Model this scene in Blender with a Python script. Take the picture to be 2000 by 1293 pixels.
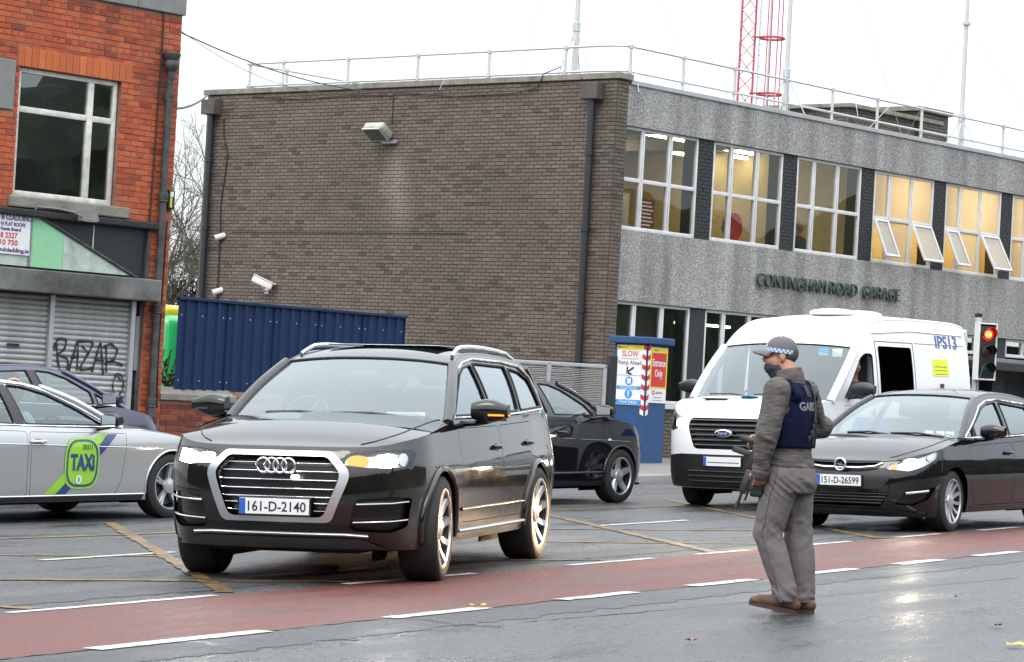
import bpy, bmesh, math, random
import numpy as np
from mathutils import Vector, Matrix, Quaternion
from mathutils.geometry import delaunay_2d_cdt

random.seed(7); RNG = np.random.default_rng(7)
for o in list(bpy.data.objects): bpy.data.objects.remove(o)
SC = bpy.context.scene
COL = SC.collection
R = math.radians
PI = math.pi
SLOPE = 0.034                       # the road climbs to the right

# ------------------------------------------------------------------ camera
cam_d = bpy.data.cameras.new('camera'); cam = bpy.data.objects.new('camera', cam_d); COL.objects.link(cam)
cam_d.sensor_width = 36.0; cam_d.lens = 5330 / 2000 * 36.0; cam_d.clip_start = 0.1; cam_d.clip_end = 3000
_p = math.atan((764 - 646.5) / 5330.0); _r = 0.055
_f = Vector((0, math.cos(_p), math.sin(_p))); _u0 = Vector((1, 0, 0)).cross(_f)
_R = Vector((1, 0, 0)) * math.cos(_r) + _u0 * math.sin(_r); _U = _u0 * math.cos(_r) - Vector((1, 0, 0)) * math.sin(_r)
cam.matrix_world = Matrix(((_R.x, _U.x, -_f.x, 0), (_R.y, _U.y, -_f.y, 0), (_R.z, _U.z, -_f.z, 1.4), (0, 0, 0, 1)))
SC.camera = cam

# ------------------------------------------------------------------ overcast sky
SUN_EL, SUN_AZ = R(48), R(205)
w = bpy.data.worlds.new('World'); SC.world = w; w.use_nodes = True
nt = w.node_tree; nt.nodes.clear()
out = nt.nodes.new('ShaderNodeOutputWorld')
sky = nt.nodes.new('ShaderNodeTexSky'); sky.sky_type = 'NISHITA'; sky.sun_disc = False
sky.sun_elevation = SUN_EL; sky.sun_rotation = SUN_AZ; sky.dust_density = 3.0
bg1 = nt.nodes.new('ShaderNodeBackground'); bg1.inputs[1].default_value = 0.05
bg2 = nt.nodes.new('ShaderNodeBackground'); bg2.inputs[1].default_value = 1.0
add = nt.nodes.new('ShaderNodeAddShader')
tc = nt.nodes.new('ShaderNodeTexCoord'); sp = nt.nodes.new('ShaderNodeSeparateXYZ')
mr = nt.nodes.new('ShaderNodeFloatCurve'); cv = mr.mapping.curves[0]          # brightness of the overcast from horizon to zenith, times 3
for i, (x_, y_) in enumerate(((0, .315), (.14, .34), (.34, .52), (1, .98))):
    if i < 1: cv.points[0].location = (x_, y_)
    elif i == 3: cv.points[-1].location = (x_, y_)
    else: cv.points.new(x_, y_)
mr.mapping.update()
m3_ = nt.nodes.new('ShaderNodeMath'); m3_.operation = 'MULTIPLY'; m3_.inputs[1].default_value = 3.0
nz = nt.nodes.new('ShaderNodeTexNoise'); nz.inputs['Scale'].default_value = 3.0; nz.inputs['Detail'].default_value = 6
mz = nt.nodes.new('ShaderNodeMapRange'); mz.inputs[3].default_value = 0.93; mz.inputs[4].default_value = 1.07
mul = nt.nodes.new('ShaderNodeMath'); mul.operation = 'MULTIPLY'
tint = nt.nodes.new('ShaderNodeMix'); tint.data_type = 'RGBA'; tint.blend_type = 'MULTIPLY'; tint.inputs[0].default_value = 1
tint.inputs[6].default_value = (0.925, 0.972, 1.0, 1)
L = nt.links.new
L(tc.outputs['Generated'], sp.inputs[0]); L(sp.outputs[2], mr.inputs[1]); L(mr.outputs[0], m3_.inputs[0]); L(tc.outputs['Generated'], nz.inputs['Vector'])
L(nz.outputs[0], mz.inputs[0]); L(m3_.outputs[0], mul.inputs[0]); L(mz.outputs[0], mul.inputs[1])
L(mul.outputs[0], tint.inputs[7]); L(tint.outputs[2], bg2.inputs[0])
L(sky.outputs[0], bg1.inputs[0]); L(bg1.outputs[0], add.inputs[0]); L(bg2.outputs[0], add.inputs[1]); L(add.outputs[0], out.inputs[0])
sun_d = bpy.data.lights.new('sun', 'SUN'); sun_d.energy = 0.9; sun_d.angle = R(25); sun_d.color = (1, 0.97, 0.93)
sun = bpy.data.objects.new('sun', sun_d); COL.objects.link(sun)
_sd = Vector((math.sin(SUN_AZ) * math.cos(SUN_EL), math.cos(SUN_AZ) * math.cos(SUN_EL), math.sin(SUN_EL)))
sun.rotation_euler = _sd.to_track_quat('Z', 'Y').to_euler()
SC.view_settings.view_transform = 'Standard'; SC.view_settings.look = 'None'; SC.view_settings.gamma = 1
SC.view_settings.use_curve_mapping = False; SC.view_settings.exposure = 0.16
SC.cycles.use_denoising = True
SC.cycles.max_bounces = 8; SC.cycles.glossy_bounces = 4; SC.cycles.transparent_max_bounces = 16
SC.cycles.sample_clamp_indirect = 6.0; SC.cycles.caustics_reflective = False; SC.cycles.caustics_refractive = False

# ------------------------------------------------------------------ helpers
def gz(x):
    if abs(x) <= 14: return SLOPE * x
    s = 1 if x > 0 else -1
    return s * SLOPE * (14 + 8 * (1 - math.exp(-(abs(x) - 14) / 8)))
def hd(a):                                      # heading, degrees right of straight ahead
    return Vector((math.sin(R(a)), math.cos(R(a)), 0))

def tag(o, label=None, cat=None, group=None, kind=None):
    if label: o['label'] = label
    if cat: o['category'] = cat
    if group: o['group'] = group
    if kind: o['kind'] = kind
    return o
def empty(name, loc=(0, 0, 0), rz=0.0, mat4=None, parent=None):
    o = bpy.data.objects.new(name, None); COL.objects.link(o); o.empty_display_size = 0.2
    if mat4 is not None: o.matrix_world = mat4
    else: o.location = loc; o.rotation_euler = (0, 0, rz)
    if parent: o.parent = parent
    return o
def link(name, me, mat=None, parent=None, M=None):
    o = bpy.data.objects.new(name, me); COL.objects.link(o)
    if mat is not None and not me.materials:
        for m in (mat if isinstance(mat, (list, tuple)) else [mat]): me.materials.append(m)
    if parent: o.parent = parent
    if M is not None: o.matrix_local = M
    return o

class MB:
    def __init__(s): s.v = []; s.f = []; s.m = []
    def add(s, vs, fs, mi=0):
        n = len(s.v); s.v += [tuple(p) for p in vs]; s.f += [tuple(n + i for i in f) for f in fs]; s.m += [mi] * len(fs); return s
    def box(s, x0, x1, y0, y1, z0, z1, mi=0, M=None, skip=''):
        vs = [Vector(p) for p in ((x0, y0, z0), (x1, y0, z0), (x1, y1, z0), (x0, y1, z0), (x0, y0, z1), (x1, y0, z1), (x1, y1, z1), (x0, y1, z1))]
        if M is not None: vs = [M @ p for p in vs]
        fs = {'b': (3, 2, 1, 0), 't': (4, 5, 6, 7), 'f': (0, 1, 5, 4), 'r': (1, 2, 6, 5), 'k': (2, 3, 7, 6), 'l': (3, 0, 4, 7)}
        return s.add(vs, [fs[k] for k in fs if k not in skip], mi)
    def rbox(s, x0, x1, y0, y1, z0, z1, r=0.01, mi=0, M=None, seg=2):
        bm = bmesh.new(); bmesh.ops.create_cube(bm, size=1)
        for v in bm.verts: v.co = Vector(((x0 + x1) / 2 + v.co.x * (x1 - x0), (y0 + y1) / 2 + v.co.y * (y1 - y0), (z0 + z1) / 2 + v.co.z * (z1 - z0)))
        bmesh.ops.bevel(bm, geom=bm.edges[:], offset=min(r, .49 * min(x1 - x0, y1 - y0, z1 - z0)), segments=seg, affect='EDGES', profile=.5)
        bm.verts.index_update()
        vs = [v.co.copy() for v in bm.verts]
        if M is not None: vs = [M @ p for p in vs]
        s.add(vs, [[v.index for v in f.verts] for f in bm.faces], mi); bm.free(); return s
    def tube(s, path, r, n=8, mi=0, caps=True, closed=False, up=None, flat=1.0):
        P = [Vector(p) for p in path]; k = len(P); rs = r if isinstance(r, (list, tuple)) else [r] * k
        vs = []; prev = None
        for i, p in enumerate(P):
            a = P[(i - 1) % k] if (closed or i > 0) else p; b = P[(i + 1) % k] if (closed or i < k - 1) else p
            t = (b - a);  t = t.normalized() if t.length > 1e-9 else Vector((0, 0, 1))
            if prev is None:
                ref = Vector(up) if up else (Vector((0, 0, 1)) if abs(t.z) < .9 else Vector((1, 0, 0)))
                e1 = t.cross(ref).normalized()
            else:
                e1 = (prev - t * prev.dot(t)); e1 = e1.normalized() if e1.length > 1e-6 else t.orthogonal().normalized()
            e2 = t.cross(e1); prev = e1
            for j in range(n):
                an = 2 * PI * j / n
                vs.append(p + e1 * (math.cos(an) * rs[i]) + e2 * (math.sin(an) * rs[i] * flat))
        fs = []
        for i in range(k if closed else k - 1):
            i2 = (i + 1) % k
            for j in range(n):
                fs.append((i * n + j, i * n + (j + 1) % n, i2 * n + (j + 1) % n, i2 * n + j))
        if caps and not closed: fs += [tuple(reversed(range(n))), tuple((k - 1) * n + j for j in range(n))]
        return s.add(vs, fs, mi)
    def lathe(s, prof, n=32, mi=0, M=None, axis='z'):
        vs = []
        for (r, h) in prof:
            for j in range(n):
                a = 2 * PI * j / n
                p = {'z': (r * math.cos(a), r * math.sin(a), h), 'y': (r * math.cos(a), h, r * math.sin(a)), 'x': (h, r * math.cos(a), r * math.sin(a))}[axis]
                vs.append(Vector(p) if M is None else M @ Vector(p))
        fs = []
        for i in range(len(prof) - 1):
            for j in range(n): fs.append((i * n + j, i * n + (j + 1) % n, (i + 1) * n + (j + 1) % n, (i + 1) * n + j))
        return s.add(vs, fs, mi)
    def prism(s, poly, h0, h1, axis='z', mi=0, M=None):       # poly extruded along an axis
        def q(a, b, h): return Vector({'z': (a, b, h), 'y': (a, h, b), 'x': (h, a, b)}[axis])
        n = len(poly); vs = [q(a, b, h0) for a, b in poly] + [q(a, b, h1) for a, b in poly]
        if M is not None: vs = [M @ p for p in vs]
        fs = [tuple(reversed(range(n))), tuple(range(n, 2 * n))] + [(i, (i + 1) % n, n + (i + 1) % n, n + i) for i in range(n)]
        return s.add(vs, fs, mi)
    def grid(s, P, nu, nv, mi=0, flip=False):
        vs = [P(i / nu, j / nv) for i in range(nu + 1) for j in range(nv + 1)]; fs = []
        for i in range(nu):
            for j in range(nv):
                f = (i * (nv + 1) + j, (i + 1) * (nv + 1) + j, (i + 1) * (nv + 1) + j + 1, i * (nv + 1) + j + 1)
                fs.append(tuple(reversed(f)) if flip else f)
        return s.add(vs, fs, mi)
    def sphere(s, c, r, n=16, m=10, mi=0, sc=(1, 1, 1), M=None):
        prof = [(math.sin(PI * i / m), -math.cos(PI * i / m)) for i in range(m + 1)]
        T = Matrix.Translation(Vector(c)) @ Matrix.Diagonal((r * sc[0], r * sc[1], r * sc[2], 1))
        if M is not None: T = M @ T
        return s.lathe(prof, n, mi, T)
    def mesh(s, name, smooth=None):
        me = bpy.data.meshes.new(name); me.from_pydata(s.v, [], s.f)
        if any(s.m): me.polygons.foreach_set('material_index', s.m)
        bm = bmesh.new(); bm.from_mesh(me); bmesh.ops.recalc_face_normals(bm, faces=bm.faces[:]); bm.to_mesh(me); bm.free()
        if smooth is not None:
            me.polygons.foreach_set('use_smooth', [True] * len(me.polygons)); me.set_sharp_from_angle(angle=R(smooth))
        me.update(); return me
    def build(s, name, mat, parent=None, smooth=None, M=None):
        return link(name, s.mesh(name, smooth), mat, parent, M)

def copy_tree(o, parent=None):
    c = o.copy(); COL.objects.link(c); c.parent = parent
    for ch in list(o.children): copy_tree(ch, c)
    return c
def frame(origin, xdir, ydir):
    x = Vector(xdir).normalized(); y = Vector(ydir); z = x.cross(y).normalized(); y = z.cross(x)
    return Matrix(((x.x, y.x, z.x, origin[0]), (x.y, y.y, z.y, origin[1]), (x.z, y.z, z.z, origin[2]), (0, 0, 0, 1)))
def text(name, body, size, mat, parent=None, M=None, ext=0.002, width=None, align='CENTER', bold=0.0, spacing=1.0, shear=0.0):
    cu = bpy.data.curves.new('t', 'FONT'); cu.body = body; cu.size = size; cu.extrude = ext; cu.align_x = align; cu.align_y = 'CENTER'
    cu.offset = bold; cu.space_character = spacing; cu.shear = shear; cu.resolution_u = 3
    o = bpy.data.objects.new('t', cu); COL.objects.link(o)
    dg = bpy.context.evaluated_depsgraph_get(); me = bpy.data.meshes.new_from_object(o.evaluated_get(dg))
    bpy.data.objects.remove(o); bpy.data.curves.remove(cu); me.name = name
    if width:
        xs = [v.co.x for v in me.vertices]; k = width / max(1e-6, max(xs) - min(xs)); c = (max(xs) + min(xs)) / 2
        for v in me.vertices: v.co.x = (v.co.x - c) * k
    me.materials.clear()
    return link(name, me, mat, parent, M)

# ------------------------------------------------------------------ materials
def newmat(name):
    m = bpy.data.materials.new(name); m.use_nodes = True; t = m.node_tree; b = t.nodes['Principled BSDF']; return m, t, b
def PM(name, col, rough=.5, metal=0.0, spec=.5, coat=0.0, var=0.0, vscale=4.0, bump=0.0, bscale=60.0, emit=None, estr=0.0, rvar=0.0, coord='Object', dist=0.002):
    m, t, b = newmat(name); n = t.nodes; l = t.links.new
    b.inputs['Base Color'].default_value = (*col, 1); b.inputs['Roughness'].default_value = rough; b.inputs['Metallic'].default_value = metal
    b.inputs['Specular IOR Level'].default_value = spec
    if coat: b.inputs['Coat Weight'].default_value = coat; b.inputs['Coat Roughness'].default_value = .04; b.inputs['Coat IOR'].default_value = 1.6
    if emit: b.inputs['Emission Color'].default_value = (*emit, 1); b.inputs['Emission Strength'].default_value = estr
    if var or bump or rvar:
        tc = n.new('ShaderNodeTexCoord')
    if var or rvar:
        nz = n.new('ShaderNodeTexNoise'); nz.inputs['Scale'].default_value = vscale; nz.inputs['Detail'].default_value = 6; nz.inputs['Roughness'].default_value = .65
        l(tc.outputs[coord], nz.inputs['Vector'])
    if var:
        mr = n.new('ShaderNodeMapRange'); mr.inputs[1].default_value = .25; mr.inputs[2].default_value = .75; mr.inputs[3].default_value = 1 - var; mr.inputs[4].default_value = 1 + var
        mx = n.new('ShaderNodeMix'); mx.data_type = 'RGBA'; mx.blend_type = 'MULTIPLY'; mx.inputs[0].default_value = 1; mx.inputs[6].default_value = (*col, 1)
        l(nz.outputs[0], mr.inputs[0]); l(mr.outputs[0], mx.inputs[7]); l(mx.outputs[2], b.inputs['Base Color'])
    if rvar:
        mr2 = n.new('ShaderNodeMapRange'); mr2.inputs[1].default_value = .3; mr2.inputs[2].default_value = .7; mr2.inputs[3].default_value = max(.02, rough - rvar); mr2.inputs[4].default_value = rough + rvar
        l(nz.outputs[0], mr2.inputs[0]); l(mr2.outputs[0], b.inputs['Roughness'])
    if bump:
        nb = n.new('ShaderNodeTexNoise'); nb.inputs['Scale'].default_value = bscale; nb.inputs['Detail'].default_value = 4
        bp = n.new('ShaderNodeBump'); bp.inputs['Strength'].default_value = bump; bp.inputs['Distance'].default_value = dist
        l(tc.outputs[coord], nb.inputs['Vector']); l(nb.outputs[0], bp.inputs['Height']); l(bp.outputs[0], b.inputs['Normal'])
    return m
def glass_mat(name, tintc=(.75, .8, .8), refl=.10, grazing=.9, rough=.0, frost=0.0, power=4.0):
    m = bpy.data.materials.new(name); m.use_nodes = True; t = m.node_tree; t.nodes.clear(); n = t.nodes.new; l = t.links.new
    o = n('ShaderNodeOutputMaterial'); mx = n('ShaderNodeMixShader'); tr = n('ShaderNodeBsdfTransparent'); gl = n('ShaderNodeBsdfGlossy')
    tr.inputs[0].default_value = (*tintc, 1); gl.inputs[0].default_value = (.90, .98, 1, 1); gl.inputs['Roughness'].default_value = rough
    lw = n('ShaderNodeLayerWeight'); lw.inputs[0].default_value = .5
    pw = n('ShaderNodeMath'); pw.operation = 'POWER'; pw.inputs[1].default_value = power
    mr = n('ShaderNodeMapRange'); mr.inputs[3].default_value = refl; mr.inputs[4].default_value = grazing
    l(lw.outputs['Facing'], pw.inputs[0]); l(pw.outputs[0], mr.inputs[0]); l(mr.outputs[0], mx.inputs[0])
    src = tr.outputs[0]
    if frost:
        df = n('ShaderNodeBsdfTranslucent'); df.inputs[0].default_value = (.85, .8, .68, 1); d2 = n('ShaderNodeBsdfDiffuse'); d2.inputs[0].default_value = (.55, .58, .58, 1)
        m2 = n('ShaderNodeMixShader'); m2.inputs[0].default_value = .16; l(df.outputs[0], m2.inputs[1]); l(d2.outputs[0], m2.inputs[2])
        m3 = n('ShaderNodeMixShader'); m3.inputs[0].default_value = frost; l(tr.outputs[0], m3.inputs[1]); l(m2.outputs[0], m3.inputs[2]); src = m3.outputs[0]
    l(src, mx.inputs[1]); l(gl.outputs[0], mx.inputs[2]); l(mx.outputs[0], o.inputs[0]); return m
def emat(name, col, s):
    m = bpy.data.materials.new(name); m.use_nodes = True; t = m.node_tree; t.nodes.clear()
    o = t.nodes.new('ShaderNodeOutputMaterial'); e = t.nodes.new('ShaderNodeEmission'); e.inputs[0].default_value = (*col, 1); e.inputs[1].default_value = s
    t.links.new(e.outputs[0], o.inputs[0]); return m
def brick_mat(name, ramp, island, grain=.25, stain=(.03, .03, .03), stain_amt=.35, sscale=.35, rough=.85, bloom=None):
    m, t, b = newmat(name); n = t.nodes.new; l = t.links.new
    if island: g = n('ShaderNodeNewGeometry'); rnd = g.outputs['Random Per Island']
    else: g = n('ShaderNodeObjectInfo'); rnd = g.outputs['Random']
    cr = n('ShaderNodeValToRGB'); e = cr.color_ramp.elements
    while len(e) > 1: e.remove(e[-1])
    for i, (p, c) in enumerate(ramp):
        el = e[0] if i == 0 else e.new(p)
        el.position = p; el.color = (*c, 1)
    l(rnd, cr.inputs[0])
    ge = n('ShaderNodeNewGeometry')
    nz = n('ShaderNodeTexNoise'); nz.inputs['Scale'].default_value = 45; nz.inputs['Detail'].default_value = 5; l(ge.outputs['Position'], nz.inputs['Vector'])
    mr = n('ShaderNodeMapRange'); mr.inputs[1].default_value = .3; mr.inputs[2].default_value = .7; mr.inputs[3].default_value = 1 - grain; mr.inputs[4].default_value = 1 + grain; l(nz.outputs[0], mr.inputs[0])
    mx = n('ShaderNodeMix'); mx.data_type = 'RGBA'; mx.blend_type = 'MULTIPLY'; mx.inputs[0].default_value = 1; l(cr.outputs[0], mx.inputs[6]); l(mr.outputs[0], mx.inputs[7])
    ns = n('ShaderNodeTexNoise'); ns.inputs['Scale'].default_value = sscale; ns.inputs['Detail'].default_value = 7; ns.inputs['Roughness'].default_value = .6; l(ge.outputs['Position'], ns.inputs['Vector'])
    m2 = n('ShaderNodeMapRange'); m2.inputs[1].default_value = .48; m2.inputs[2].default_value = .75; m2.inputs[3].default_value = 0; m2.inputs[4].default_value = stain_amt; l(ns.outputs[0], m2.inputs[0])
    mx2 = n('ShaderNodeMix'); mx2.data_type = 'RGBA'; l(m2.outputs[0], mx2.inputs[0]); l(mx.outputs[2], mx2.inputs[6]); mx2.inputs[7].default_value = (*stain, 1)
    last = mx2.outputs[2]
    if bloom:                              # lime bloom washed down the wall below the lamp: origin, along-wall axis, centre
        o_, ax, yc = bloom
        def mth(op, a, b_=None, c_=None):
            q = n('ShaderNodeMath'); q.operation = op
            for k_, v_ in enumerate((a, b_, c_)):
                if v_ is None: continue
                if isinstance(v_, (int, float)): q.inputs[k_].default_value = v_
                else: l(v_, q.inputs[k_])
            return q.outputs[0]
        sb = n('ShaderNodeVectorMath'); sb.operation = 'SUBTRACT'; sb.inputs[1].default_value = o_; l(ge.outputs['Position'], sb.inputs[0])
        dt = n('ShaderNodeVectorMath'); dt.operation = 'DOT_PRODUCT'; dt.inputs[1].default_value = ax; l(sb.outputs[0], dt.inputs[0])
        sz = n('ShaderNodeSeparateXYZ'); l(ge.outputs['Position'], sz.inputs[0])
        wob = mth('MULTIPLY_ADD', ns.outputs[0], 1.2, -.6); t1 = mth('ABSOLUTE', mth('SUBTRACT', mth('ADD', dt.outputs['Value'], wob), yc))
        a1 = n('ShaderNodeMapRange'); a1.inputs[1].default_value = .55; a1.inputs[2].default_value = .05; a1.inputs[3].default_value = 0; a1.inputs[4].default_value = 1; l(t1, a1.inputs[0])
        a2 = n('ShaderNodeMapRange'); a2.inputs[1].default_value = 4.2; a2.inputs[2].default_value = 5.4; l(sz.outputs[2], a2.inputs[0]); a3 = n('ShaderNodeMapRange'); a3.inputs[1].default_value = 6.5; a3.inputs[2].default_value = 5.9; l(sz.outputs[2], a3.inputs[0])
        fac = mth('MULTIPLY', mth('MULTIPLY', a1.outputs[0], a2.outputs[0]), mth('MULTIPLY', a3.outputs[0], .55))
        mx3 = n('ShaderNodeMix'); mx3.data_type = 'RGBA'; l(fac, mx3.inputs[0]); l(last, mx3.inputs[6]); mx3.inputs[7].default_value = (.3, .26, .22, 1); last = mx3.outputs[2]
    l(last, b.inputs['Base Color']); b.inputs['Roughness'].default_value = rough
    bp = n('ShaderNodeBump'); bp.inputs['Strength'].default_value = .5; bp.inputs['Distance'].default_value = .004; l(nz.outputs[0], bp.inputs['Height']); l(bp.outputs[0], b.inputs['Normal'])
    return m

def road_mat(name, c1, c2, rough0, rough1, patch=.9):
    m, t, b = newmat(name); n = t.nodes.new; l = t.links.new
    ge = n('ShaderNodeNewGeometry')
    fine = n('ShaderNodeTexNoise'); fine.inputs['Scale'].default_value = 48; fine.inputs['Detail'].default_value = 5; fine.inputs['Roughness'].default_value = .75; l(ge.outputs['Position'], fine.inputs['Vector'])
    vor = n('ShaderNodeTexVoronoi'); vor.inputs['Scale'].default_value = 55; l(ge.outputs['Position'], vor.inputs['Vector'])
    # wear and water run along the road
    rt0 = n('ShaderNodeMapping'); rt0.inputs['Rotation'].default_value = (0, 0, R(-58)); l(ge.outputs['Position'], rt0.inputs['Vector'])
    rot = n('ShaderNodeMapping'); rot.inputs['Scale'].default_value = (.45, 1.7, 1); l(rt0.outputs[0], rot.inputs['Vector'])
    big = n('ShaderNodeTexNoise'); big.inputs['Scale'].default_value = patch; big.inputs['Detail'].default_value = 8; big.inputs['Roughness'].default_value = .62; l(rot.outputs[0], big.inputs['Vector'])
    # stone grain strung out along travel, with the sheen's speckle put into its colour
    gr = n('ShaderNodeMapping'); gr.inputs['Scale'].default_value = (7, 46, 1); l(rt0.outputs[0], gr.inputs['Vector'])
    grn = n('ShaderNodeTexNoise'); grn.inputs['Scale'].default_value = 1.0; grn.inputs['Detail'].default_value = 4; grn.inputs['Roughness'].default_value = .8; l(gr.outputs[0], grn.inputs['Vector'])
    cr = n('ShaderNodeMix'); cr.data_type = 'RGBA'; cr.inputs[6].default_value = (*c1, 1); cr.inputs[7].default_value = (*c2, 1)
    fg = n('ShaderNodeMath'); fg.operation = 'MULTIPLY_ADD'; fg.inputs[1].default_value = .4; l(fine.outputs[0], fg.inputs[0]); g2 = n('ShaderNodeMath'); g2.operation = 'MULTIPLY'; g2.inputs[1].default_value = .6; l(grn.outputs[0], g2.inputs[0]); l(g2.outputs[0], fg.inputs[2])
    mf = n('ShaderNodeMapRange'); mf.inputs[1].default_value = .36; mf.inputs[2].default_value = .64; l(fg.outputs[0], mf.inputs[0]); l(mf.outputs[0], cr.inputs[0])
    m3 = n('ShaderNodeMapRange'); m3.inputs[1].default_value = .35; m3.inputs[2].default_value = .65; m3.inputs[3].default_value = .62; m3.inputs[4].default_value = 1.35; l(big.outputs[0], m3.inputs[0])
    mx = n('ShaderNodeMix'); mx.data_type = 'RGBA'; mx.blend_type = 'MULTIPLY'; mx.inputs[0].default_value = 1; l(cr.outputs[2], mx.inputs[6]); l(m3.outputs[0], mx.inputs[7]); l(mx.outputs[2], b.inputs['Base Color'])
    mr = n('ShaderNodeMapRange'); mr.inputs[1].default_value = .36; mr.inputs[2].default_value = .62; mr.inputs[3].default_value = rough0; mr.inputs[4].default_value = rough1; l(big.outputs[0], mr.inputs[0])
    rf = n('ShaderNodeMath'); rf.operation = 'MULTIPLY_ADD'; rf.inputs[1].default_value = .4; rf.inputs[2].default_value = -.2; l(mf.outputs[0], rf.inputs[0]); ra_ = n('ShaderNodeMath'); ra_.operation = 'ADD'; ra_.use_clamp = True; l(mr.outputs[0], ra_.inputs[0]); l(rf.outputs[0], ra_.inputs[1]); l(ra_.outputs[0], b.inputs['Roughness']); b.inputs['IOR'].default_value = 1.43
    ad = n('ShaderNodeMath'); ad.operation = 'ADD'; l(vor.outputs['Distance'], ad.inputs[0]); l(fg.outputs[0], ad.inputs[1])
    bp = n('ShaderNodeBump'); bp.inputs['Distance'].default_value = .014; l(ad.outputs[0], bp.inputs['Height'])
    ms = n('ShaderNodeMapRange'); ms.inputs[1].default_value = .36; ms.inputs[2].default_value = .6; ms.inputs[3].default_value = .3; ms.inputs[4].default_value = .9; l(big.outputs[0], ms.inputs[0]); l(ms.outputs[0], bp.inputs['Strength'])
    l(bp.outputs[0], b.inputs['Normal']); return m

M = {}
M['asphalt'] = road_mat('asphalt', (.016, .017, .019), (.115, .116, .12), .19, .48)
M['red_asphalt'] = road_mat('red_asphalt', (.075, .026, .021), (.16, .054, .044), .44, .6, 1.3)
def paint_mat(name, col, wear, under=(.05, .05, .052)):
    m, t, b = newmat(name); n = t.nodes.new; l = t.links.new; ge = n('ShaderNodeNewGeometry')
    a = n('ShaderNodeTexNoise'); a.inputs['Scale'].default_value = 5; a.inputs['Detail'].default_value = 9; a.inputs['Roughness'].default_value = .8; l(ge.outputs['Position'], a.inputs['Vector'])
    mr = n('ShaderNodeMapRange'); mr.inputs[1].default_value = wear - .06; mr.inputs[2].default_value = wear + .06; l(a.outputs[0], mr.inputs[0])
    mx = n('ShaderNodeMix'); mx.data_type = 'RGBA'; mx.inputs[6].default_value = (*under, 1); mx.inputs[7].default_value = (*col, 1); l(mr.outputs[0], mx.inputs[0]); l(mx.outputs[2], b.inputs['Base Color'])
    b.inputs['Roughness'].default_value = .3; f = n('ShaderNodeTexNoise'); f.inputs['Scale'].default_value = 80; f.inputs['Detail'].default_value = 4; l(ge.outputs['Position'], f.inputs['Vector'])
    bp = n('ShaderNodeBump'); bp.inputs['Strength'].default_value = .5; bp.inputs['Distance'].default_value = .004; l(f.outputs[0], bp.inputs['Height']); l(bp.outputs[0], b.inputs['Normal']); return m
M['white_line'] = paint_mat('white_line', (.58, .58, .56), .41)
M['yellow_line'] = paint_mat('yellow_line', (.30, .18, .045), .49)
M['path'] = PM('path', (.17, .16, .15), .5, var=.25, vscale=1.5, bump=.3, bscale=90)
M['kerb'] = PM('kerb', (.24, .23, .22), .5, var=.2, vscale=5, bump=.3, bscale=70)
GREY = [(0, (.066, .053, .045)), (.06, (.085, .068, .056)), (.10, (.113, .092, .074)), (.5, (.123, .1, .08)), (.85, (.138, .113, .09)), (1, (.155, .127, .102))]
_bl = ((2.0115, 53.5, 0), tuple(hd(-49.5)), 5.75)
M['gbrick'] = brick_mat('gbrick', GREY, False, stain=(.05, .042, .035), stain_amt=.4, bloom=_bl)
M['gbrick_i'] = brick_mat('gbrick_i', GREY, True, stain=(.05, .042, .035), stain_amt=.4, bloom=_bl)
M['gmortar'] = PM('gmortar', (.062, .051, .043), .9, bump=.4, bscale=80)
RED = [(0, (.22, .042, .02)), (.2, (.35, .066, .026)), (.6, (.44, .085, .03)), (.85, (.5, .11, .036)), (1, (.40, .12, .06))]
M['rbrick'] = brick_mat('rbrick', RED, False, grain=.2, stain=(.12, .04, .03), stain_amt=.6, sscale=1.2)
M['rbrick_i'] = brick_mat('rbrick_i', RED, True, grain=.2, stain=(.12, .04, .03), stain_amt=.6, sscale=1.2)
RED2 = [(0, (.10, .022, .016)), (.3, (.19, .035, .02)), (.7, (.27, .05, .026)), (1, (.33, .075, .035))]
M['wbrick'] = brick_mat('wbrick', RED2, False, grain=.25, stain=(.05, .03, .025), stain_amt=.6, sscale=1.5)
M['lintel'] = brick_mat('lintel', [(0, (.42, .10, .035)), (.6, (.5, .13, .04)), (1, (.58, .19, .06))], False, grain=.15, stain=(.3, .1, .06), stain_amt=.5, sscale=2)
M['rmortar'] = PM('rmortar', (.26, .15, .11), .9, var=.4, vscale=3, bump=.4, bscale=80)
M['stone'] = PM('stone', (.2, .185, .16), .85, var=.45, vscale=3.5, bump=.6, bscale=25, dist=.01)
M['concrete'] = PM('concrete', (.2, .2, .195), .85, var=.25, vscale=2, bump=.4, bscale=40)
M['alu'] = PM('alu', (.6, .6, .6), .45, var=.15, vscale=6)
M['white_frame'] = PM('white_frame', (.62, .6, .55), .5, var=.3, vscale=7, bump=.2)
M['galv'] = PM('galv', (.5, .52, .54), .4, metal=.6, var=.15, vscale=8)
M['black_paint'] = PM('black_paint', (.016, .018, .021), .55, var=.3, vscale=12, bump=.3, bscale=60)
M['pipe_black'] = PM('pipe_black', (.018, .02, .023), .4, var=.2)
M['pipe_old'] = PM('pipe_old', (.05, .052, .055), .6, var=.8, vscale=7, bump=.4)
M['dark'] = PM('dark', (.012, .012, .013), .6)
M['white_plastic'] = PM('white_plastic', (.7, .7, .68), .35)
M['mast_white'] = PM('mast_white', (.5, .5, .5), .45, var=.12, vscale=3)
M['red_steel'] = PM('red_steel', (.45, .06, .075), .5, var=.2, vscale=5)
M['navy_sheet'] = PM('navy_sheet', (.009, .026, .078), .5, spec=.25, var=.12, vscale=2.5)
M['blue_paint'] = PM('blue_paint', (.012, .06, .165), .6, var=.22, vscale=5, bump=.3, bscale=30)
M['text_dark'] = PM('text_dark', (.02, .02, .025), .6)
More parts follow.
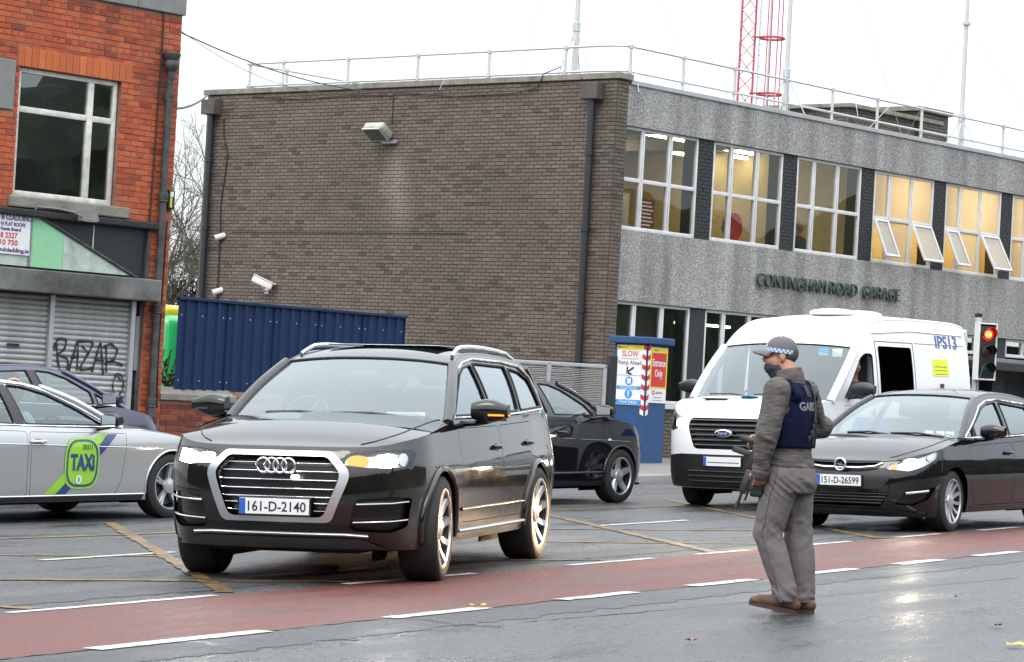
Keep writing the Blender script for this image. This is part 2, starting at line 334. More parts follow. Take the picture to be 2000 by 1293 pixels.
M['sign_white'] = PM('sign_white', (.72, .73, .74), .4, var=.06, vscale=5)
M['sign_yellow'] = PM('sign_yellow', (.72, .58, .04), .4)
M['sign_red'] = PM('sign_red', (.55, .03, .03), .4)
M['sign_blue'] = PM('sign_blue', (.04, .27, .62), .4)
M['purple'] = PM('purple', (.07, .035, .17), .5)
M['glass_bld'] = glass_mat('glass_bld', (.86, .86, .82), refl=.03, grazing=.6)
M['glass_dark'] = glass_mat('glass_dark', (.5, .5, .5), refl=.16, grazing=.8)
M['glass_frost'] = glass_mat('glass_frost', (.9, .9, .88), refl=.08, grazing=.7, rough=.15, frost=.72)
M['leaf'] = PM('leaf', (.05, .085, .022), .55, var=.5, vscale=3)
M['leaf_dark'] = PM('leaf_dark', (.02, .032, .014), .7, var=.5, vscale=1.0)
M['bark'] = PM('bark', (.10, .085, .065), .85, var=.3, vscale=3)
# ================================================================== ground, road, markings
def sheet(name, xs, ys, dz, mat, parent=None, P=None):
    b = MB(); n = len(ys)
    for x in xs:
        for y in ys: b.v.append((x, y, gz(x) + dz))
    for i in range(len(xs) - 1):
        for j in range(n - 1): b.f.append((i * n + j, (i + 1) * n + j, (i + 1) * n + j + 1, i * n + j + 1)); b.m.append(0)
    return b.build(name, mat, parent)
xs = [-400, -200, -100, -60, -45, -36, -30, -26, -23, -20, -18, -16, -14, -7, 0, 7, 14, 16, 18, 20, 23, 26, 30, 36, 45, 60, 100, 200, 400]
ground = sheet('ground', xs, [-300, -100, -40, 0, 20, 40, 60, 80, 120, 200, 400, 900], -.02, M['asphalt']); tag(ground, kind='structure')
road = sheet('road', [x for x in xs if -46 < x < 46], [-30, -10, 0, 10, 20, 30, 40, 50, 60, 80], 0, M['asphalt']); tag(road, kind='structure')

def strip(name, pts, wd, dz, mat, parent=road, tap=0.0, rag=0.006):
    """a painted or laid strip along ground points, with slightly ragged edges"""
    b = MB(); P = []
    for (a, c) in zip(pts[:-1], pts[1:]):
        a = Vector((*a, 0)); c = Vector((*c, 0)); k = max(1, int((c - a).length / .12))
        for i in range(k): P.append(a.lerp(c, i / k))
    P.append(Vector((*pts[-1], 0)))
    for i, p in enumerate(P):
        t = (P[min(i + 1, len(P) - 1)] - P[max(i - 1, 0)]).normalized(); nn = Vector((t.y, -t.x, 0))
        for s in (-1, 1):
            q = p + nn * s * (wd / 2 + random.uniform(-rag, rag)); b.v.append((q.x, q.y, gz(q.x) + dz))
    for i in range(len(P) - 1): b.f.append((2 * i, 2 * i + 1, 2 * i + 3, 2 * i + 2)); b.m.append(0)
    return b.build(name, mat, parent)
RD = hd(31.8)
def along(p, a, b):                       # two ground points along the road from p
    return [(p[0] + RD.x * a, p[1] + RD.y * a), (p[0] + RD.x * b, p[1] + RD.y * b)]
# red cycle lane (between its two dashed edges)
LU, LL = Vector((-2.87, 16.5)), Vector((-2.1, 14.29)); mid = (LU + LL) / 2
nrm = Vector((RD.y, -RD.x)); wl = (LL - LU).dot(nrm)
c0 = LU + nrm * wl / 2
strip('cycle_lane', along(c0, -12, 60), wl - .02, .004, M['red_asphalt'], rag=.02)
up = [(-3.42, 0), (-2.83, 1.82), (2.4, 4.5), (2.4, 2)]
def dashes(base, ts, wd, nm='lane_dash'):
    for a, b in ts: strip(nm, along(base, a, b), wd, .008, M['white_line'], rag=.01)
dashes(LU, [(-4.2, -2.2), (-.1, 1.9), (3.4, 5.1), (6.5, 7.9), (8.7, 9.7), (10.8, 11.9), (13.0, 14.1), (15.2, 16.3), (17.4, 18.5), (19.6, 20.7), (21.8, 22.9), (24, 25.1), (26.2, 27.3), (28.4, 29.5)], .09)
LLb = Vector((-2.1, 14.29))
dashes(LLb, [(-4.2, -2.4), (0, 1.5), (2.75, 3.85), (4.8, 5.8), (6.65, 7.65), (8.5, 9.5), (10.35, 11.3), (12.1, 13.1), (13.9, 14.9), (15.7, 16.7), (17.5, 18.5), (19.3, 20.3)], .13)
# lane line in white, box junction in worn yellow
for a, b in ((0, 1.65), (3.4, 5.1), (8.6, 10.7), (13.5, 15.5)): strip('lane_line', along((-3.57, 21.33), a, b), .10, .006, M['white_line'])
for pts, wd in (([(-6.2, 22.1), (-4.41, 24.1), (-3.5, 25.15), (-2.3, 26.8), (.54, 32.12), (1.96, 33.96), (4.5, 37.1)], .13),
                ([(-3.9, 27.2), (-3.41, 25.19), (-1.83, 18.42)], .125), ([(-4.2, 19.0), (-3.32, 19.22), (-.9, 19.7)], .12),
                ([(-4.3, 17.4), (-2.82, 16.78)], .13), ([(-5.0, 21.6), (-3.2, 22.05), (-2.2, 22.4)], .1),
                ([(.3, 32.0), (1.05, 28.5), (1.9, 24.28)], .13), ([(2.2, 36.2), (2.91, 31.38), (3.2, 29.5)], .13), ([(3.05, 31.2), (3.8, 27.37)], .13),
                ([(.3, 25.45), (2.7, 25.95)], .1), ([(-.5, 22.3), (.85, 22.9)], .1), ([(.36, 27.8), (2.9, 28.5)], .1)):
    strip('box_marking', pts, wd, .0052 + random.uniform(0, .0024), M['yellow_line'], rag=.018)

# strip of older, coarser tarmac beside the lane, a trench repair, and dark wet cracks
M['asphalt_old'] = road_mat('asphalt_old', (.022, .023, .025), (.085, .086, .089), .34, .55, 2.0)
q0 = LL + nrm * .30; strip('tarmac_edge', along(q0, -12, 60), .56, .0025, M['asphalt_old'], rag=.05)
strip('tarmac_repair', along(LU - nrm * .62, -6, 14), .5, .0025, M['asphalt_old'], rag=.03)
M['wet_crack'] = PM('wet_crack', (.012, .012, .012), .35, bump=.5, bscale=60)
def crack(pts, w0):
    P = []
    for a, b in zip(pts[:-1], pts[1:]):
        for k in range(6): t = k / 6; P.append((a[0] + (b[0] - a[0]) * t + random.uniform(-.025, .025), a[1] + (b[1] - a[1]) * t + random.uniform(-.025, .025)))
    P.append(pts[-1]); strip('road_crack', P, w0, .0032, M['wet_crack'], rag=w0 * .5)
for pts, w0 in (([(.1, 16.5), (.45, 16.96), (1.09, 17.73)], .02), ([(-1.67, 14.92), (-1.51, 14.77), (-1.28, 14.42)], .09), ([(1.09, 17.73), (2.26, 19.24), (4.14, 21.77)], .012),
               ([(-.65, 16.72), (-.43, 16.56), (-.21, 16.25), (.04, 16.24)], .05), ([(-.93, 15.21), (-.76, 15.19)], .05)): crack(pts, w0)
# far footpath with a kerb of separate stones, along the building line
KD = hd(40.5); KN = Vector((KD.y, -KD.x, 0)); K0 = Vector((1.5, 41.9, 0))
pv = MB()
for i in range(-20, 19):
    for wv in (-.15, -4, -30):
        q = K0 + KD * (i * 2.0) + KN * wv; pv.v.append((q.x, q.y, gz(q.x) + .125))
for i in range(38):
    for j in range(2): pv.f.append((i * 3 + j, i * 3 + 3 + j, i * 3 + 4 + j, i * 3 + 1 + j)); pv.m.append(0)
path = pv.build('path', M['path']); tag(path, kind='structure')
ks = MB().rbox(.004, .906, -.15, 0, -.2, .13, .018).mesh('kerb_stone', 40)
for i in range(-30, 24):
    q = K0 + KD * (i * .91)
    d2 = Vector((KD.x, KD.y, SLOPE * KD.x)).normalized()
    link('kerb_stone', ks, M['kerb'], path, frame((q.x, q.y, gz(q.x)), d2, Vector((-KD.y, KD.x, 0))) @ Matrix.Translation((0, .15, random.uniform(-.004, .004))))
# ================================================================== the two-storey garage
GM = frame((2.0115, 53.5, 0), hd(40.5), hd(-49.5))
GAR = empty('garage_building', mat4=GM); tag(GAR, 'two-storey garage with brown brick side wall and pebble-dashed front behind the van', 'building')
def pebble_mat():
    m, t, b = newmat('pebble_panel'); n = t.nodes.new; l = t.links.new
    ge = n('ShaderNodeTexCoord'); v = n('ShaderNodeTexNoise'); v.inputs['Scale'].default_value = 34; v.inputs['Detail'].default_value = 1.5; v.inputs['Distortion'].default_value = 1.4
    l(ge.outputs['Object'], v.inputs['Vector'])
    cr = n('ShaderNodeValToRGB'); e = cr.color_ramp.elements; e[0].position = .49; e[0].color = (.2, .197, .188, 1); e[1].position = .56; e[1].color = (.46, .455, .44, 1); l(v.outputs[0], cr.inputs[0])
    mp = n('ShaderNodeMapping'); mp.inputs['Scale'].default_value = (1.5, 1, .12); l(ge.outputs['Object'], mp.inputs['Vector'])
    s = n('ShaderNodeTexNoise'); s.inputs['Scale'].default_value = 1.4; s.inputs['Detail'].default_value = 6; l(mp.outputs[0], s.inputs['Vector'])
    mr = n('ShaderNodeMapRange'); mr.inputs[1].default_value = .35; mr.inputs[2].default_value = .7; mr.inputs[3].default_value = 1.12; mr.inputs[4].default_value = .62; l(s.outputs[0], mr.inputs[0])
    mx = n('ShaderNodeMix'); mx.data_type = 'RGBA'; mx.blend_type = 'MULTIPLY'; mx.inputs[0].default_value = 1; l(cr.outputs[0], mx.inputs[6]); l(mr.outputs[0], mx.inputs[7]); l(mx.outputs[2], b.inputs['Base Color'])
    b.inputs['Roughness'].default_value = .85
    bp = n('ShaderNodeBump'); bp.inputs['Strength'].default_value = .7; bp.inputs['Distance'].default_value = .02; l(cr.outputs[0], bp.inputs['Height']); l(bp.outputs[0], b.inputs['Normal']); return m
M['pebble'] = pebble_mat()
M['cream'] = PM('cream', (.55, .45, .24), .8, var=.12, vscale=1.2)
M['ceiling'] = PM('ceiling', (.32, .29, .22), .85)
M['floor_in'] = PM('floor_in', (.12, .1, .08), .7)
M['tube_light'] = emat('tube_light', (1, .86, .58), 30)
M['warm_light'] = emat('warm_light', (1, .74, .36), 62)
XW = -.32
# ---- bricks: flemish-less stretcher bond; each brick proud of a recessed mortar bed
def bond(u0, u1, z0, z1, bw, bh, header_rows=0, openings=()):
    out = []; n = int((z1 - z0) / bh)
    for r in range(n):
        za = z0 + r * bh; zm = za + bh / 2; hdr = header_rows and (r % header_rows == header_rows - 1)
        w_ = bw / 2 if hdr else bw; off = (0 if r % 2 else w_ / 2); segs = [(u0, u1)]
        for (oa, ob, o0, o1) in openings:
            if o0 < zm < o1: segs = [q for (a, c) in segs for q in ((a, min(c, oa)), (max(a, ob), c)) if q[1] - q[0] > .02]
        for (sa, sb) in segs:
            u = u0 - off
            while u < sb - .01:
                a, c = max(u, sa), min(u + w_, sb)
                if c - a > .025: out.append((a, c, za, za + bh))
                u += w_
    return out
BJ = .0065
def unit_brick():
    b = MB(); e = .03
    vs = [(0, 0, 0), (1, 0, 0), (1, 0, 1), (0, 0, 1), (e * .5, -1, e), (1 - e * .5, -1, e), (1 - e * .5, -1, 1 - e), (e * .5, -1, 1 - e)]
    return b.add(vs, [(4, 5, 6, 7), (0, 1, 5, 4), (1, 2, 6, 5), (2, 3, 7, 6), (3, 0, 4, 7)])
UB = unit_brick()
def lay(parent, bricks, toM, near, mat_one, mat_many, proud=.012, maxn=300, name='brick', many='brickwork'):
    """nearest bricks become parts of their own, the rest one part; toM maps (u, out, z) to the parent's frame"""
    order = sorted(bricks, key=near); me = UB.mesh(name); me.materials.append(mat_one)
    for (a, c, z0, z1) in order[:maxn]:
        pr = proud + random.uniform(-.003, .003)
        link(name, me, None, parent, toM @ Matrix.Translation((a + BJ, 0, z0 + BJ)) @ Matrix.Diagonal((c - a - 2 * BJ, pr, z1 - z0 - 2 * BJ, 1)))
    rest = order[maxn:]
    if rest:
        b = MB()
        for (a, c, z0, z1) in rest:
            pr = proud + random.uniform(-.003, .003)
            b.add([toM @ Vector((a + BJ + v[0] * (c - a - 2 * BJ), v[1] * pr, z0 + BJ + v[2] * (z1 - z0 - 2 * BJ))) for v in UB.v], UB.f)
        me2 = bpy.data.meshes.new(many); me2.from_pydata(b.v, [], b.f)
        o = link(many, me2, mat_many, parent); tag(o, kind='stuff')
# left wall: u runs inwards (local y), outward is -x
left_b = bond(0, 11.66, .1, 7.62, .225, .075)
TL = Matrix(((0, 1, 0, XW), (1, 0, 0, 0), (0, 0, 1, 0), (0, 0, 0, 1)))      # (u, out, z): out negative -> -x
lay(GAR, left_b, TL, lambda q: q[0] + abs(q[2] - 5.5) * .15, M['gbrick'], M['gbrick_i'])
pier_b = bond(XW, .02, .1, 7.62, .225, .075)
lay(GAR, pier_b, Matrix.Translation((0, -.01, 0)), lambda q: -q[2], M['gbrick'], M['gbrick_i'], maxn=0, many='pier_brickwork')
w_ = MB().box(XW, .02, -.01, 11.66, -.6, 7.62); w_.build('wall', M['gmortar'], GAR)
# coping of the side wall in lengths
for i in range(12):
    y0 = -.09 + i * .988
    MB().rbox(XW - .06, .07, y0, y0 + .981, 7.622, 7.742 + random.uniform(-.004, .004), .012).build('coping_stone', M['stone'], GAR)
# front bands
MB().box(.022, 26, .0, .25, 6.75, 7.55).build('parapet_panel', M['pebble'], GAR)
MB().box(.022, 26, .0, .25, 3.3, 4.70).build('spandrel_panel', M['pebble'], GAR)
for i in range(9): MB().rbox(.075 + i * 2.9, .075 + i * 2.9 + 2.895, -.035, .4, 7.552, 7.645, .01).build('metal_capping', PM('capping', (.36, .37, .38), .5, var=.2, vscale=3) if i == 0 else bpy.data.materials['capping'], GAR)
MB().box(.022, 26, .26, 11.6, 7.3, 7.42).build('roof', M['concrete'], GAR)
MB().box(.03, 26, 11.5, 11.65, -.5, 7.3).build('rear_wall', M['gmortar'], GAR)
# inside of the upper floor
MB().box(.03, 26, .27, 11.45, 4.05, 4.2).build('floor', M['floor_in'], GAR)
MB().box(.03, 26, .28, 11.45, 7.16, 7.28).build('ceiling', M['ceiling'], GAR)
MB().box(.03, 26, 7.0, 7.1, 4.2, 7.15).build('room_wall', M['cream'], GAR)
for x in (8.78, 17.9): MB().box(x, x + .1, .35, 6.99, 4.2, 7.15).build('partition', M['cream'], GAR)
MB().box(.03, .1, .3, 6.99, 4.2, 7.15).build('room_wall', M['cream'], GAR)
MB().box(9.0, 17.8, 2.6, 2.7, 4.2, 7.15).build('partition', M['cream'], GAR)
for (x, y, l_) in ((3.6, 2.2, 1.3), (8.0, 3.2, .6), (6.3, 2.4, 1.4), (7.2, 4.2, 1.4), (4.2, 4.8, 1.4), (1.7, 4.2, 1.4)):
    MB().box(x, x + l_, y, y + .1, 6.97, 7.02).build('tube_lamp', M['tube_light'], GAR)
    MB().box(x - .03, x + l_ + .03, y - .04, y + .14, 7.025, 7.155).build('lamp_body', M['white_frame'], GAR)
for x in (10.2, 13.2, 16.0):
    MB().box(x, x + 1.2, 1.3, 1.5, 6.9, 6.96).build('tube_lamp', M['warm_light'], GAR)
for x in (2.7, 5.8): MB().box(x, x + .25, .4, 6.95, 6.9, 7.15).build('ceiling_beam', M['ceiling'], GAR)
# doorways, red notice, framed poster, hose reel seen through the glass
MB().box(5.9, 6.7, 6.94, 6.99, 4.2, 6.2).build('inner_door', PM('inner_door', (.16, .12, .07), .6), GAR)
MB().box(2.6, 3.4, 6.94, 6.99, 4.2, 6.2).build('inner_door', bpy.data.materials['inner_door'], GAR)
# windows
PIL = []
def window(x0, x1, z0, z1, cols, trans, frost=False, open_cols=(), mat=None, gl=None, y=.12):
    fr = MB(); t = .028; us = [x0] + cols + [x1]
    for i, u in enumerate(us):
        if 0 < i < len(us) - 1:
            for s in (-.034, .034): fr.rbox(u + s - .026, u + s + .026, y - .04, y + .04, z0 + .02, z1 - .02, .006)
        else: fr.rbox(u if i == 0 else u - .06, u + .06 if i == 0 else u, y - .045, y + .04, z0, z1, .006)
    fr.rbox(x0 + .061, x1 - .061, y - .05, y + .04, z0, z0 + .075, .006).rbox(x0 + .061, x1 - .061, y - .045, y + .038, z1 - .06, z1, .006)
    if trans:
        for a, c in zip(us[:-1], us[1:]): fr.rbox(a + .06, c - .06, y - .042, y + .036, trans - .04, trans + .04, .006)
    wo = fr.build('window', mat or M['alu'], GAR, 40)
    for ci, (a, c) in enumerate(zip(us[:-1], us[1:])):
        rows = [(z0 + .06, trans - .035), (trans + .035, z1 - .05)] if trans else [(z0 + .06, z1 - .05)]
        for ri, (za, zb) in enumerate(rows):
            g = gl or (M['glass_frost'] if frost else M['glass_bld'])
            if ri == 0 and ci in open_cols:
                ang = R(-27 + random.uniform(-3, 3)); T = Matrix.Translation((0, y - .05, zb)) @ Matrix.Rotation(ang, 4, 'X')
                h = zb - za; s = MB()
                for q in ((a + .05, a + .10, -h, 0), (c - .10, c - .05, -h, 0), (a + .10, c - .10, -h, -h + .05), (a + .10, c - .10, -.05, 0)):
                    s.rbox(q[0], q[1], -.025, .025, q[2], q[3], .006, M=T)
                s.build('sash', mat or M['alu'], wo, 40)
                MB().box(a + .095, c - .095, -.004, .004, -h + .045, -.045, M=T).build('pane', g, wo)
                s2 = MB().tube([T @ Vector((c - .07, 0, -h * .75)), Vector((c - .07, y, za + .05))], .008, 5); s2.build('stay', M['galv'], wo)
            else:
                MB().box(a + .05, c - .05, y - .004, y + .004, za, zb).build('pane', g, wo)
    return wo
for b in range(8):
    x0 = .03 + b * 3.015; x1 = x0 + 2.49
    window(x0, x1, 4.705, 6.745, [x0 + .66, x0 + 1.57], 5.70, frost=b >= 3, open_cols=(0, 2) if b in (3, 4) else ())
    MB().box(x1 + .002, x1 + .523, .07, .45, -.4, 3.298).build('pilaster', M['black_paint'], GAR)
    # dark brick pilaster between the upper windows, course by course
    pb = bond(x1 + .002, x1 + .523, 4.702, 6.748, .225, .075); MB().box(x1 + .002, x1 + .523, .08, .45, 4.702, 6.748).build('pilaster', M['black_paint'], GAR)
    lay(GAR, pb, Matrix.Translation((0, .08, 0)), lambda q: q[0], M['black_paint'], M['black_paint'], maxn=0, many='pilaster_brickwork')
# ground floor
for b in range(4):
    x0 = .03 + b * 3.015; x1 = x0 + 2.49
    window(x0, x1, 1.30, 3.295, [x0 + .66, x0 + 1.57], None, gl=M['glass_dark'])
    MB().box(x0, x1, .05, .3, -.4, 1.298).build('low_wall', M['gmortar'], GAR)
    lay(GAR, bond(x0, x1, .1, 1.29, .225, .075), Matrix.Translation((0, .05, 0)), lambda q: q[0], M['gbrick'], M['gbrick_i'], maxn=0, many='low_brickwork')
    MB().rbox(x0, x1, -.03, .1, 1.21, 1.297, .01).build('window_sill', M['mast_white'], GAR)
for b in range(4, 8):
    x0 = .03 + b * 3.015; x1 = x0 + 2.49
    window(x0, x1, 2.86, 3.295, [x0 + .83, x0 + 1.66], None)
    MB().box(x0, x1, .5, .6, -.3, 2.68).build('gate_panel', M['black_paint'], GAR)
MB().rbox(12.05, 26, -.25, .42, 2.70, 2.80, .012).build('ledge', M['concrete'], GAR)
MB().rbox(12.6, 26, -.9, .4, 2.5, 2.698, .02).build('canopy', M['black_paint'], GAR)
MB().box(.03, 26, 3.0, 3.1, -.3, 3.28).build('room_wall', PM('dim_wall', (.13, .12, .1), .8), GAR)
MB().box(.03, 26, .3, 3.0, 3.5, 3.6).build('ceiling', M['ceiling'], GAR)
for x in (3.6, 4.6): MB().box(x, x + .9, 1.2, 1.28, 3.0, 3.05).build('tube_lamp', M['tube_light'], GAR)
# goods under sheets and a notice inside the ground-floor window
sheets = MB(); sheets.rbox(.15, 1.0, .8, 1.5, .8, 2.55, .15).rbox(1.02, 2.3, .9, 1.6, .8, 2.5, .18); sheets.build('covered_shelf', PM('sheeting', (.42, .42, .4), .7, var=.2, vscale=4), GAR, 40)
# lettering
M['letter'] = PM('letter', (.045, .07, .066), .7, var=.6, vscale=8)
for word, a, c in (('CONYNGHAM', 4.62, 7.16), ('ROAD', 7.33, 8.40), ('GARAGE', 8.63, 10.12)):
    text('lettering', word, .40, M['letter'], GAR, Matrix.Translation(((a + c) / 2, -.06, 4.0)) @ Matrix.Rotation(PI / 2, 4, 'X'), ext=.03, width=c - a, bold=-.002)
    for k in range(6): MB().tube([(a + (c - a) * (k + .5) / 6, -.04, 4.0), (a + (c - a) * (k + .5) / 6, .01, 4.0)], .006, 5).build('letter_pin', M['dark'], GAR)
# hoppers and downpipes on the side wall
for y, zt in ((11.38, 7.50), (.52, 7.54)):
    MB().rbox(XW - .27, XW - .016, y - .21, y + .21, zt - .33, zt, .012).build('rain_hopper', PM('hopper', (.075, .065, .058), .7, var=.3) if y > 5 else bpy.data.materials['hopper'], GAR)
    MB().tube([(XW - .14, y, zt - .33), (XW - .13, y, zt - .8), (XW - .13, y, 0)], .075, 12).build('downpipe', M['pipe_black'], GAR, 40)
    for z in (6.1, 4.6, 3.0, 1.5):
        MB().lathe([(.078, 0), (.092, .01), (.092, .11), (.078, .12)], 14, M=Matrix.Translation((XW - .13, y, z))).build('pipe_collar', M['pipe_black'], GAR, 40)
# expansion joint course and cables
MB().box(XW - .022, XW - .001, 3.73, 10.65, 4.555, 4.57).build('joint_strip', M['dark'], GAR)
def cable(name, pts, r=.012, parent=None, mat=None, sag=0):
    P = [Vector(p) for p in pts]
    if sag: P = [P[0].lerp(P[-1], i / 24) - Vector((0, 0, sag * 4 * (i / 24) * (1 - i / 24))) for i in range(25)]
    return MB().tube(P, r, 5).build(name, mat or M['dark'], parent, 60)
cable('cable', [(XW - .03, 11.08, 7.1), (XW - .03, 11.05, 6.7), (XW - .03, 10.9, 6.3), (XW - .03, 10.93, 5.9), (XW - .03, 11.02, 5.2), (XW - .03, 10.98, 4.5), (XW - .03, 10.95, 2)], .016, GAR)
cable('cable', [(XW - .03, 5.97, 7.45), (XW - .03, 5.97, 6.85)], .01, GAR)
cable('cable', [(XW - .04, 10.2, 7.55), (XW - .04, 8.6, 7.44), (XW - .04, 7.2, 7.5), (XW - .04, 5.97, 7.45)], .01, GAR)
cable('cable', [(XW - .05, 6.0, 7.52), (XW - .05, 4.2, 7.38), (XW - .05, 2.6, 7.4), (XW - .05, 2.0, 7.5), (XW - .09, 1.85, 7.76), (0, 1.75, 7.95)], .012, GAR)
# floodlight
FL = empty('floodlight', mat4=GM @ Matrix.Translation((XW - .04, 5.98, 6.69))); tag(FL, 'weathered grey floodlight tilted out from the brown brick side wall', 'floodlight')
Tm = Matrix.Translation((-.28, .12, 0)) @ Matrix.Rotation(R(35), 4, 'Y')
b = MB(); b.rbox(-.18, .22, -.28, .28, -.09, .10, .06, M=Tm, seg=3); b.build('housing', PM('lamp_grey', (.36, .35, .31), .5, var=.25, vscale=6), FL, 40)
MB().rbox(-.19, .2, -.25, .25, -.125, -.092, .008, M=Tm).build('lens_frame', M['galv'], FL)
MB().box(-.16, .17, -.22, .22, -.135, -.127, M=Tm).build('lens', M['glass_dark'], FL)
MB().rbox(-.06, .03, -.2, .2, -.25, -.17, .01).tube([(-.2, 0, 0), (0, 0, -.03)], .035, 8).build('bracket', M['galv'], FL)
# cameras on the side wall
def dome_cam(y, z, label):
    o = empty('security_camera', mat4=GM @ Matrix.Translation((XW - .016, y, z)) @ Matrix.Rotation(R(180), 4, 'Z')); tag(o, label, 'camera', 'bullet cameras on the side wall')
    T = Matrix.Rotation(R(-35), 4, 'Z') @ Matrix.Rotation(R(20), 4, 'Y')
    MB().lathe([(.0, 0), (.06, 0), (.06, .03), (.045, .04), (.03, .045)], 16, axis='x').build('base', M['white_plastic'], o, 40)
    MB().lathe([(.0, .02), (.055, .03), (.065, .06), (.065, .19), (.07, .2), (.06, .21)], 16, M=T, axis='x').build('body', M['white_plastic'], o, 40)
    MB().lathe([(.06, .205), (.05, .19), (0, .19)], 16, M=T, axis='x').build('lens', M['dark'], o, 40)
dome_cam(10.88, 4.49, 'upper small white bullet camera by the left downpipe on the brick wall')
dome_cam(10.86, 3.28, 'lower small white bullet camera just above the blue hoarding')
bc = empty('security_camera', mat4=GM @ Matrix.Translation((XW - .016, 9.32, 3.36))); tag(bc, 'larger white box camera on the brick wall above the blue hoarding', 'camera')
T = Matrix.Translation((-.22, 0, .08)) @ Matrix.Rotation(R(-58), 4, 'Z') @ Matrix.Rotation(R(22), 4, 'Y')
MB().rbox(-.26, .22, -.075, .075, -.07, .08, .03, M=T, seg=3).build('housing', M['white_plastic'], bc, 40)
MB().rbox(-.27, .27, -.09, .09, .083, .10, .008, M=T).build('sunshield', M['white_plastic'], bc, 40)
MB().lathe([(.05, .222), (.045, .224), (0, .224)], 16, M=T, axis='x').build('lens', M['dark'], bc)
MB().tube([(0, .1, -.08), (-.1, .1, -.08), (-.22, .02, .0)], .025, 8).rbox(-.02, 0, .04, .16, -.14, -.02, .005).build('bracket', M['white_plastic'], bc, 40)

# ---- roof furniture
RL = empty('roof_railing', mat4=GM @ Matrix.Translation((0, 0, 7.42))); tag(RL, 'galvanised two-bar guard railing along the edges of the garage roof', 'railing')
def post(x, y, ztop=.98):
    MB().tube([(x, y, 0), (x, y, ztop)], .032, 10).build('post', M['mast_white'], RL, 40)
    for z in (ztop - .04, ztop - .54): MB().lathe([(.034, -.045), (.046, -.04), (.046, .04), (.034, .045)], 10, M=Matrix.Translation((x, y, z))).build('clamp', M['galv'], RL, 40)
for y in (10.85, 9.8, 7.82, 5.78, 3.79, 1.75): post(0.15, y)
for i, x in enumerate((.42, 2.17, 3.95, 5.79, 7.59, 9.39, 11.24, 13.06, 14.89, 16.7, 18.5)): post(x, .3)
for x in (1.3, 3.5): post(x, 10.85, .98 if x < 2 else .98)
for z in (.94, .44):
    MB().tube([(.15, 10.95, z), (.15, .9, z), (.19, .55, z), (.3, .36, z), (.6, .3, z), (20, .3, z)], .024, 8).build('rail', M['galv'], RL, 40)
    MB().tube([(.05, 10.85, z - .01), (5.5, 10.85, z - .01)], .024, 8).build('rail', M['galv'], RL, 40)
def mast(x, y, label, base_h, top, r0=.055, kink=None):
    o = empty('roof_mast', mat4=GM @ Matrix.Translation((x, y, 7.42))); tag(o, label, 'mast', 'white masts on the garage roof')
    MB().tube([(0, 0, 0), (0, 0, base_h)], r0 * 1.25, 12).build('mast_foot', M['mast_white'], o, 40)
    MB().tube([(0, 0, base_h), (0, 0, top * .5), (0, 0, top)], [r0, r0 * .8, r0 * .55], 12).build('pole', M['mast_white'], o, 40)
    MB().lathe([(r0 * 1.0, 0), (r0 * 1.5, .02), (r0 * 1.5, .2), (r0, .22)], 12, M=Matrix.Translation((0, 0, base_h - .08))).build('collar', M['galv'], o, 40)
    if kink: MB().lathe([(.02, -.05), (.1, -.03), (.1, .03), (.02, .05)], 12, M=Matrix.Translation((0, 0, kink))).build('guy_plate', M['galv'], o, 40)
    for a in (20, 110, 200, 290):
        q = Vector((math.cos(R(a)), math.sin(R(a)), 0)); MB().tube([(0, 0, base_h), q * (.55) + Vector((0, 0, .05))], .012, 5).build('stay', M['galv'], o)
    for a in (65, 155, 245, 335):
        q = Vector((math.cos(R(a)), math.sin(R(a)), 0)); MB().tube([(0, 0, kink or top * .8), q * 3.0], .006, 4).build('guy_wire', M['galv'], o)
mast(1.5, 2.62, 'white roof mast with guy wires behind the side wall parapet', 1.55, 8)
mast(6.16, .55, 'white roof mast nearest the red lattice tower', 1.1, 9)
mast(13.38, .55, 'rust-streaked white roof mast farthest right', .95, 9, kink=3.2)
# brick hut with chimney on the roof
HT = empty('roof_hut', mat4=GM @ Matrix.Translation((13.82, 4.0, 7.42))); tag(HT, 'small flat-roofed brick hut with a capped chimney on the garage roof', 'hut')
MB().box(0, 4.0, 0, 5.5, 0, 1.36).build('wall', M['gmortar'], HT)
lay(HT, bond(0, 4.0, 0, 1.35, .225, .075), Matrix.Translation((0, 0, 0)), lambda q: -q[3], M['gbrick'], M['gbrick_i'], maxn=0)
lay(HT, bond(0, 5.5, 0, 1.35, .225, .075), Matrix(((0, 1, 0, 0), (1, 0, 0, 0), (0, 0, 1, 0), (0, 0, 0, 1))), lambda q: -q[3], M['gbrick'], M['gbrick_i'], maxn=0)
MB().rbox(-.16, 4.1, -.16, 5.6, 1.362, 1.46, .012).build('roof', M['stone'], HT)
MB().box(-.02, -.013, 1.2, 4.8, .75, 1.1).build('louvre', M['dark'], HT)
MB().box(3.0, 4.4, -.1, 1.2, 0, 1.62).build('chimney', M['gmortar'], HT)
lay(HT, bond(3.0, 4.4, .0, 1.62, .225, .075), Matrix.Translation((0, -.1, 0)), lambda q: -q[3], M['gbrick'], M['gbrick_i'], maxn=0, many='chimney_brickwork')
MB().rbox(2.9, 4.5, -.2, 1.3, 1.622, 1.74, .012).build('chimney_cap', M['stone'], HT)
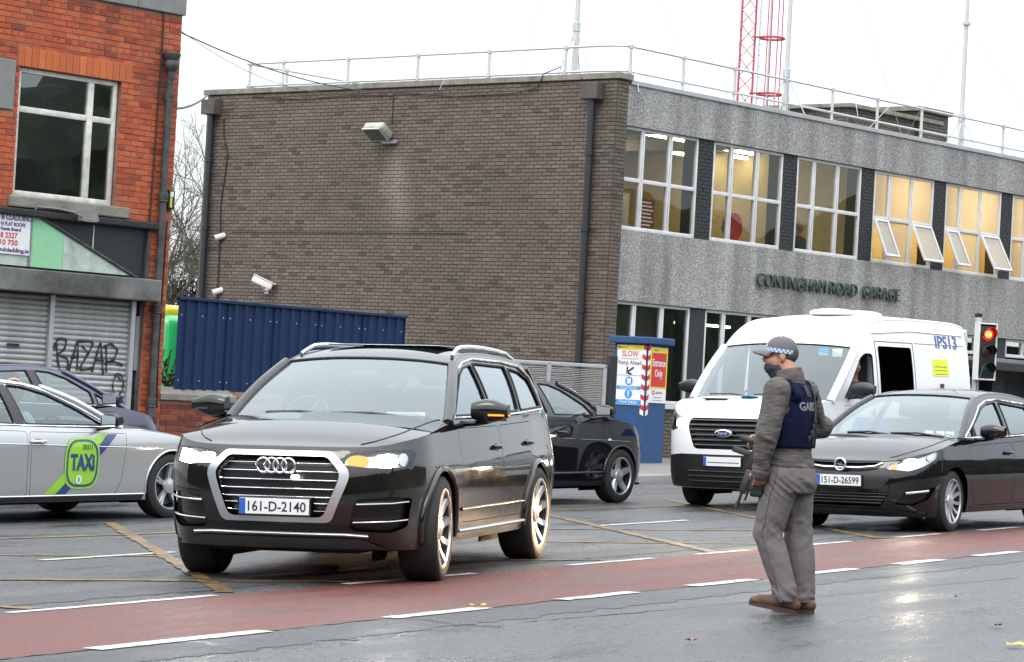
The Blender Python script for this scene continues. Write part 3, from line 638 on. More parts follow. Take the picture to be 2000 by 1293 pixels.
# red lattice tower behind
TW = empty('lattice_tower', (5.98, 75, 0), R(25)); tag(TW, 'red lattice radio tower with ladder hoops rising behind the garage roof', 'tower')
legs = [Vector((.26 * math.cos(R(a)), .26 * math.sin(R(a)), 0)) for a in (90, 210, 330)]
for q in legs: MB().tube([q, q + Vector((0, 0, 16))], .03, 6).build('leg', M['red_steel'], TW)
br = MB()
for i in range(26):
    z = 4 + i * .46
    for k in range(3):
        a, c = legs[k], legs[(k + 1) % 3]; (p, q) = (a, c) if i % 2 else (c, a)
        br.tube([p + Vector((0, 0, z)), q + Vector((0, 0, z + .46))], .013, 4)
br.build('bracing', M['red_steel'], TW)
lx = .50
for dx in (.30, .62):
    MB().tube([Vector((dx, -.25, 0)), Vector((dx, -.25, 16))], .02, 6).build('ladder_rail', M['galv'], TW)
for z in np.arange(8, 16, .3): MB().tube([(.30, -.25, z), (.36, -.25, z)], .01, 4).build('ladder_rung', M['red_steel'], TW)
for (hx, hy) in ((.45, -.42), (.75, -.1), (.95, -.35), (.7, -.55)):
    MB().tube([(hx, hy, 0), (hx, hy, 16)], .016, 6).build('feeder_pole', M['red_steel'], TW)
for z in (9.95, 11.5, 13.05):
    MB().tube([(.65 + .34 * math.cos(t * PI / 12), -.33 + .34 * math.sin(t * PI / 12), z) for t in range(24)], .035, 6, closed=True).build('hoop', M['red_steel'], TW, 60)
    MB().tube([(.1, -.2, z), (.4, -.3, z)], .03, 6).build('hoop_arm', M['red_steel'], TW)
# ================================================================== red brick shop at the left
RM = frame((-4.8715, 38.0, 0), hd(42), hd(-48))
SH = empty('brick_shop', mat4=RM); tag(SH, 'red brick shop with a white-framed upper window and closed roller shutters', 'building')
EX = .05
ROP = [(-2.705, -.98, 3.62, 5.335), (-2.765, -.84, 5.33, 5.60), (-4, -2.79, 4.74, 5.41), (-4, -.34, -1, 3.44), (-2.785, -.735, 3.46, 3.63)]
RB = bond(-3.45, EX, -.25, 6.38, .225, .0775, header_rows=6, openings=ROP)
lay(SH, RB, Matrix.Identity(4), lambda q: abs(q[0] + .6) + abs(q[2] - 4.6) * .25, M['rbrick'], M['rbrick_i'], proud=.010, many='outer_brickwork')
core = MB()
core.box(-6, -2.72, 0, .3, 3.45, 7.1).box(-.965, EX - .003, 0, .3, 3.45, 7.1).box(-.34, EX - .003, 0, .3, -.4, 3.45).box(-2.72, -.965, 0, .3, 5.335, 7.1).box(-2.72, -.965, 0, .3, 3.45, 3.62)
core.box(-6, -5.7, .3, 9, -.4, 7.1).box(EX - .3, EX - .003, .3, 9, -.4, 7.1).box(-6, EX, 8.7, 9, -.4, 7.1)
core.build('wall', M['rmortar'], SH)
MB().box(-6, EX - .01, .3, 8.7, 6.9, 7.0).build('roof', M['concrete'], SH)
MB().box(-5.7, EX - .3, .3, 8.7, 3.1, 3.2).build('floor', M['floor_in'], SH)
# soldier-course lintel, parapet stones, blank plaque
u = -2.76
while u < -.86:
    MB().rbox(u + .003, u + .112, -.014, .12, 5.338, 5.592, .004).build('lintel_brick', M['lintel'], SH); u += .1155
for i in range(4): MB().rbox(-3.4 + i * .87, -3.4 + i * .87 + .865, -.05, .25, 6.384, 6.75, .012).build('parapet_stone', M['concrete'], SH)
MB().rbox(-3.5, -2.795, -.03, .1, 4.74, 5.40, .01).build('stone_plaque', M['concrete'], SH)
# upper window
fr = MB()
for q in ((-2.70, -2.63, 3.63, 5.33), (-1.055, -.985, 3.63, 5.33), (-2.63, -1.055, 3.63, 3.70), (-2.63, -1.055, 5.265, 5.33), (-1.49, -1.39, 3.70, 5.265), (-2.63, -1.49, 4.74, 4.82), (-1.39, -1.055, 4.74, 4.82)):
    fr.rbox(q[0], q[1], .06, .13, q[2], q[3], .008)
wo = fr.build('window', M['white_frame'], SH, 40)
for q in ((-2.63, -1.49, 3.70, 4.74), (-2.63, -1.49, 4.82, 5.265), (-1.39, -1.055, 3.70, 4.74), (-1.39, -1.055, 4.82, 5.265)):
    MB().box(q[0] - .005, q[1] + .005, .095, .10, q[2] - .005, q[3] + .005).build('pane', M['glass_dark'], wo)
MB().box(-2.75, -.95, 1.6, 1.7, 3.2, 6.8).build('blind', PM('blind', (.06, .065, .065), .8), SH)
MB().rbox(-2.78, -.74, -.07, .12, 3.47, 3.625, .02).build('window_sill', M['stone'], SH)
# shop front: black fascia boards, green panel, white board, canopy box, shutters
MB().box(-3.6, -.34, .02, .06, 2.6, 3.46).build('fascia_board', M['black_paint'], SH)
MB().rbox(-3.6, -.22, -.10, .05, 3.36, 3.455, .02).build('cornice', PM('charred', (.02, .02, .02), .8, var=.5, vscale=9, bump=.8, bscale=30, dist=.02), SH)
for x in (-1.30,): MB().box(x - .006, x + .006, .006, .018, 2.95, 3.34).build('fascia_joint', M['sign_white'], SH)
def wedge(name, poly, mat, y0=-.02, y1=.018): return MB().prism(poly, y0, y1, 'y').build(name, mat, SH)
zl = lambda x: 3.40 - (x + 2.37) * (3.40 - 2.69) / (-.62 + 2.37)
wedge('green_panel', [(-2.36, 2.70), (-1.83, 2.70), (-1.83, zl(-1.83)), (-2.36, zl(-2.36))], PM('mint', (.26, .56, .33), .5, var=.06, vscale=4))
wedge('white_panel', [(-1.825, 2.70), (-.63, 2.70), (-.63, zl(-.63) + .005), (-1.825, zl(-1.825))], PM('dirty_white', (.42, .5, .43), .6, var=.35, vscale=4))
wedge('white_panel', [(-3.5, 2.70), (-2.365, 2.70), (-2.365, 3.3), (-3.5, 3.3)], bpy.data.materials['dirty_white'])
MB().tube([(-2.42, -.03, zl(-2.42) + .02), (-.52, -.03, zl(-.52) + .02)], .022, 6).build('raking_trim', M['pipe_old'], SH)
MB().rbox(-.375, -.325, -.04, .05, 2.66, 3.34, .008).build('end_trim', M['pipe_old'], SH)
MB().rbox(-3.6, -.30, -.30, .05, 2.36, 2.66, .015).build('shutter_box', PM('rust_box', (.11, .11, .105), .7, var=.8, vscale=2.2, bump=.3), SH)
RS = PM('shutter_metal', (.42, .42, .41), .5, metal=.1, var=.25, vscale=5)
slat = MB()
pr = [(-.5, 0), (-.5, .006), (-.35, -.010), (0, -.016), (.35, -.010), (.5, .006)]
def shutter(x0, x1, z0, z1, nm):
    o = MB().box(x0, x1, .085, .095, z0, z1).build('shutter', M['dark'], SH)
    n = int((z1 - z0) / .072); b = MB(); hh = (z1 - z0) / n
    prof = [(.0, .028), (.012, .012), (.03, .0), (.045, .0), (.06, .012), (.0715, .026)]
    vs = [(x0, .05 + p, h) for h, p in prof] + [(x1, .05 + p, h) for h, p in prof]; k = len(prof)
    b.add(vs, [(i, i + 1, k + i + 1, k + i) for i in range(k - 1)])
    me = b.mesh('slat', 60); me.materials.append(RS)
    for i in range(n): link('slat', me, None, o, Matrix.Translation((0, 0, z0 + i * hh)))
    MB().rbox(x0, x1, .03, .09, z0 - .07, z0 - .002, .008).build('bottom_bar', M['galv'], o)
    return o
shutter(-3.5, -1.965, .05, 2.352, 0); s2 = shutter(-1.885, -.555, .05, 2.352, 1)
MB().box(-2.62, -2.42, .035, .047, 1.63, 1.67).build('letter_slot', M['dark'], SH)
for x in (-1.925, -.515): MB().rbox(x - .038, x + .038, .0, .12, -.2, 2.352, .006).build('shutter_guide', M['galv'], SH)
MB().rbox(-.47, -.40, .0, .1, 1.4, 2.15, .006).build('junction_cover', M['concrete'], SH)
MB().box(-.475, -.34, .1, .15, -.3, 2.352).build('jamb', M['black_paint'], SH)
MB().rbox(-.40, -.345, .02, .1, -.2, 2.35, .006).build('jamb_trim', M['pipe_old'], SH)
# graffiti: felt strokes lying on the shutter slats
M['spray'] = PM('spray', (.025, .025, .03), .7)
def stroke(pts, wd=.035):
    n = 10; P = []
    for i in range(len(pts) - 1):
        p0 = Vector(pts[max(i - 1, 0)]); p1 = Vector(pts[i]); p2 = Vector(pts[i + 1]); p3 = Vector(pts[min(i + 2, len(pts) - 1)])
        for k in range(n):
            t = k / n; P.append(.5 * ((2 * p1) + (p2 - p0) * t + (2 * p0 - 5 * p1 + 4 * p2 - p3) * t * t + (3 * p1 - p0 - 3 * p2 + p3) * t ** 3))
    P.append(Vector(pts[-1])); b = MB()
    for i, p in enumerate(P):
        t = (P[min(i + 1, len(P) - 1)] - P[max(i - 1, 0)]).normalized(); nn = Vector((-t.y, t.x)) * wd * (.4 + .12 * math.sin(i * .7))
        b.v += [((p - nn).x, .044, (p - nn).y), ((p + nn).x, .044, (p + nn).y)]
    b.f = [(2 * i, 2 * i + 1, 2 * i + 3, 2 * i + 2) for i in range(len(P) - 1)]; b.m = [0] * len(b.f)
    b.build('graffiti', M['spray'], SH)
GX, GZ = -1.86, 1.30
def G(*pts, wd=.042): stroke([(GX + x, GZ + z - x * .05) for x, z in pts], wd)
G((.06, .42), (.10, .20), (.16, .02)); G((.02, .33), (.08, .46), (.22, .47), (.20, .34), (.10, .26), (.26, .22), (.27, .08), (.14, .04))
G((.30, .06), (.36, .26), (.42, .46), (.44, .26), (.44, .08)); G((.32, .24), (.46, .26))
G((.42, .47), (.68, .48), (.60, .30), (.50, .10), (.72, .14)); G((.50, .42), (.64, .32), wd=.03)
G((.70, .08), (.76, .30), (.82, .48), (.86, .28), (.90, .06)); G((.73, .25), (.90, .25))
G((.92, .47), (.94, .26), (.95, .10)); G((.88, .44), (1.0, .49), (1.12, .42), (1.06, .28), (.94, .24), (1.08, .26), (1.24, .22))
G((1.22, .02), (1.12, .06), (1.08, -.08), (1.14, -.2), (1.24, -.14), (1.26, .0), (1.20, .1), (1.10, .08), wd=.03)
# sign board
SB = empty('shop_sign', mat4=RM @ Matrix.Translation((-2.70, -.03, 3.12))); tag(SB, 'white roofing and cladding sign board above the left shutter', 'sign')
MB().rbox(-.75, .31, -.012, .012, -.28, .28, .004).build('board', M['sign_white'], SB)
for tx, sz, zz, mt, x0, x1 in (('& CLADDING', .11, .205, 'purple', -.2, .295), ('N FLAT ROOFS', .07, .115, 'purple', -.2, .2), ('Fascia Board', .06, .05, 'purple', -.2, .13), ('8 2327', .1, -.035, 'sign_red', -.2, .08), ('10 750', .1, -.13, 'sign_red', -.2, .09), ('ndcladding.ie', .075, -.225, 'purple', -.2, .28)):
    text('lettering', tx, sz, M[mt], SB, Matrix.Translation(((x0 + x1) / 2, -.0145, zz)) @ Matrix.Rotation(PI / 2, 4, 'X'), ext=.001, width=x1 - x0, bold=.002)
# old rainwater pipe with ornate head, cables, alarm box, lamp
MB().lathe([(.035, -.28), (.06, -.22), (.055, -.16), (.1, -.1), (.105, -.03), (.085, .0), (.12, .06), (.125, .1), (.10, .1)], 14, M=Matrix.Translation((-.2, -.12, 5.72))).build('rain_head', M['pipe_old'], SH, 40)
MB().tube([(-.2, -.1, 5.5), (-.19, -.09, 4.0), (-.19, -.09, .1)], .052, 12).build('downpipe', M['pipe_old'], SH, 40)
for z in (5.15, 3.75, 2.2, .9): MB().lathe([(.05, 0), (.07, .015), (.062, .03), (.07, .05), (.07, .12), (.05, .13)], 12, M=Matrix.Translation((-.19, -.09, z))).build('pipe_collar', M['pipe_old'], SH, 40)
cable('cable', [(-.32, -.03, 7), (-.31, -.03, 5.7), (-.33, -.035, 5.0), (-.34, -.03, 4.2), (-.36, -.03, 3.4)], .012, SH)
cable('cable', [(-.04, -.03, 3.5), (-.05, -.03, 2.6), (-.06, -.03, 1.5), (-.03, -.03, .9)], .012, SH)
MB().tube([(-2.40, -.03, 2.7), (-2.40, -.04, 3.4), (-2.33, -.06, 3.5), (-2.0, -.1, 3.5), (-1.75, -.14, 3.47), (-1.68, -.18, 3.43)], .014, 6).build('lamp_conduit', M['concrete'], SH, 60)
LP = empty('shop_lamp', mat4=RM @ Matrix.Translation((-1.55, -.12, 3.40))); tag(LP, 'small grey bulkhead lamp above the black fascia of the shop', 'lamp')
MB().prism([(-.13, -.02), (.13, -.02), (.10, .09), (-.10, .09)], -.12, .04, 'y').build('housing', M['concrete'], LP)
MB().box(-.11, .11, -.11, .03, -.032, -.022).build('lens', M['white_plastic'], LP)
AL = empty('alarm_box', mat4=RM @ Matrix.Translation((-.02, -.012, 3.80))); tag(AL, 'small black and yellow alarm box on the shop corner', 'alarm box')
MB().rbox(-.065, .055, -.07, 0, -.13, .13, .012).build('case', M['dark'], AL)
MB().box(-.035, .0, -.076, -.071, -.11, .03).build('stripe', M['sign_yellow'], AL)
MB().box(-.035, .02, -.076, -.071, .04, .11).build('label', M['sign_white'], AL)
# cables strung from the shop to the garage
WI = empty('overhead_wire', RM @ Vector((.02, 0, 5.9))); tag(WI, 'thin black overhead wires sagging between the shop and the garage', 'wire')
Wp = RM @ Vector((.03, .0, 5.75)); g1 = GM @ Vector((XW - .05, 6.0, 7.52)); mid_ = Vector((-4.6, 39.2, 6.45))
def rel(p): return p - WI.location
def sagw(a, c, s): return [rel(a.lerp(c, i / 20) - Vector((0, 0, s * 4 * (i / 20) * (1 - i / 20)))) for i in range(21)]
MB().tube(sagw(RM @ Vector((.04, .2, 6.22)), GM @ Vector((XW - .05, 6.0, 7.52)), .22), .011, 5).build('wire', M['dark'], WI)
MB().tube(sagw(RM @ Vector((.04, .1, 6.22)), GM @ Vector((XW - .05, 7.0, 7.6)), .36), .005, 4).build('wire', M['dark'], WI)
MB().tube(sagw(RM @ Vector((.04, .3, 5.1)), GM @ Vector((XW - .1, 11.5, 7.66)), .12), .02, 5).build('wire', M['dark'], WI)

# ================================================================== low wall, hoarding, gate, pillar
LW = empty('low_wall', mat4=RM @ Matrix.Translation((.06, .02, 0))); tag(LW, 'low red brick boundary wall with a mossy stone coping', 'wall')
MB().box(0, 4.2, 0, .3, -.5, 1.02).build('wall_core', M['rmortar'], LW)
lay(LW, bond(0, 4.2, -.2, 1.02, .225, .0775), Matrix.Identity(4), lambda q: q[0] - q[2] * .3, M['wbrick'], M['wbrick'], proud=.012)
for i, (a, c) in enumerate(((-.04, .62), (.625, 1.38))):
    MB().prism([(-.06, 1.02), (.36, 1.02), (.36, 1.09), (.16, 1.20), (-.06, 1.10)], a, c, 'x').build('coping_stone', M['stone'], LW)
lay(LW, bond(1.4, 4.2, 1.02, 1.17, .225, .075), Matrix.Identity(4), lambda q: q[0], M['wbrick'], M['wbrick'], proud=.012)
MB().box(1.4, 4.2, .005, .29, 1.02, 1.17).build('wall_top', M['rmortar'], LW)
HO = empty('hoarding', mat4=frame((-4.70, 38.35, 0), hd(39.5), hd(-50.5))); tag(HO, 'dark blue corrugated metal hoarding behind the low brick wall', 'hoarding')
def corr(x0, x1, ztop):
    b = MB(); prof = []; x = x0
    while x < x1 - 1e-4:
        prof += [(x, 0), (min(x + .13, x1), 0), (min(x + .145, x1), -.03), (min(x + .19, x1), -.03), (min(x + .205, x1), 0)]; x += .205
    vs = []; fs = []
    for (px_, py_) in prof: vs += [(px_, py_, .4), (px_, py_, ztop)]
    for i in range(len(prof) - 1): fs.append((2 * i, 2 * i + 2, 2 * i + 3, 2 * i + 1))
    b.add(vs, fs); o = b.build('sheet', M['navy_sheet'], HO)
    for zz in (ztop - .22, 1.30):
        for k in range(3):
            xx = x0 + .065 + k * .41
            if xx < x1 - .05: MB().lathe([(0, -.008), (.012, -.008), (.012, 0)], 6, axis='y', M=Matrix.Translation((xx, -.001, zz))).build('screw', M['galv'], o)
for i in range(5): corr(i * .955, (i + 1) * .955 - .002, 2.44)
MB().rbox(-.02, 4.80, -.05, .03, 2.43, 2.475, .006).build('capping', M['navy_sheet'], HO)
for x in (.1, 1.6, 3.2, 4.6): MB().box(x, x + .07, .035, .1, .2, 2.4).build('post', M['galv'], HO)
# louvred steel gate
SG = empty('steel_gate', mat4=frame((-.85, 45.4, 0), Vector((2.5, 1.2, 0)), Vector((-1.2, 2.5, 0)))); tag(SG, 'galvanised steel gate of thin horizontal bars behind the dark crossover', 'gate')
for i in range(52): MB().box(0, 2.75, -.008, .008, .30 + i * .030, .311 + i * .030).build('bar', M['galv'], SG)
for x in (0, 1.65, 2.72): MB().rbox(x, x + .05, -.03, .03, .1, 1.93, .006).build('upright', M['galv'], SG)
MB().rbox(0, 2.77, -.03, .03, 1.88, 1.935, .006).build('top_rail', M['galv'], SG)
MB().rbox(2.8, 2.95, -.06, .12, .1, 2.1, .01).build('gate_post', M['black_paint'], SG)
# planted bed glimpsed through the gate
PB = empty('flower_bed', (.4, 47.6, gz(.4))); tag(PB, 'green and mauve flowering plants glimpsed through the steel gate', 'plants')
def leaves(n, cx, cy, cz, sx, sy, sz, size, seed, squash=1.0, shape=None):
    r = np.random.default_rng(seed); b = MB()
    for i in range(n):
        while True:
            p = r.uniform(-1, 1, 3)
            if p @ p <= 1: break
        c = Vector((cx + p[0] * sx, cy + p[1] * sy, cz + p[2] * sz)); q = Quaternion(r.normal(size=4)); s = size * r.uniform(.6, 1.4)
        q.normalize()
        vs = [c + q @ Vector(v) * s for v in ((-1, 0, 0), (0, -.42, .12), (1, 0, 0), (0, .42, .12))]
        b.add(vs, [(0, 1, 2), (0, 2, 3)])
    me = bpy.data.meshes.new('leaves'); me.from_pydata(b.v, [], b.f); return me
link('foliage', leaves(500, 0, 0, .9, 1.1, .5, .7, .06, 3), M['leaf'], PB)
link('blossom', leaves(260, -.1, -.1, 1.0, 1.0, .45, .6, .045, 4), PM('mauve', (.2, .08, .22), .6), PB)
MB().tube([(0, 0, 0), (0, 0, .8)], .03, 6).build('stem', M['bark'], PB)
# blue painted gate pillar with its signs
PF = frame((2.50, 50.0, 0), hd(36), hd(-54))
GP = empty('gate_pillar', mat4=PF); tag(GP, 'blue painted square gate pillar carrying safety signs', 'pillar')
PW, PD = .70, .72
MB().rbox(0, PW, 0, PD, -.3, 2.40, .012).build('shaft', M['blue_paint'], GP)
MB().rbox(-.09, PW + .09, -.09, PD + .09, 2.402, 2.53, .02).build('cap', M['blue_paint'], GP)
from mathutils.noise import noise as mnoise_
# ---- signs on the pillar
def signface(M0, name, label):
    o = empty(name, mat4=M0); tag(o, label, 'sign'); return o
def board(o, x0, x1, z0, z1, mat, d=0.0, name='board', t=.004): return MB().box(x0, x1, z0, z1, d, d + t).build(name, mat, o)
def st(o, body, size, mat, x, z, width, d=.006, bold=.0, nm='lettering'): return text(nm, body, size, M[mat], o, Matrix.Translation((x, z, d)), ext=.0008, width=width, bold=bold)
S1 = signface(PF @ Matrix(((0, 0, -1, -.012), (-1, 0, 0, PD / 2), (0, 1, 0, 1.83), (0, 0, 0, 1))), 'safety_sign', 'white and blue SLOW Ramp Ahead safety sign on the blue pillar')
board(S1, -.29, .29, -.56, .54, M['sign_white']); board(S1, -.285, .285, .455, .535, M['sign_yellow'], .0045, 'header')
st(S1, 'electro', .05, 'text_dark', -.13, .495, .16, .010); board(S1, .07, .25, .49, .499, M['text_dark'], .009, 'print_line', .001)
MB().lathe([(0, 0), (.022, 0), (.022, .003), (0, .003)], 16, M=Matrix.Translation((-.245, .495, .0085))).build('emblem', M['text_dark'], S1)
st(S1, 'SLOW', .15, 'sign_red', 0, .375, .36, .006, .001); board(S1, -.2, .2, .285, .292, M['sign_red'], .0045, 'underline')
st(S1, 'Ramp Ahead', .115, 'text_dark', 0, .215, .50)
ar = MB(); T = Matrix.Translation((0, .07, .0045)) @ Matrix.Rotation(R(35), 4, 'Z')
ar.box(-.05, .11, -.018, .018, 0, .002, M=T); ar.prism([(-.09, 0), (-.02, .085), (.02, .085), (-.03, .012)], 0, .0022, M=T); ar.prism([(-.09, 0), (-.03, -.012), (.02, -.085), (-.02, -.085)], 0, .0021, M=T); ar.build('arrow', M['text_dark'], S1)
board(S1, -.29, .29, -.02, -.014, M['concrete'], .0045, 'rule')
for zc, in ((-.12,), (-.42 + .06,)): MB().lathe([(0, 0), (.082, 0), (.082, .003), (0, .003)], 28, M=Matrix.Translation((0, zc, .0045))).build('roundel', M['sign_blue'], S1)
MB().prism([(-.035, -.05), (.035, -.05), (.04, .05), (.015, .05), (0, .025), (-.015, .05), (-.04, .05)], .008, .0095, M=Matrix.Translation((0, -.12, 0))).build('vest_symbol', M['sign_white'], S1)
MB().prism([(-.012, -.02), (.012, -.02), (.018, .055), (-.018, .055)], .008, .0095, M=Matrix.Translation((0, -.355, 0))).prism([(-.013, -.055), (.013, -.055), (.013, -.032), (-.013, -.032)], .008, .0095, M=Matrix.Translation((0, -.355, 0))).build('exclamation', M['sign_white'], S1)
board(S1, -.265, .265, -.275, -.21, M['sign_blue'], .0045, 'panel'); [st(S1, t_, .032, 'sign_white', 0, z_, w_, .010) for t_, z_, w_ in (('High visibility vests', -.221, .40), ('must be worn when', -.243, .36), ('on these premises', -.264, .36))]
board(S1, -.285, .285, -.55, -.465, M['sign_blue'], .0045, 'panel'); st(S1, 'Think Safety', .085, 'sign_white', 0, -.507, .40, .010)
S2 = signface(PF @ Matrix(((1, 0, 0, PW / 2 + .03), (0, 0, -1, -.012), (0, 1, 0, 1.85), (0, 0, 0, 1))), 'entrance_sign', 'red Entrance Only sign on the right face of the blue pillar')
board(S2, -.29, .29, -.52, .50, M['sign_white']); board(S2, -.285, .285, -.25, .495, M['sign_yellow'], .0045, 'backing')
MB().rbox(-.245, .245, -.225, .40, .0085, .0105, .001).build('red_panel', M['sign_red'], S2)
st(S2, 'electro', .05, 'text_dark', -.1, .45, .17, .010); st(S2, 'Entrance', .19, 'sign_white', 0, .21, .44, .0125, .003); st(S2, 'Only', .19, 'sign_white', 0, .02, .26, .0125, .003)
st(S2, 'electro', .08, 'text_dark', .05, -.33, .22); MB().lathe([(.025, 0), (.045, 0), (.045, .003), (.025, .003)], 20, M=Matrix.Translation((-.14, -.33, .0045))).build('emblem', M['sign_red'], S2)
board(S2, -.13, .13, -.425, -.415, M['text_dark'], .0045, 'print_line', .001); board(S2, -.17, .17, -.475, -.467, M['text_dark'], .0045, 'print_line', .001)
TP = empty('hazard_tape', mat4=PF); tag(TP, 'red and white hazard tape down the corner of the blue pillar', 'tape')
for side in (0, 1):
    for k in range(14):
        z = 1.08 + k * .092; m_ = M['sign_red'] if k % 2 else M['sign_white']; sl = .035
        pts = [(.012, z), (.092, z + sl), (.092, z + .092 + sl), (.012, z + .092)]
        if side: MB().prism(pts, -.018, -.014, 'y').build('stripe', m_, TP)
        else: MB().prism([(a, b) for a, b in pts], -.018, -.014, 'x').build('stripe', m_, TP)
# ---- traffic light
TLt = empty('traffic_light', (7.80, 45.0, gz(7.80) - .08), R(-8)); tag(TLt, 'traffic light showing red behind the white van', 'traffic light')
MB().tube([(-.12, .12, 0), (-.12, .12, 2.88)], .058, 14).build('pole', M['galv'], TLt, 40)
MB().lathe([(.062, 0), (.065, .06), (.03, .08), (0, .08)], 14, M=Matrix.Translation((-.12, .12, 2.86))).build('pole_cap', M['dark'], TLt, 40)
for z in (1.95, 2.72): MB().rbox(-.14, .12, .05, .15, z, z + .04, .008).build('bracket', M['white_plastic'], TLt)
HR = Matrix.Rotation(R(22), 4, 'Z')
MB().rbox(-.13, .15, -.08, .1, 1.86, 2.72, .02, M=HR).build('backboard', M['dark'], TLt, 40)
for q in ((.15, .175, 1.85, 2.74), (-.155, -.131, 1.85, 2.74)): MB().rbox(q[0], q[1], -.1, .1, q[2], q[3], .006, M=HR).build('border', M['white_plastic'], TLt)
for z in ((1.825, 1.85), (2.742, 2.765)): MB().rbox(-.155, .175, -.1, .1, z[0], z[1], .006, M=HR).build('border', M['white_plastic'], TLt)
for z, nm, m_ in ((2.58, 'red_lamp', emat('red_lamp', (1, .12, .03), 7)), (2.29, 'amber_lamp', PM('amber_off', (.07, .012, .01), .3)), (2.0, 'green_lamp', PM('green_off', (.005, .05, .05), .3))):
    MB().lathe([(0, -.11), (.05, -.107), (.095, -.085)], 20, axis='y', M=HR @ Matrix.Translation((.01, 0, z))).build(nm, m_, TLt, 60)
    if nm == 'red_lamp': MB().lathe([(.062, -.106), (.1, -.086)], 20, axis='y', M=HR @ Matrix.Translation((.01, -.002, z))).build('red_halo', emat('red_halo', (1, .015, .01), 1.6), TLt, 60)  # glowing ring added over the lens as the lamp's red halo
    v = MB(); v.grid(lambda a, b: HR @ Vector((.01 + .112 * math.cos(R(-20 + 220 * a)), -.085 - (.19 * b) * (.55 + .45 * math.sin(PI * a)), z + .112 * math.sin(R(-20 + 220 * a)))), 16, 3); v.build('visor', M['dark'] if nm != 'red_lamp' else PM('visor_red', (.09, .012, .01), .4), TLt, 60)
# ---- bus behind the hoarding
BU = empty('parked_bus', (-7.45, 66.4, gz(-7.4)), R(50)); tag(BU, 'green and yellow bus partly hidden behind the blue hoarding', 'bus')
M['bus_green'] = PM('bus_green', (.02, .42, .12), .3, coat=.6); M['bus_yellow'] = PM('bus_yellow', (.72, .56, .03), .35, coat=.5)
MB().rbox(-1.25, 1.25, 0, 9, .35, 3.05, .28, seg=4).build('body', M['bus_green'], BU, 40)
MB().rbox(-1.15, 1.2, .25, 8.8, 2.9, 3.28, .15, seg=3).build('roof_pod', M['bus_yellow'], BU, 40)
MB().rbox(-.7, 1.0, -.02, .05, 1.6, 2.6, .1, seg=3).build('rear_window', M['glass_dark'], BU, 40)
for k in range(4): MB().rbox(-1.27, -1.22, .8 + k * 1.9, 2.4 + k * 1.9, 1.6, 2.6, .08).build('side_window', M['glass_dark'], BU)
MB().tube([(-1.28, .25, .6), (-1.28, .3, .5), (-1.1, .0, .45)], .06, 8).build('bumper_trim', M['white_plastic'], BU)
for y in (1.6, 7): MB().lathe([(0, -.15), (.48, -.15), (.48, .15), (0, .15)], 20, axis='x', M=Matrix.Translation((-1.1, y, .48))).build('wheel', M['dark'], BU, 40)
MB().lathe([(0, 0), (.1, 0), (.1, .01), (0, .01)], 16, axis='y', M=Matrix.Translation((-.85, -.03, 2.25))).build('badge', M['white_plastic'], BU)
# ---- bare tree beyond the gap
TR = empty('bare_tree', (-11.0, 90, gz(-11))); tag(TR, 'leafless tree in the gap between the shop and the garage', 'tree')
tw = MB(); rt = random.Random(5)
def branch(p, d, ln, r, lv, b):
    n = 4 if lv < 3 else 2; P = [p.copy()]; q = p.copy(); dd = d.copy()
    for i in range(n):
        dd = (dd + Vector((rt.uniform(-.16, .16), rt.uniform(-.16, .16), rt.uniform(-.03, .12)))).normalized(); q = q + dd * ln / n; P.append(q.copy())
    b.tube(P, [r * (1 - .45 * i / n) for i in range(n + 1)], 5 if lv < 2 else 3, caps=False)
    if lv >= 6: return
    for k in range(3 if lv < 5 else 2):
        t = rt.uniform(.35, 1.0); i = min(n - 1, int(t * n)); s = P[i].lerp(P[i + 1], t * n - i) if i < n else P[-1]
        ax = dd.orthogonal(); ax.rotate(Quaternion(dd, rt.uniform(0, 2 * PI))); nd = (dd * rt.uniform(.7, 1.0) + ax * rt.uniform(.35, .75)).normalized()
        branch(s, nd, ln * rt.uniform(.58, .78), r * .58, lv + 1, tw)
    branch(P[-1], dd, ln * .75, r * .55, lv + 1, tw)
trunk = MB()
for x, dx in ((-.5, -.14), (.35, .05), (1.1, .12)):
    branch(Vector((x, 0, 0)), Vector((dx, 0, 1)).normalized(), 3.3, .17, 0, tw)
trunk.tube([(.2, 0, 0), (.3, 0, 2), (.35, 0, 3.2)], [.3, .24, .18], 8); trunk.build('trunk', M['bark'], TR, 60); tw.build('crown', M['bark'], TR)
link('ivy', leaves(1500, .3, 0, 3.6, 1.7, .9, 1.25, .13, 11), M['leaf_dark'], TR)
# ---- shrub in the gap beside the hoarding
SHB = empty('shrub', (-4.98, 39.4, gz(-5))); tag(SHB, 'leafy shrub squeezed between the shop corner and the blue hoarding', 'shrub')
link('foliage', leaves(420, 0, 0, 1.15, .3, .3, .55, .06, 8), PM('shrub_leaf', (.10, .13, .03), .5, var=.5, vscale=6), SHB); b = MB()
for k in range(7): b.tube([(rt.uniform(-.1, .1), 0, .2), (rt.uniform(-.2, .2), rt.uniform(-.2, .2), 1.2), (rt.uniform(-.3, .3), rt.uniform(-.2, .2), 1.9)], .008, 4)
b.build('stems', M['bark'], SHB)
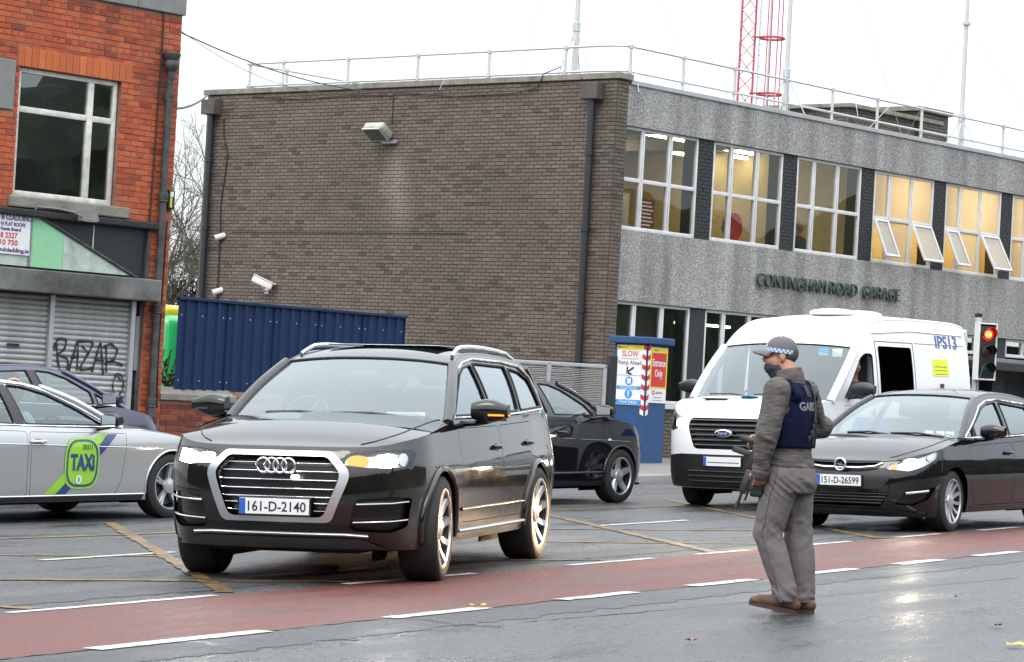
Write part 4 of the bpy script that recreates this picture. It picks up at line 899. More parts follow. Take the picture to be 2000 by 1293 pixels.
# ---- trees across the road, mirrored in windows; arc behind camera added to darken reflections
bl_ = [nrm * 26 + Vector((RD.x, RD.y)) * t for t in np.arange(135, -24, -.5)] + [Vector((46 * math.sin(R(a)), 8 + 46 * math.cos(R(a)))) for a in np.arange(128, 292, .7)]
bt = MB(); NC = 18
for i, p in enumerate(bl_):
    t = (bl_[min(i + 1, len(bl_) - 1)] - bl_[max(i - 1, 0)]).normalized(); nn = Vector((t.y, -t.x)); n1 = lambda s_, o_: mnoise_(Vector((p.x * s_ + o_, p.y * s_, o_)))
    top = 10.3 + 2.2 * n1(.09, 1) + 1.5 * n1(.3, 5) + .8 * n1(1.1, 9) + .35 * n1(2.7, 3)
    for j in range(NC + 1):
        a = PI * j / NC; q = p + nn * (4.5 * math.cos(a) * (1 + .25 * n1(.5, j))); bt.v.append((q.x, q.y, -.5 + (top + .5) * math.sin(a) ** .55 + .3 * mnoise_(Vector((q.x * .9, q.y * .9, j)))))
for i in range(len(bl_) - 1):
    for j in range(NC): bt.f.append((i * (NC + 1) + j, (i + 1) * (NC + 1) + j, (i + 1) * (NC + 1) + j + 1, i * (NC + 1) + j + 1))
me = bpy.data.meshes.new('tree_belt'); me.from_pydata(bt.v, [], bt.f)
o = link('tree_belt', me, M['leaf_dark']); tag(o, 'dark belt of trees mirrored in the shop window, with an unseen added arc', 'trees', kind='stuff')
# ================================================================== vehicles
def pchip(pts):
    X = np.array([p[0] for p in pts], float); Y = np.array([p[1] for p in pts], float); h = np.diff(X); d = np.diff(Y) / h; n = len(X); m = np.zeros(n)
    if n == 2: m[:] = d[0]
    else:
        for i in range(1, n - 1):
            if d[i - 1] * d[i] > 0: w1, w2 = 2 * h[i] + h[i - 1], h[i] + 2 * h[i - 1]; m[i] = (w1 + w2) / (w1 / d[i - 1] + w2 / d[i])
        m[0], m[-1] = d[0], d[-1]
    def f(x):
        x = np.clip(np.asarray(x, float), X[0], X[-1]); i = np.clip(np.searchsorted(X, x) - 1, 0, n - 2); t = (x - X[i]) / h[i]
        return (1 + 2 * t) * (1 - t) ** 2 * Y[i] + t * (1 - t) ** 2 * h[i] * m[i] + t * t * (3 - 2 * t) * Y[i + 1] + t * t * (t - 1) * h[i] * m[i + 1]
    return f
def resample(poly, sp, closed=True):
    out = []; n = len(poly)
    for i in range(n if closed else n - 1):
        a, b = poly[i], poly[(i + 1) % n]; k = max(1, int(math.ceil(math.hypot(b[0] - a[0], b[1] - a[1]) / sp)))
        for j in range(k): out.append((a[0] + (b[0] - a[0]) * j / k, a[1] + (b[1] - a[1]) * j / k))
    if not closed: out.append(tuple(poly[-1]))
    return out
def inside(P, poly):
    x, y = P[:, 0], P[:, 1]; r = np.zeros(len(P), bool); n = len(poly)
    for i in range(n):
        x0, y0 = poly[i]; x1, y1 = poly[(i + 1) % n]
        if y0 == y1: continue
        c = ((y0 > y) != (y1 > y)); r ^= c & (x < (x1 - x0) * (y - y0) / (y1 - y0) + x0)
    return r
def roundpoly(poly, r, seg=4):
    out = []; n = len(poly); rr = r if isinstance(r, (list, tuple)) else [r] * n
    for i in range(n):
        p0, p1, p2 = Vector(poly[i - 1]), Vector(poly[i]), Vector(poly[(i + 1) % n]); a = (p0 - p1); b = (p2 - p1)
        d = min(rr[i], a.length * .45, b.length * .45)
        if d < 1e-4: out.append(tuple(p1)); continue
        A = p1 + a.normalized() * d; B = p1 + b.normalized() * d
        for k in range(seg + 1): t = k / seg; q = A * (1 - t) ** 2 + p1 * 2 * t * (1 - t) + B * t * t; out.append((q.x, q.y))
    return out
def ccw(p): return p if sum(p[i][0] * p[(i + 1) % len(p)][1] - p[(i + 1) % len(p)][0] * p[i][1] for i in range(len(p))) > 0 else p[::-1]
def triang(outer, holes, sp):
    loops = [resample(outer, sp)] + [resample(h, min(sp, .05)) for h in holes]
    vs = []; es = []; 
    for lp in loops:
        n0 = len(vs); vs += lp; es += [(n0 + i, n0 + (i + 1) % len(lp)) for i in range(len(lp))]
    B = np.array(vs); x0, y0 = B.min(0); x1, y1 = B.max(0)
    gx = np.arange(x0 + sp * .5, x1, sp); gy = np.arange(y0 + sp * .43, y1, sp * .87)
    G_ = np.array([(x + (sp / 2 if j % 2 else 0), y) for j, y in enumerate(gy) for x in gx]).reshape(-1, 2)
    if len(G_):
        k = inside(G_, loops[0])
        for h in loops[1:]: k &= ~inside(G_, h)
        G_ = G_[k]
        if len(G_):
            dm = np.min(((G_[:, None, :] - B[None, :, :]) ** 2).sum(2), axis=1); G_ = G_[dm > (sp * .45) ** 2]
    allv = [Vector(p) for p in vs] + [Vector(p) for p in G_]
    r = delaunay_2d_cdt(allv, es, [], 0, 1e-6)
    V2 = np.array([tuple(v) for v in r[0]]); T = np.array([f for f in r[2] if len(f) == 3])
    C = V2[T].mean(1); k = inside(C, loops[0])
    for h in loops[1:]: k &= ~inside(C, h)
    T = T[k]; a = V2[T]; ar = (a[:, 1, 0] - a[:, 0, 0]) * (a[:, 2, 1] - a[:, 0, 1]) - (a[:, 2, 0] - a[:, 0, 0]) * (a[:, 1, 1] - a[:, 0, 1])
    T[ar < 0] = T[ar < 0][:, ::-1]
    return V2, T, loops
class Surf:
    """P maps (n,2) parameters to (n,3) points on the car's right half; sgn makes the normal point outwards"""
    def __init__(s, P, sgn=1): s.P = P; s.sgn = sgn
    def N(s, q):
        e = 1e-3; q = np.asarray(q, float); du = s.P(q + [e, 0]) - s.P(q - [e, 0]); dv = s.P(q + [0, e]) - s.P(q - [0, e]); n = np.cross(du, dv) * s.sgn
        return n / np.maximum(1e-9, np.linalg.norm(n, axis=1))[:, None]
    def at(s, q, off=0.0): q = np.asarray(q, float).reshape(-1, 2); return s.P(q) + s.N(q) * off
class Skin:
    """collects panels (with lips) on one or both sides into one mesh with analytic normals"""
    def __init__(s): s.v = []; s.n = []; s.f = []
    def _push(s, v, n, f, side):
        b = len(s.v)
        for p, q in zip(v, n): s.v.append((p[0], p[1] * side, p[2])); s.n.append((q[0], q[1] * side, q[2]))
        for t in f: t = tuple(int(b + i) for i in t); s.f.append(t if side > 0 else t[::-1])
    def panel(s, S, outer, holes=(), sp=.06, off=0.0, lip=.018, sides=(1, -1)):
        V2, T, loops = triang(ccw(list(outer)), [ccw(list(h)) for h in holes], sp)
        P = S.at(V2, off); Nn = S.N(V2)
        if S.sgn < 0: T = T[:, ::-1]
        for sd in sides:
            s._push(P, Nn, T, sd)
            if lip:
                for lp in loops:
                    q = np.array(lp); a = S.at(q, off); nn = S.N(q); b_ = a - nn * lip; m = len(lp)
                    fs = [(i, (i + 1) % m, m + (i + 1) % m, m + i) for i in range(m)]
                    ln = np.cross(np.roll(a, -1, 0) - np.roll(a, 1, 0), nn); ln /= np.maximum(1e-9, np.linalg.norm(ln, axis=1))[:, None]
                    s._push(np.vstack([a, b_]), np.vstack([ln, ln]), fs, sd)
        return s
    def build(s, name, mat, parent):
        me = bpy.data.meshes.new(name); me.from_pydata(s.v, [], s.f); me.polygons.foreach_set('use_smooth', [True] * len(me.polygons))
        me.normals_split_custom_set_from_vertices(s.n); me.update(); return link(name, me, mat, parent)

CM = {}
CM['tyre'] = PM('tyre', (.018, .018, .018), .75, bump=.3, bscale=50)
CM['alloy'] = PM('alloy', (.55, .56, .58), .3, metal=.7)
CM['barrel'] = PM('barrel', (.05, .05, .052), .5, metal=.5)
CM['chrome'] = PM('chrome', (.85, .86, .88), .12, metal=1.0)
CM['satin'] = PM('satin', (.62, .63, .65), .3, metal=.9)
CM['trim'] = PM('trim', (.014, .014, .015), .38)
CM['rubber'] = PM('rubber', (.012, .012, .012), .6)
CM['under'] = PM('under', (.008, .008, .008), .9)
CM['grille'] = PM('grille_black', (.006, .006, .007), .3)
CM['seat'] = PM('seat', (.03, .03, .033), .7)
CM['dash'] = PM('dash', (.022, .022, .024), .6)
CM['plate'] = PM('plate', (.72, .73, .74), .35)
CM['plate_blue'] = PM('plate_blue', (.02, .10, .45), .4)
CM['plate_text'] = PM('plate_text', (.02, .02, .025), .5)
CM['amber'] = emat('amber_glow', (1, .27, .03), 2.4)
CM['head_w'] = emat('head_white', (1, .97, .9), 90)
CM['head_warm'] = emat('head_warm', (1, .80, .52), 26)
CM['head_hot'] = emat('head_hot', (1, .84, .6), 150)
CM['lens'] = glass_mat('lens', (.93, .95, .96), refl=.06, grazing=.6)
CM['reflector'] = PM('reflector', (.55, .56, .58), .2, metal=.9)
CM['wscreen'] = glass_mat('windscreen', (.66, .74, .74), refl=.09, grazing=.68, power=2.4)
CM['sglass'] = glass_mat('side_glass', (.55, .62, .62), refl=.10, grazing=.85, power=3.0)
CM['pglass'] = glass_mat('privacy_glass', (.16, .18, .18), refl=.13, grazing=.9, power=3.0)
CM['paper'] = PM('paper', (.75, .78, .76), .6)
CM['mirror'] = PM('mirror', (.8, .82, .83), .03, metal=1.0)
CM['red_lamp'] = emat('tail_red', (1, .03, .02), 5)
CM['skin'] = PM('skin', (.42, .2, .13), .5, var=.12, vscale=12)

def wheel_parts(car, x, y, r, wdt, side, style, steer=0.0, zc=None):
    """wheel axis along y; outer face towards side*y"""
    zc = r if zc is None else zc
    W_ = empty('wheel', parent=car); W_.matrix_local = Matrix.Translation((x, y, zc)) @ Matrix.Rotation(steer, 4, 'Z') @ (Matrix.Identity(4) if side > 0 else Matrix.Rotation(PI, 4, 'Z')) @ Matrix.Rotation(random.uniform(0, 6), 4, 'Y')
    rr = r * style.get('rim', .74); h = wdt / 2
    MB().lathe([(rr * .93, -h * .8), (rr, -h), (rr + (r - rr) * .55, -h * 1.03), (r * .985, -h * .86), (r, -h * .6), (r, h * .6), (r * .985, h * .86), (rr + (r - rr) * .55, h * 1.03), (rr, h), (rr * .95, h * .92)], 44, axis='y').build('tyre', CM['tyre'], W_, 50)
    rim = MB(); rim.lathe([(rr * 1.0, h * .94), (rr * 1.01, h * 1.0), (rr * .955, h * 1.0), (rr * .93, h * .9)], 40, axis='y')
    MB().lathe([(rr * .935, h * .92), (rr * .91, h * .2), (rr * .9, -h * .8)], 40, axis='y').build('rim_barrel', CM['barrel'], W_, 60)
    n = style['n']; w0, w1 = style.get('w0', .06), style.get('w1', .045); dbl = style.get('double', 0)
    for k in range(n):
        for dsp in ((-dbl, dbl) if dbl else (0,)):
            a = 2 * PI * k / n; T = Matrix.Rotation(a, 4, 'Y'); tw_ = style.get('twist', 0)
            rows = []
            for i in range(6):
                t = i / 5; rad = rr * (.16 + .79 * t); ww = (w0 * (1 - t) + w1 * t) * (1 if not dbl else .5); yy = h * (.72 + .24 * t - .12 * math.sin(PI * t)); cx = dsp * t * rr + tw_ * rr * math.sin(t * PI * .5) * t
                rows.append(((cx - ww, yy - .03, rad), (cx - ww * .7, yy, rad), (cx + ww * .7, yy, rad), (cx + ww, yy - .03, rad)))
            vs = [T @ Vector(p) for row in rows for p in row]
            rim.add(vs, [(i * 4 + j, i * 4 + j + 1, (i + 1) * 4 + j + 1, (i + 1) * 4 + j) for i in range(5) for j in range(3)])
    rim.lathe([(0, h * .86), (.035, h * .86), (.045, h * .83), (.075, h * .80), (.085, h * .6)], 20, axis='y')
    rim.build('rim', CM['alloy'], W_, 35)
    for k in range(5):
        a = 2 * PI * (k + .5) / 5; MB().lathe([(.009, h * .82), (.009, h * .70)], 6, axis='y', M=Matrix.Translation((.055 * math.cos(a), 0, .055 * math.sin(a)))).build('wheel_nut', CM['trim'], W_)
    d = MB(); d.lathe([(.05, h * .2), (rr * .8, h * .2), (rr * .8, h * .1), (.05, h * .1)], 28, axis='y'); d.lathe([(0, -h * .5), (rr * .92, -h * .5)], 20, axis='y'); d.build('brake_disc', PM('disc', (.16, .16, .17), .4, metal=.7) if 'disc' not in bpy.data.materials else bpy.data.materials['disc'], W_, 40)
    return W_

class Car:
    def __init__(s, name, label, cat, pos, th, sp):
        s.q = sp; q = sp
        rd = hd(th); Xd = Vector((rd.x, rd.y, SLOPE * rd.x)).normalized(); Zd = Vector((-SLOPE, 0, 1)).normalized(); Yd = Zd.cross(Xd)
        s.M = Matrix(((Xd.x, Yd.x, Zd.x, pos[0]), (Xd.y, Yd.y, Zd.y, pos[1]), (Xd.z, Yd.z, Zd.z, gz(pos[0])), (0, 0, 0, 1)))
        s.o = empty(name, mat4=s.M); tag(s.o, label, cat)
        s.hw = q['W'] / 2; s.xf = pchip(q['front']); s.xr = pchip(q['rear']); s.wz = pchip(q['side']); s.zt = pchip(q['top']); s.zb_ = pchip(q['bottom']); s.wx = pchip(q['plan'])
        s.xe, s.xs, s.nf, s.nr = q['xe'], q['xs'], q.get('nf', 2.7), q.get('nr', 3.0)
        zr = q.get('zref', .6); th_ = np.linspace(0, PI / 2, 400)
        a = s.xe - float(s.xf(zr)); b = s.hw * float(s.wz(zr)) * float(s.wx(s.xe))
        X = float(s.xf(zr)) + a * (1 - np.cos(th_) ** (2 / s.nf)); Y = b * np.sin(th_) ** (2 / s.nf)
        S_ = np.concatenate([[0], np.cumsum(np.hypot(np.diff(X), np.diff(Y)))]); s.fS, s.fT, s.fX, s.fY = S_, th_, X, Y; s.Sf = S_[-1]
        a = float(s.xr(zr)) - s.xs; X = s.xs + a * (1 - np.cos(th_[::-1]) ** (2 / s.nr) * 0 - (1 - np.sin(PI / 2 - th_[::-1]) ** (2 / s.nr)))
        Xr = s.xs + a * np.cos(th_[::-1]) ** (2 / s.nr); Yr = b * np.sin(th_[::-1]) ** (2 / s.nr)
        S2 = np.concatenate([[0], np.cumsum(np.hypot(np.diff(Xr), np.diff(Yr)))]); s.rS, s.rT = S2, th_[::-1]; s.Sm = s.Sf + (s.xs - s.xe); s.Se = s.Sm + S2[-1]
        s.S = Surf(s.P, 1); 
        n = s.S.N(np.array([[s.Sf + .5, .6]]))[0]
        if n[1] < 0: s.S.sgn = -1
    def P(s, q):
        q = np.asarray(q, float); u, z = q[:, 0], q[:, 1]; au = np.abs(u); out_ = np.zeros((len(q), 3)); hw = s.hw * s.wz(z)
        k = au < s.Sf; t = np.interp(au, s.fS, s.fT); xf = s.xf(z); w0 = hw * s.wx(s.xe)
        xk = xf + (s.xe - xf) * (1 - np.cos(t) ** (2 / s.nf)); yk = w0 * np.sin(t) ** (2 / s.nf)
        xm = s.xe + (au - s.Sf); ym = hw * s.wx(xm)
        t2 = np.interp(au - s.Sm, s.rS, s.rT); xr = s.xr(z); x2 = s.xs + (xr - s.xs) * np.cos(t2) ** (2 / s.nr); y2 = hw * s.wx(s.xs) * np.sin(t2) ** (2 / s.nr)
        x = np.where(k, xk, np.where(au <= s.Sm, xm, x2)); y = np.where(k, yk, np.where(au <= s.Sm, ym, y2))
        return np.stack([x, np.where(u < 0, -y, y), z], 1)
    def sy(s, y): return float(np.sign(y) * np.interp(abs(y), s.fY, s.fS)) if y else 0.0
    def sx(s, x): return float(np.interp(x, s.fX, s.fS)) if x < s.xe else s.Sf + (x - s.xe)
    def xref(s, u):
        u = np.abs(np.asarray(u, float)); return np.where(u < s.Sf, np.interp(u, s.fS, s.fX), s.xe + u - s.Sf)
    def ztop(s, u): return s.zt(s.xref(u))
    def F(s, poly): return [(s.sy(y), z) for y, z in poly]
    def D(s, poly): return [(s.sx(x), z) for x, z in poly]
    def ptl(s, u, z, off=0.0): return Vector(s.S.at([(u, z)], off)[0])
    # ------------------------------------------------------------ greenhouse
    def yb(s, x):
        x = np.asarray(x, float); t = np.clip((x - s.xs) / (s.xr(1.0) - s.xs), 0, .999); return s.hw * s.wz(s.zt(x)) * s.wx(x) * (1 - t ** s.nr) ** (1 / s.nr) - s.q.get('gin', .03)
    def GP(s, q):
        q = np.asarray(q, float); x, z = q[:, 0], q[:, 1]; h = z - s.zt(x); t1, t2 = s.q['tumble']
        return np.stack([x, s.yb(x) - t1 * h - t2 * np.maximum(h, 0) ** 2, z], 1)
    def build_shell(s, paint, holes=(), doors=(), center=(), liner=True):
        q = s.q; arch = []
        for xw in (q['xw1'], q['xw2']):
            ra = q['ra']; a0 = -.35; arc = [(s.sx(xw) + ra * math.cos(t), q['r'] * q.get('archz', 1.0) + ra * math.sin(t)) for t in np.linspace(PI + a0 * -1, -a0 * -1, 25)]
            arch.append(arc)
        # outline: bottom edge dips round the arches
        us = np.linspace(0, s.Se, 120); top = [(u, float(s.ztop(u)) if u < s.Sm else float(s.zt(s.xs + .0))) for u in us]
        zbot = lambda u: float(s.zb_(s.xref(u) if u < s.Sm else s.xs))
        bot = []
        for arc, xw in zip(arch, (q['xw1'], q['xw2'])):
            pass
        bl = [(u, zbot(u)) for u in us]
        for arc in arch:
            u0, u1 = arc[0][0], arc[-1][0]; zb0, zb1 = zbot(u0), zbot(u1)
            mid_ = [p for p in arc if p[1] > max(zb0, zb1)]
            bl = [p for p in bl if p[0] < mid_[0][0] - .005] + [(mid_[0][0], zbot(mid_[0][0]))] + mid_ + [(mid_[-1][0], zbot(mid_[-1][0]))] + [p for p in bl if p[0] > mid_[-1][0] + .005]
        half = bl + top[::-1]; s.arch = arch
        full = bl + top[::-1][:-1] + [(-u, z) for u, z in top[1:]] + [(-u, z) for u, z in bl[::-1]][:-1]
        mir = lambda h: [(-u, z) for u, z in h]
        sk = Skin(); sk.panel(s.S, full, [h for h in center] + [h for d in list(holes) + list(doors) for h in (d, mir(d))], .07, sides=(1,))
        s.body = sk.build('body', paint, s.o)
        outer = half
        if liner:
            lk = Skin(); lk.panel(s.S, outer, [], .14, off=-.10, lip=0); lk.build('inner_shell', CM['under'], s.o)
        # floor, wheel wells
        f = MB(); f.box(q['xe'] * .45, q['xs'] + .3, -s.hw * .86, s.hw * .86, q.get('floor', .24), q.get('floor', .24) + .03); f.box(.25, q['xs'] + .4, -s.hw * .55, s.hw * .55, q.get('floor', .24) - .04, .6); f.build('underbody', CM['under'], s.o)
        for xw in (q['xw1'], q['xw2']):
            for sd in (1, -1):
                w_ = MB(); w_.grid(lambda a, b: Vector((xw + q['ra'] * 1.0 * math.cos(PI * 1.05 * a - .08), sd * (s.hw * .955 - .03 - .34 * b), q['r'] * q.get('archz', 1.0) + q['ra'] * math.sin(PI * 1.05 * a - .08))), 20, 2)
                w_.add([(xw - q['ra'], sd * (s.hw * .955 - .37), .15), (xw + q['ra'], sd * (s.hw * .955 - .37), .15), (xw + q['ra'], sd * (s.hw * .955 - .37), q['r'] + q['ra']), (xw - q['ra'], sd * (s.hw * .955 - .37), q['r'] + q['ra'])], [(0, 1, 2, 3)])
                w_.build('wheel_well', CM['under'], s.o, 50)
    def tubeline(s, name, mat, pts, r, off=0.0, S=None, sides=(1,), n=8, closed=False, flat=1.0, sub=.04, parent=None):
        S = S or s.S; q = resample([tuple(p) for p in pts], sub, closed); P = S.at(np.array(q), off)
        for sd in sides: o = MB().tube([(p[0], p[1] * sd, p[2]) for p in P], r, n, closed=closed, flat=flat).build(name, mat, parent or s.o, 60)
        return o
    def patch(s, name, mat, poly, off=0.0, S=None, sides=(1,), lip=.012, sp=.05, holes=(), parent=None):
        for sd in sides: o = Skin().panel(S or s.S, poly, holes, sp, off, lip, (sd,)).build(name, mat, parent or s.o)
        return o
    def hood(s, paint, xA, crown=.05, seam=.88):
        sA = s.sx(xA); N_, K = 40, 24; us = np.concatenate([np.linspace(0.0, s.Sf * .9, 18), np.linspace(s.Sf * .9, sA, 24)[1:]])
        E = s.P(np.stack([us, s.ztop(us)], 1)); b = MB(); x0, x1 = E[0, 0], E[-1, 0]; s.E = E
        for (x, y, z) in E:
            f = max(0, (x - x0) / (x1 - x0)); cr = crown * min(1, f * 2.2) ** .8
            for j in range(K + 1):
                w_ = -1 + 2 * j / K; b.v.append((x, y * w_, z + cr * (1 - abs(w_) ** 2.6)))
        nrow = len(E)
        for i in range(nrow - 1):
            for j in range(K): b.f.append((i * (K + 1) + j, (i + 1) * (K + 1) + j, (i + 1) * (K + 1) + j + 1, i * (K + 1) + j + 1)); b.m.append(0)
        o = b.build('bonnet', paint, s.o, 60)
        def hz(x, w_):
            i = np.interp(x, E[:, 0], np.arange(nrow)); y = np.interp(i, np.arange(nrow), E[:, 1]); z = np.interp(i, np.arange(nrow), E[:, 2]); f = max(0, (x - x0) / (x1 - x0))
            return Vector((x, y * w_, z + crown * min(1, f * 2.2) ** .8 * (1 - abs(w_) ** 2.6)))
        s.hz = hz
        for sd in (1, -1): MB().tube([hz(x0 + .12 + (x1 - x0 - .12) * t, sd * (seam - .06 * (1 - t))) + Vector((0, 0, .001)) for t in np.linspace(0, 1, 16)], .005, 5).build('panel_gap', CM['rubber'], o)
        return o
    def greenhouse(s, paint, A, roofline, Dp, windows, glass, pillar=.03, bow=(.17, .07), rbow=(.10, .05), crown=.045, wsglass=None, rear_glass=True, trim=None, rail_mat=None, nowin=()):
        """A: A-pillar polyline, roofline, Dp: rear pillar polyline in side view, all (x, z)"""
        S2 = Surf(s.GP, 1)
        if S2.N(np.array([[roofline[0][0], roofline[0][1] - .1]]))[0][1] < 0: S2.sgn = -1
        s.G = S2; up = list(A) + list(roofline[1:]) + list(Dp[1:])
        belt = [(x, float(s.zt(x)) - .004) for x in np.linspace(Dp[-1][0], A[0][0], 40)]
        outer = up + belt[1:-1]
        Skin().panel(S2, outer, [w_[0] for w_ in windows], .08, 0, .02).build('cabin_frame', paint, s.o)
        for sd in (1, -1):
            for i, w_ in enumerate(windows):
                if (sd, i) in nowin: continue
                g = glass[i] if isinstance(glass, (list, tuple)) else glass
                Skin().panel(S2, w_[0], [], .09, -.009, 0, (sd,)).build('side_window', g, s.o)
                q = resample(roundpoly(w_[0], 0), .05); P = S2.at(np.array(q), .001)
                MB().tube([(p[0], p[1] * sd, p[2]) for p in P], .009, 5, closed=True).build('window_seal', CM['rubber'], s.o, 60)
        def edge(line, n):
            pts = resample(line, .03, False); L_ = np.array(pts); d = np.concatenate([[0], np.cumsum(np.hypot(*np.diff(L_, axis=0).T))]); t = np.linspace(0, d[-1], n)
            q = np.stack([np.interp(t, d, L_[:, 0]), np.interp(t, d, L_[:, 1])], 1); return S2.at(q, 0)
        a = edge(A, 24); r_ = edge(roofline, 40); d_ = edge(Dp, 20); K = 24
        def ruled(E_, b0, b1, c0, c1, sgn=-1):
            b = MB(); n = len(E_)
            for i, (x, y, z) in enumerate(E_):
                t = i / (n - 1); bw = b0 * (1 - t) + b1 * t; cr = c0 * (1 - t) + c1 * t
                for j in range(K + 1):
                    w_ = -1 + 2 * j / K; b.v.append((x + sgn * bw * (1 - w_ * w_), y * w_, z + cr * (1 - abs(w_) ** 2.4)))
            for i in range(n - 1):
                for j in range(K): b.f.append((i * (K + 1) + j, (i + 1) * (K + 1) + j, (i + 1) * (K + 1) + j + 1, i * (K + 1) + j + 1)); b.m.append(0)
            return b
        ws = ruled(a, bow[0], bow[1], .012, crown * .8); s.ws = ws.build('windscreen', wsglass or CM['wscreen'], s.o, 80); s.wsv = (a, bow, crown)
        rb = MB(); n = len(r_)
        for i, (x, y, z) in enumerate(r_):
            t = i / (n - 1); bw = -bow[1] * (1 - t) ** 2 + rbow[1] * t ** 2; cr = crown * (.8 + .2 * math.sin(PI * t))
            for j in range(K + 1):
                w_ = -1 + 2 * j / K; rb.v.append((x + bw * (1 - w_ * w_), y * w_, z + cr * (1 - abs(w_) ** 2.4)))
        for i in range(n - 1):
            for j in range(K): rb.f.append((i * (K + 1) + j, (i + 1) * (K + 1) + j, (i + 1) * (K + 1) + j + 1, i * (K + 1) + j + 1)); rb.m.append(0)
        s.roof = rb.build('roof', paint, s.o, 80); s.rv = r_
        ruled(d_, rbow[1], rbow[0], crown * .8, .01, 1).build('rear_window', CM['pglass'] if rear_glass else paint, s.o, 80)
        # pillars and roof edges
        for sd in (1, -1):
            MB().tube([(x, y * sd - sd * .012, z - .004) for x, y, z in a], [pillar * 1.15] * len(a), 10).build('pillar', paint, s.o, 60)
            MB().tube([(x, y * sd - sd * .014, z - .012) for x, y, z in r_], [.022] * len(r_), 8).build('roof_edge', rail_mat or paint, s.o, 60)
            MB().tube([(x, y * sd - sd * .012, z - .006) for x, y, z in d_], [pillar] * len(d_), 8).build('pillar', paint, s.o, 60)
        n = 24; x, y, z = a[0]; base = [(x - bow[0] * (1 - w_ * w_) - .005, y * w_, z + .012 * (1 - abs(w_) ** 2.4)) for w_ in np.linspace(-1, 1, n)]
        MB().tube(base, .022, 8, flat=.8).build('cowl', CM['trim'], s.o, 60)
        x, y, z = a[-1]; MB().tube([(x - bow[1] * (1 - w_ * w_) - .0, y * w_, z + crown * .8 * (1 - abs(w_) ** 2.4) + .004) for w_ in np.linspace(-.98, .98, n)], .010, 6).build('header_seal', CM['rubber'], s.o, 60)
    def wspt(s, t, w_, off=.01):
        a, bow, crown = s.wsv; i = t * (len(a) - 1); x, y, z = [np.interp(i, np.arange(len(a)), a[:, k]) for k in range(3)]; bw = bow[0] * (1 - t) + bow[1] * t; cr = .012 * (1 - t) + crown * .8 * t
        p = Vector((x - bw * (1 - w_ * w_), y * w_, z + cr * (1 - abs(w_) ** 2.4))); return p + Vector((-.6, 0, .8)) * off
    def wipers(s, park=((-.55, .25), (.05, .75))):
        for a, b in park:
            base = s.wspt(.0, a, .035); tip = s.wspt(.05, b, .03); MB().tube([base, base.lerp(tip, .5) + Vector((-.01, 0, .02)), tip], .011, 6).build('wiper', CM['trim'], s.o, 60)
    def interior(s, xd, xs1, zs, hseat=.62, rear=None, wheel=True):
        """dashboard at xd, front seats at xs1, cushion height zs; right-hand drive"""
        w_ = s.hw * .8; MB().rbox(xd - .25, xd + .28, -w_, w_, zs + .1, float(s.zt(xd)) - .02, .08, seg=3).build('dashboard', CM['dash'], s.o, 40)
        for xx in [xs1] + ([rear] if rear else []):
            for yy in (-.38, .38):
                T = Matrix.Translation((xx, yy, zs)); b = MB(); b.rbox(-.28, .25, -.25, .25, -.1, .08, .06, M=T, seg=3)
                b.rbox(-.07, .07, -.24, .24, 0, hseat, .06, M=T @ Matrix.Translation((.24, 0, .02)) @ Matrix.Rotation(R(14), 4, 'Y'), seg=3)
                b.rbox(-.05, .05, -.13, .13, hseat + .03, hseat + .22, .045, M=T @ Matrix.Translation((.24, 0, .02)) @ Matrix.Rotation(R(14), 4, 'Y'), seg=3); b.build('seat', CM['seat'], s.o, 40)
        if wheel:
            T = Matrix.Translation((xs1 - .55, .38, zs + .38)) @ Matrix.Rotation(R(-65), 4, 'Y')
            b = MB(); b.tube([T @ Vector((.18 * math.cos(t), .18 * math.sin(t), 0)) for t in np.linspace(0, 2 * PI, 25)[:-1]], .015, 8, closed=True)
            for an in (0, 2.1, 4.2): b.tube([T @ Vector((0, 0, 0)), T @ Vector((.18 * math.cos(an + 1.57), .18 * math.sin(an + 1.57), 0))], .014, 6)
            b.build('steering_wheel', CM['trim'], s.o, 60)
        MB().box(xd - .3, s.q['xs'], -s.hw * .82, s.hw * .82, zs - .22, zs - .18).build('cabin_floor', CM['under'], s.o)
    def rear_mirror(s):
        p = s.wspt(.86, .0, -.06); MB().rbox(p.x, p.x + .03, p.y - .12, p.y + .12, p.z - .06, p.z + .01, .012).build('inner_mirror', CM['trim'], s.o, 40)
    def mirror(s, paint, x, z, sides=(1, -1), sc=1.0, out=.10, ind=False):
        for sd in sides:
            y = float(s.yb(x)); mo = empty('door_mirror', parent=s.o); mo.matrix_local = Matrix.Translation((x, sd * (y + out), z)) @ Matrix.Diagonal((sc, sc, sc, 1))
            b = MB(); pr_ = []
            def P_(a, b_):
                an = 2 * PI * b_; t = a; yy = sd * (-.02 + .25 * t); hh = (.082 * (.72 + .28 * math.sin(PI * min(1, t * 1.15)))) * (1 - .25 * t ** 4); dd = .085 * (1 - .35 * t * t)
                c_, s_ = math.cos(an), math.sin(an); return Vector((-.02 + dd * (np.sign(c_) * abs(c_) ** .7) * (1.0 if c_ < 0 else .45), yy, .01 + hh * np.sign(s_) * abs(s_) ** .7))
            b.grid(P_, 10, 20); b.add([P_(1, j / 20) for j in range(20)], [tuple(range(20))]); b.add([P_(0, j / 20) for j in range(20)], [tuple(range(20))]); b.build('housing', paint, mo, 50)
            MB().add([(.0205, sd * .0, -.06), (.0205, sd * .2, -.058), (.0205, sd * .205, .055), (.0205, sd * .0, .07)], [(0, 1, 2, 3)]).build('mirror_glass', CM['mirror'], mo)
            MB().tube([(.02, -sd * out * 1.05, -.085), (0, sd * .0, -.075), (-.01, sd * .09, -.06)], [.035, .032, .03], 8, flat=.6).build('mirror_arm', CM['trim'], mo, 60)
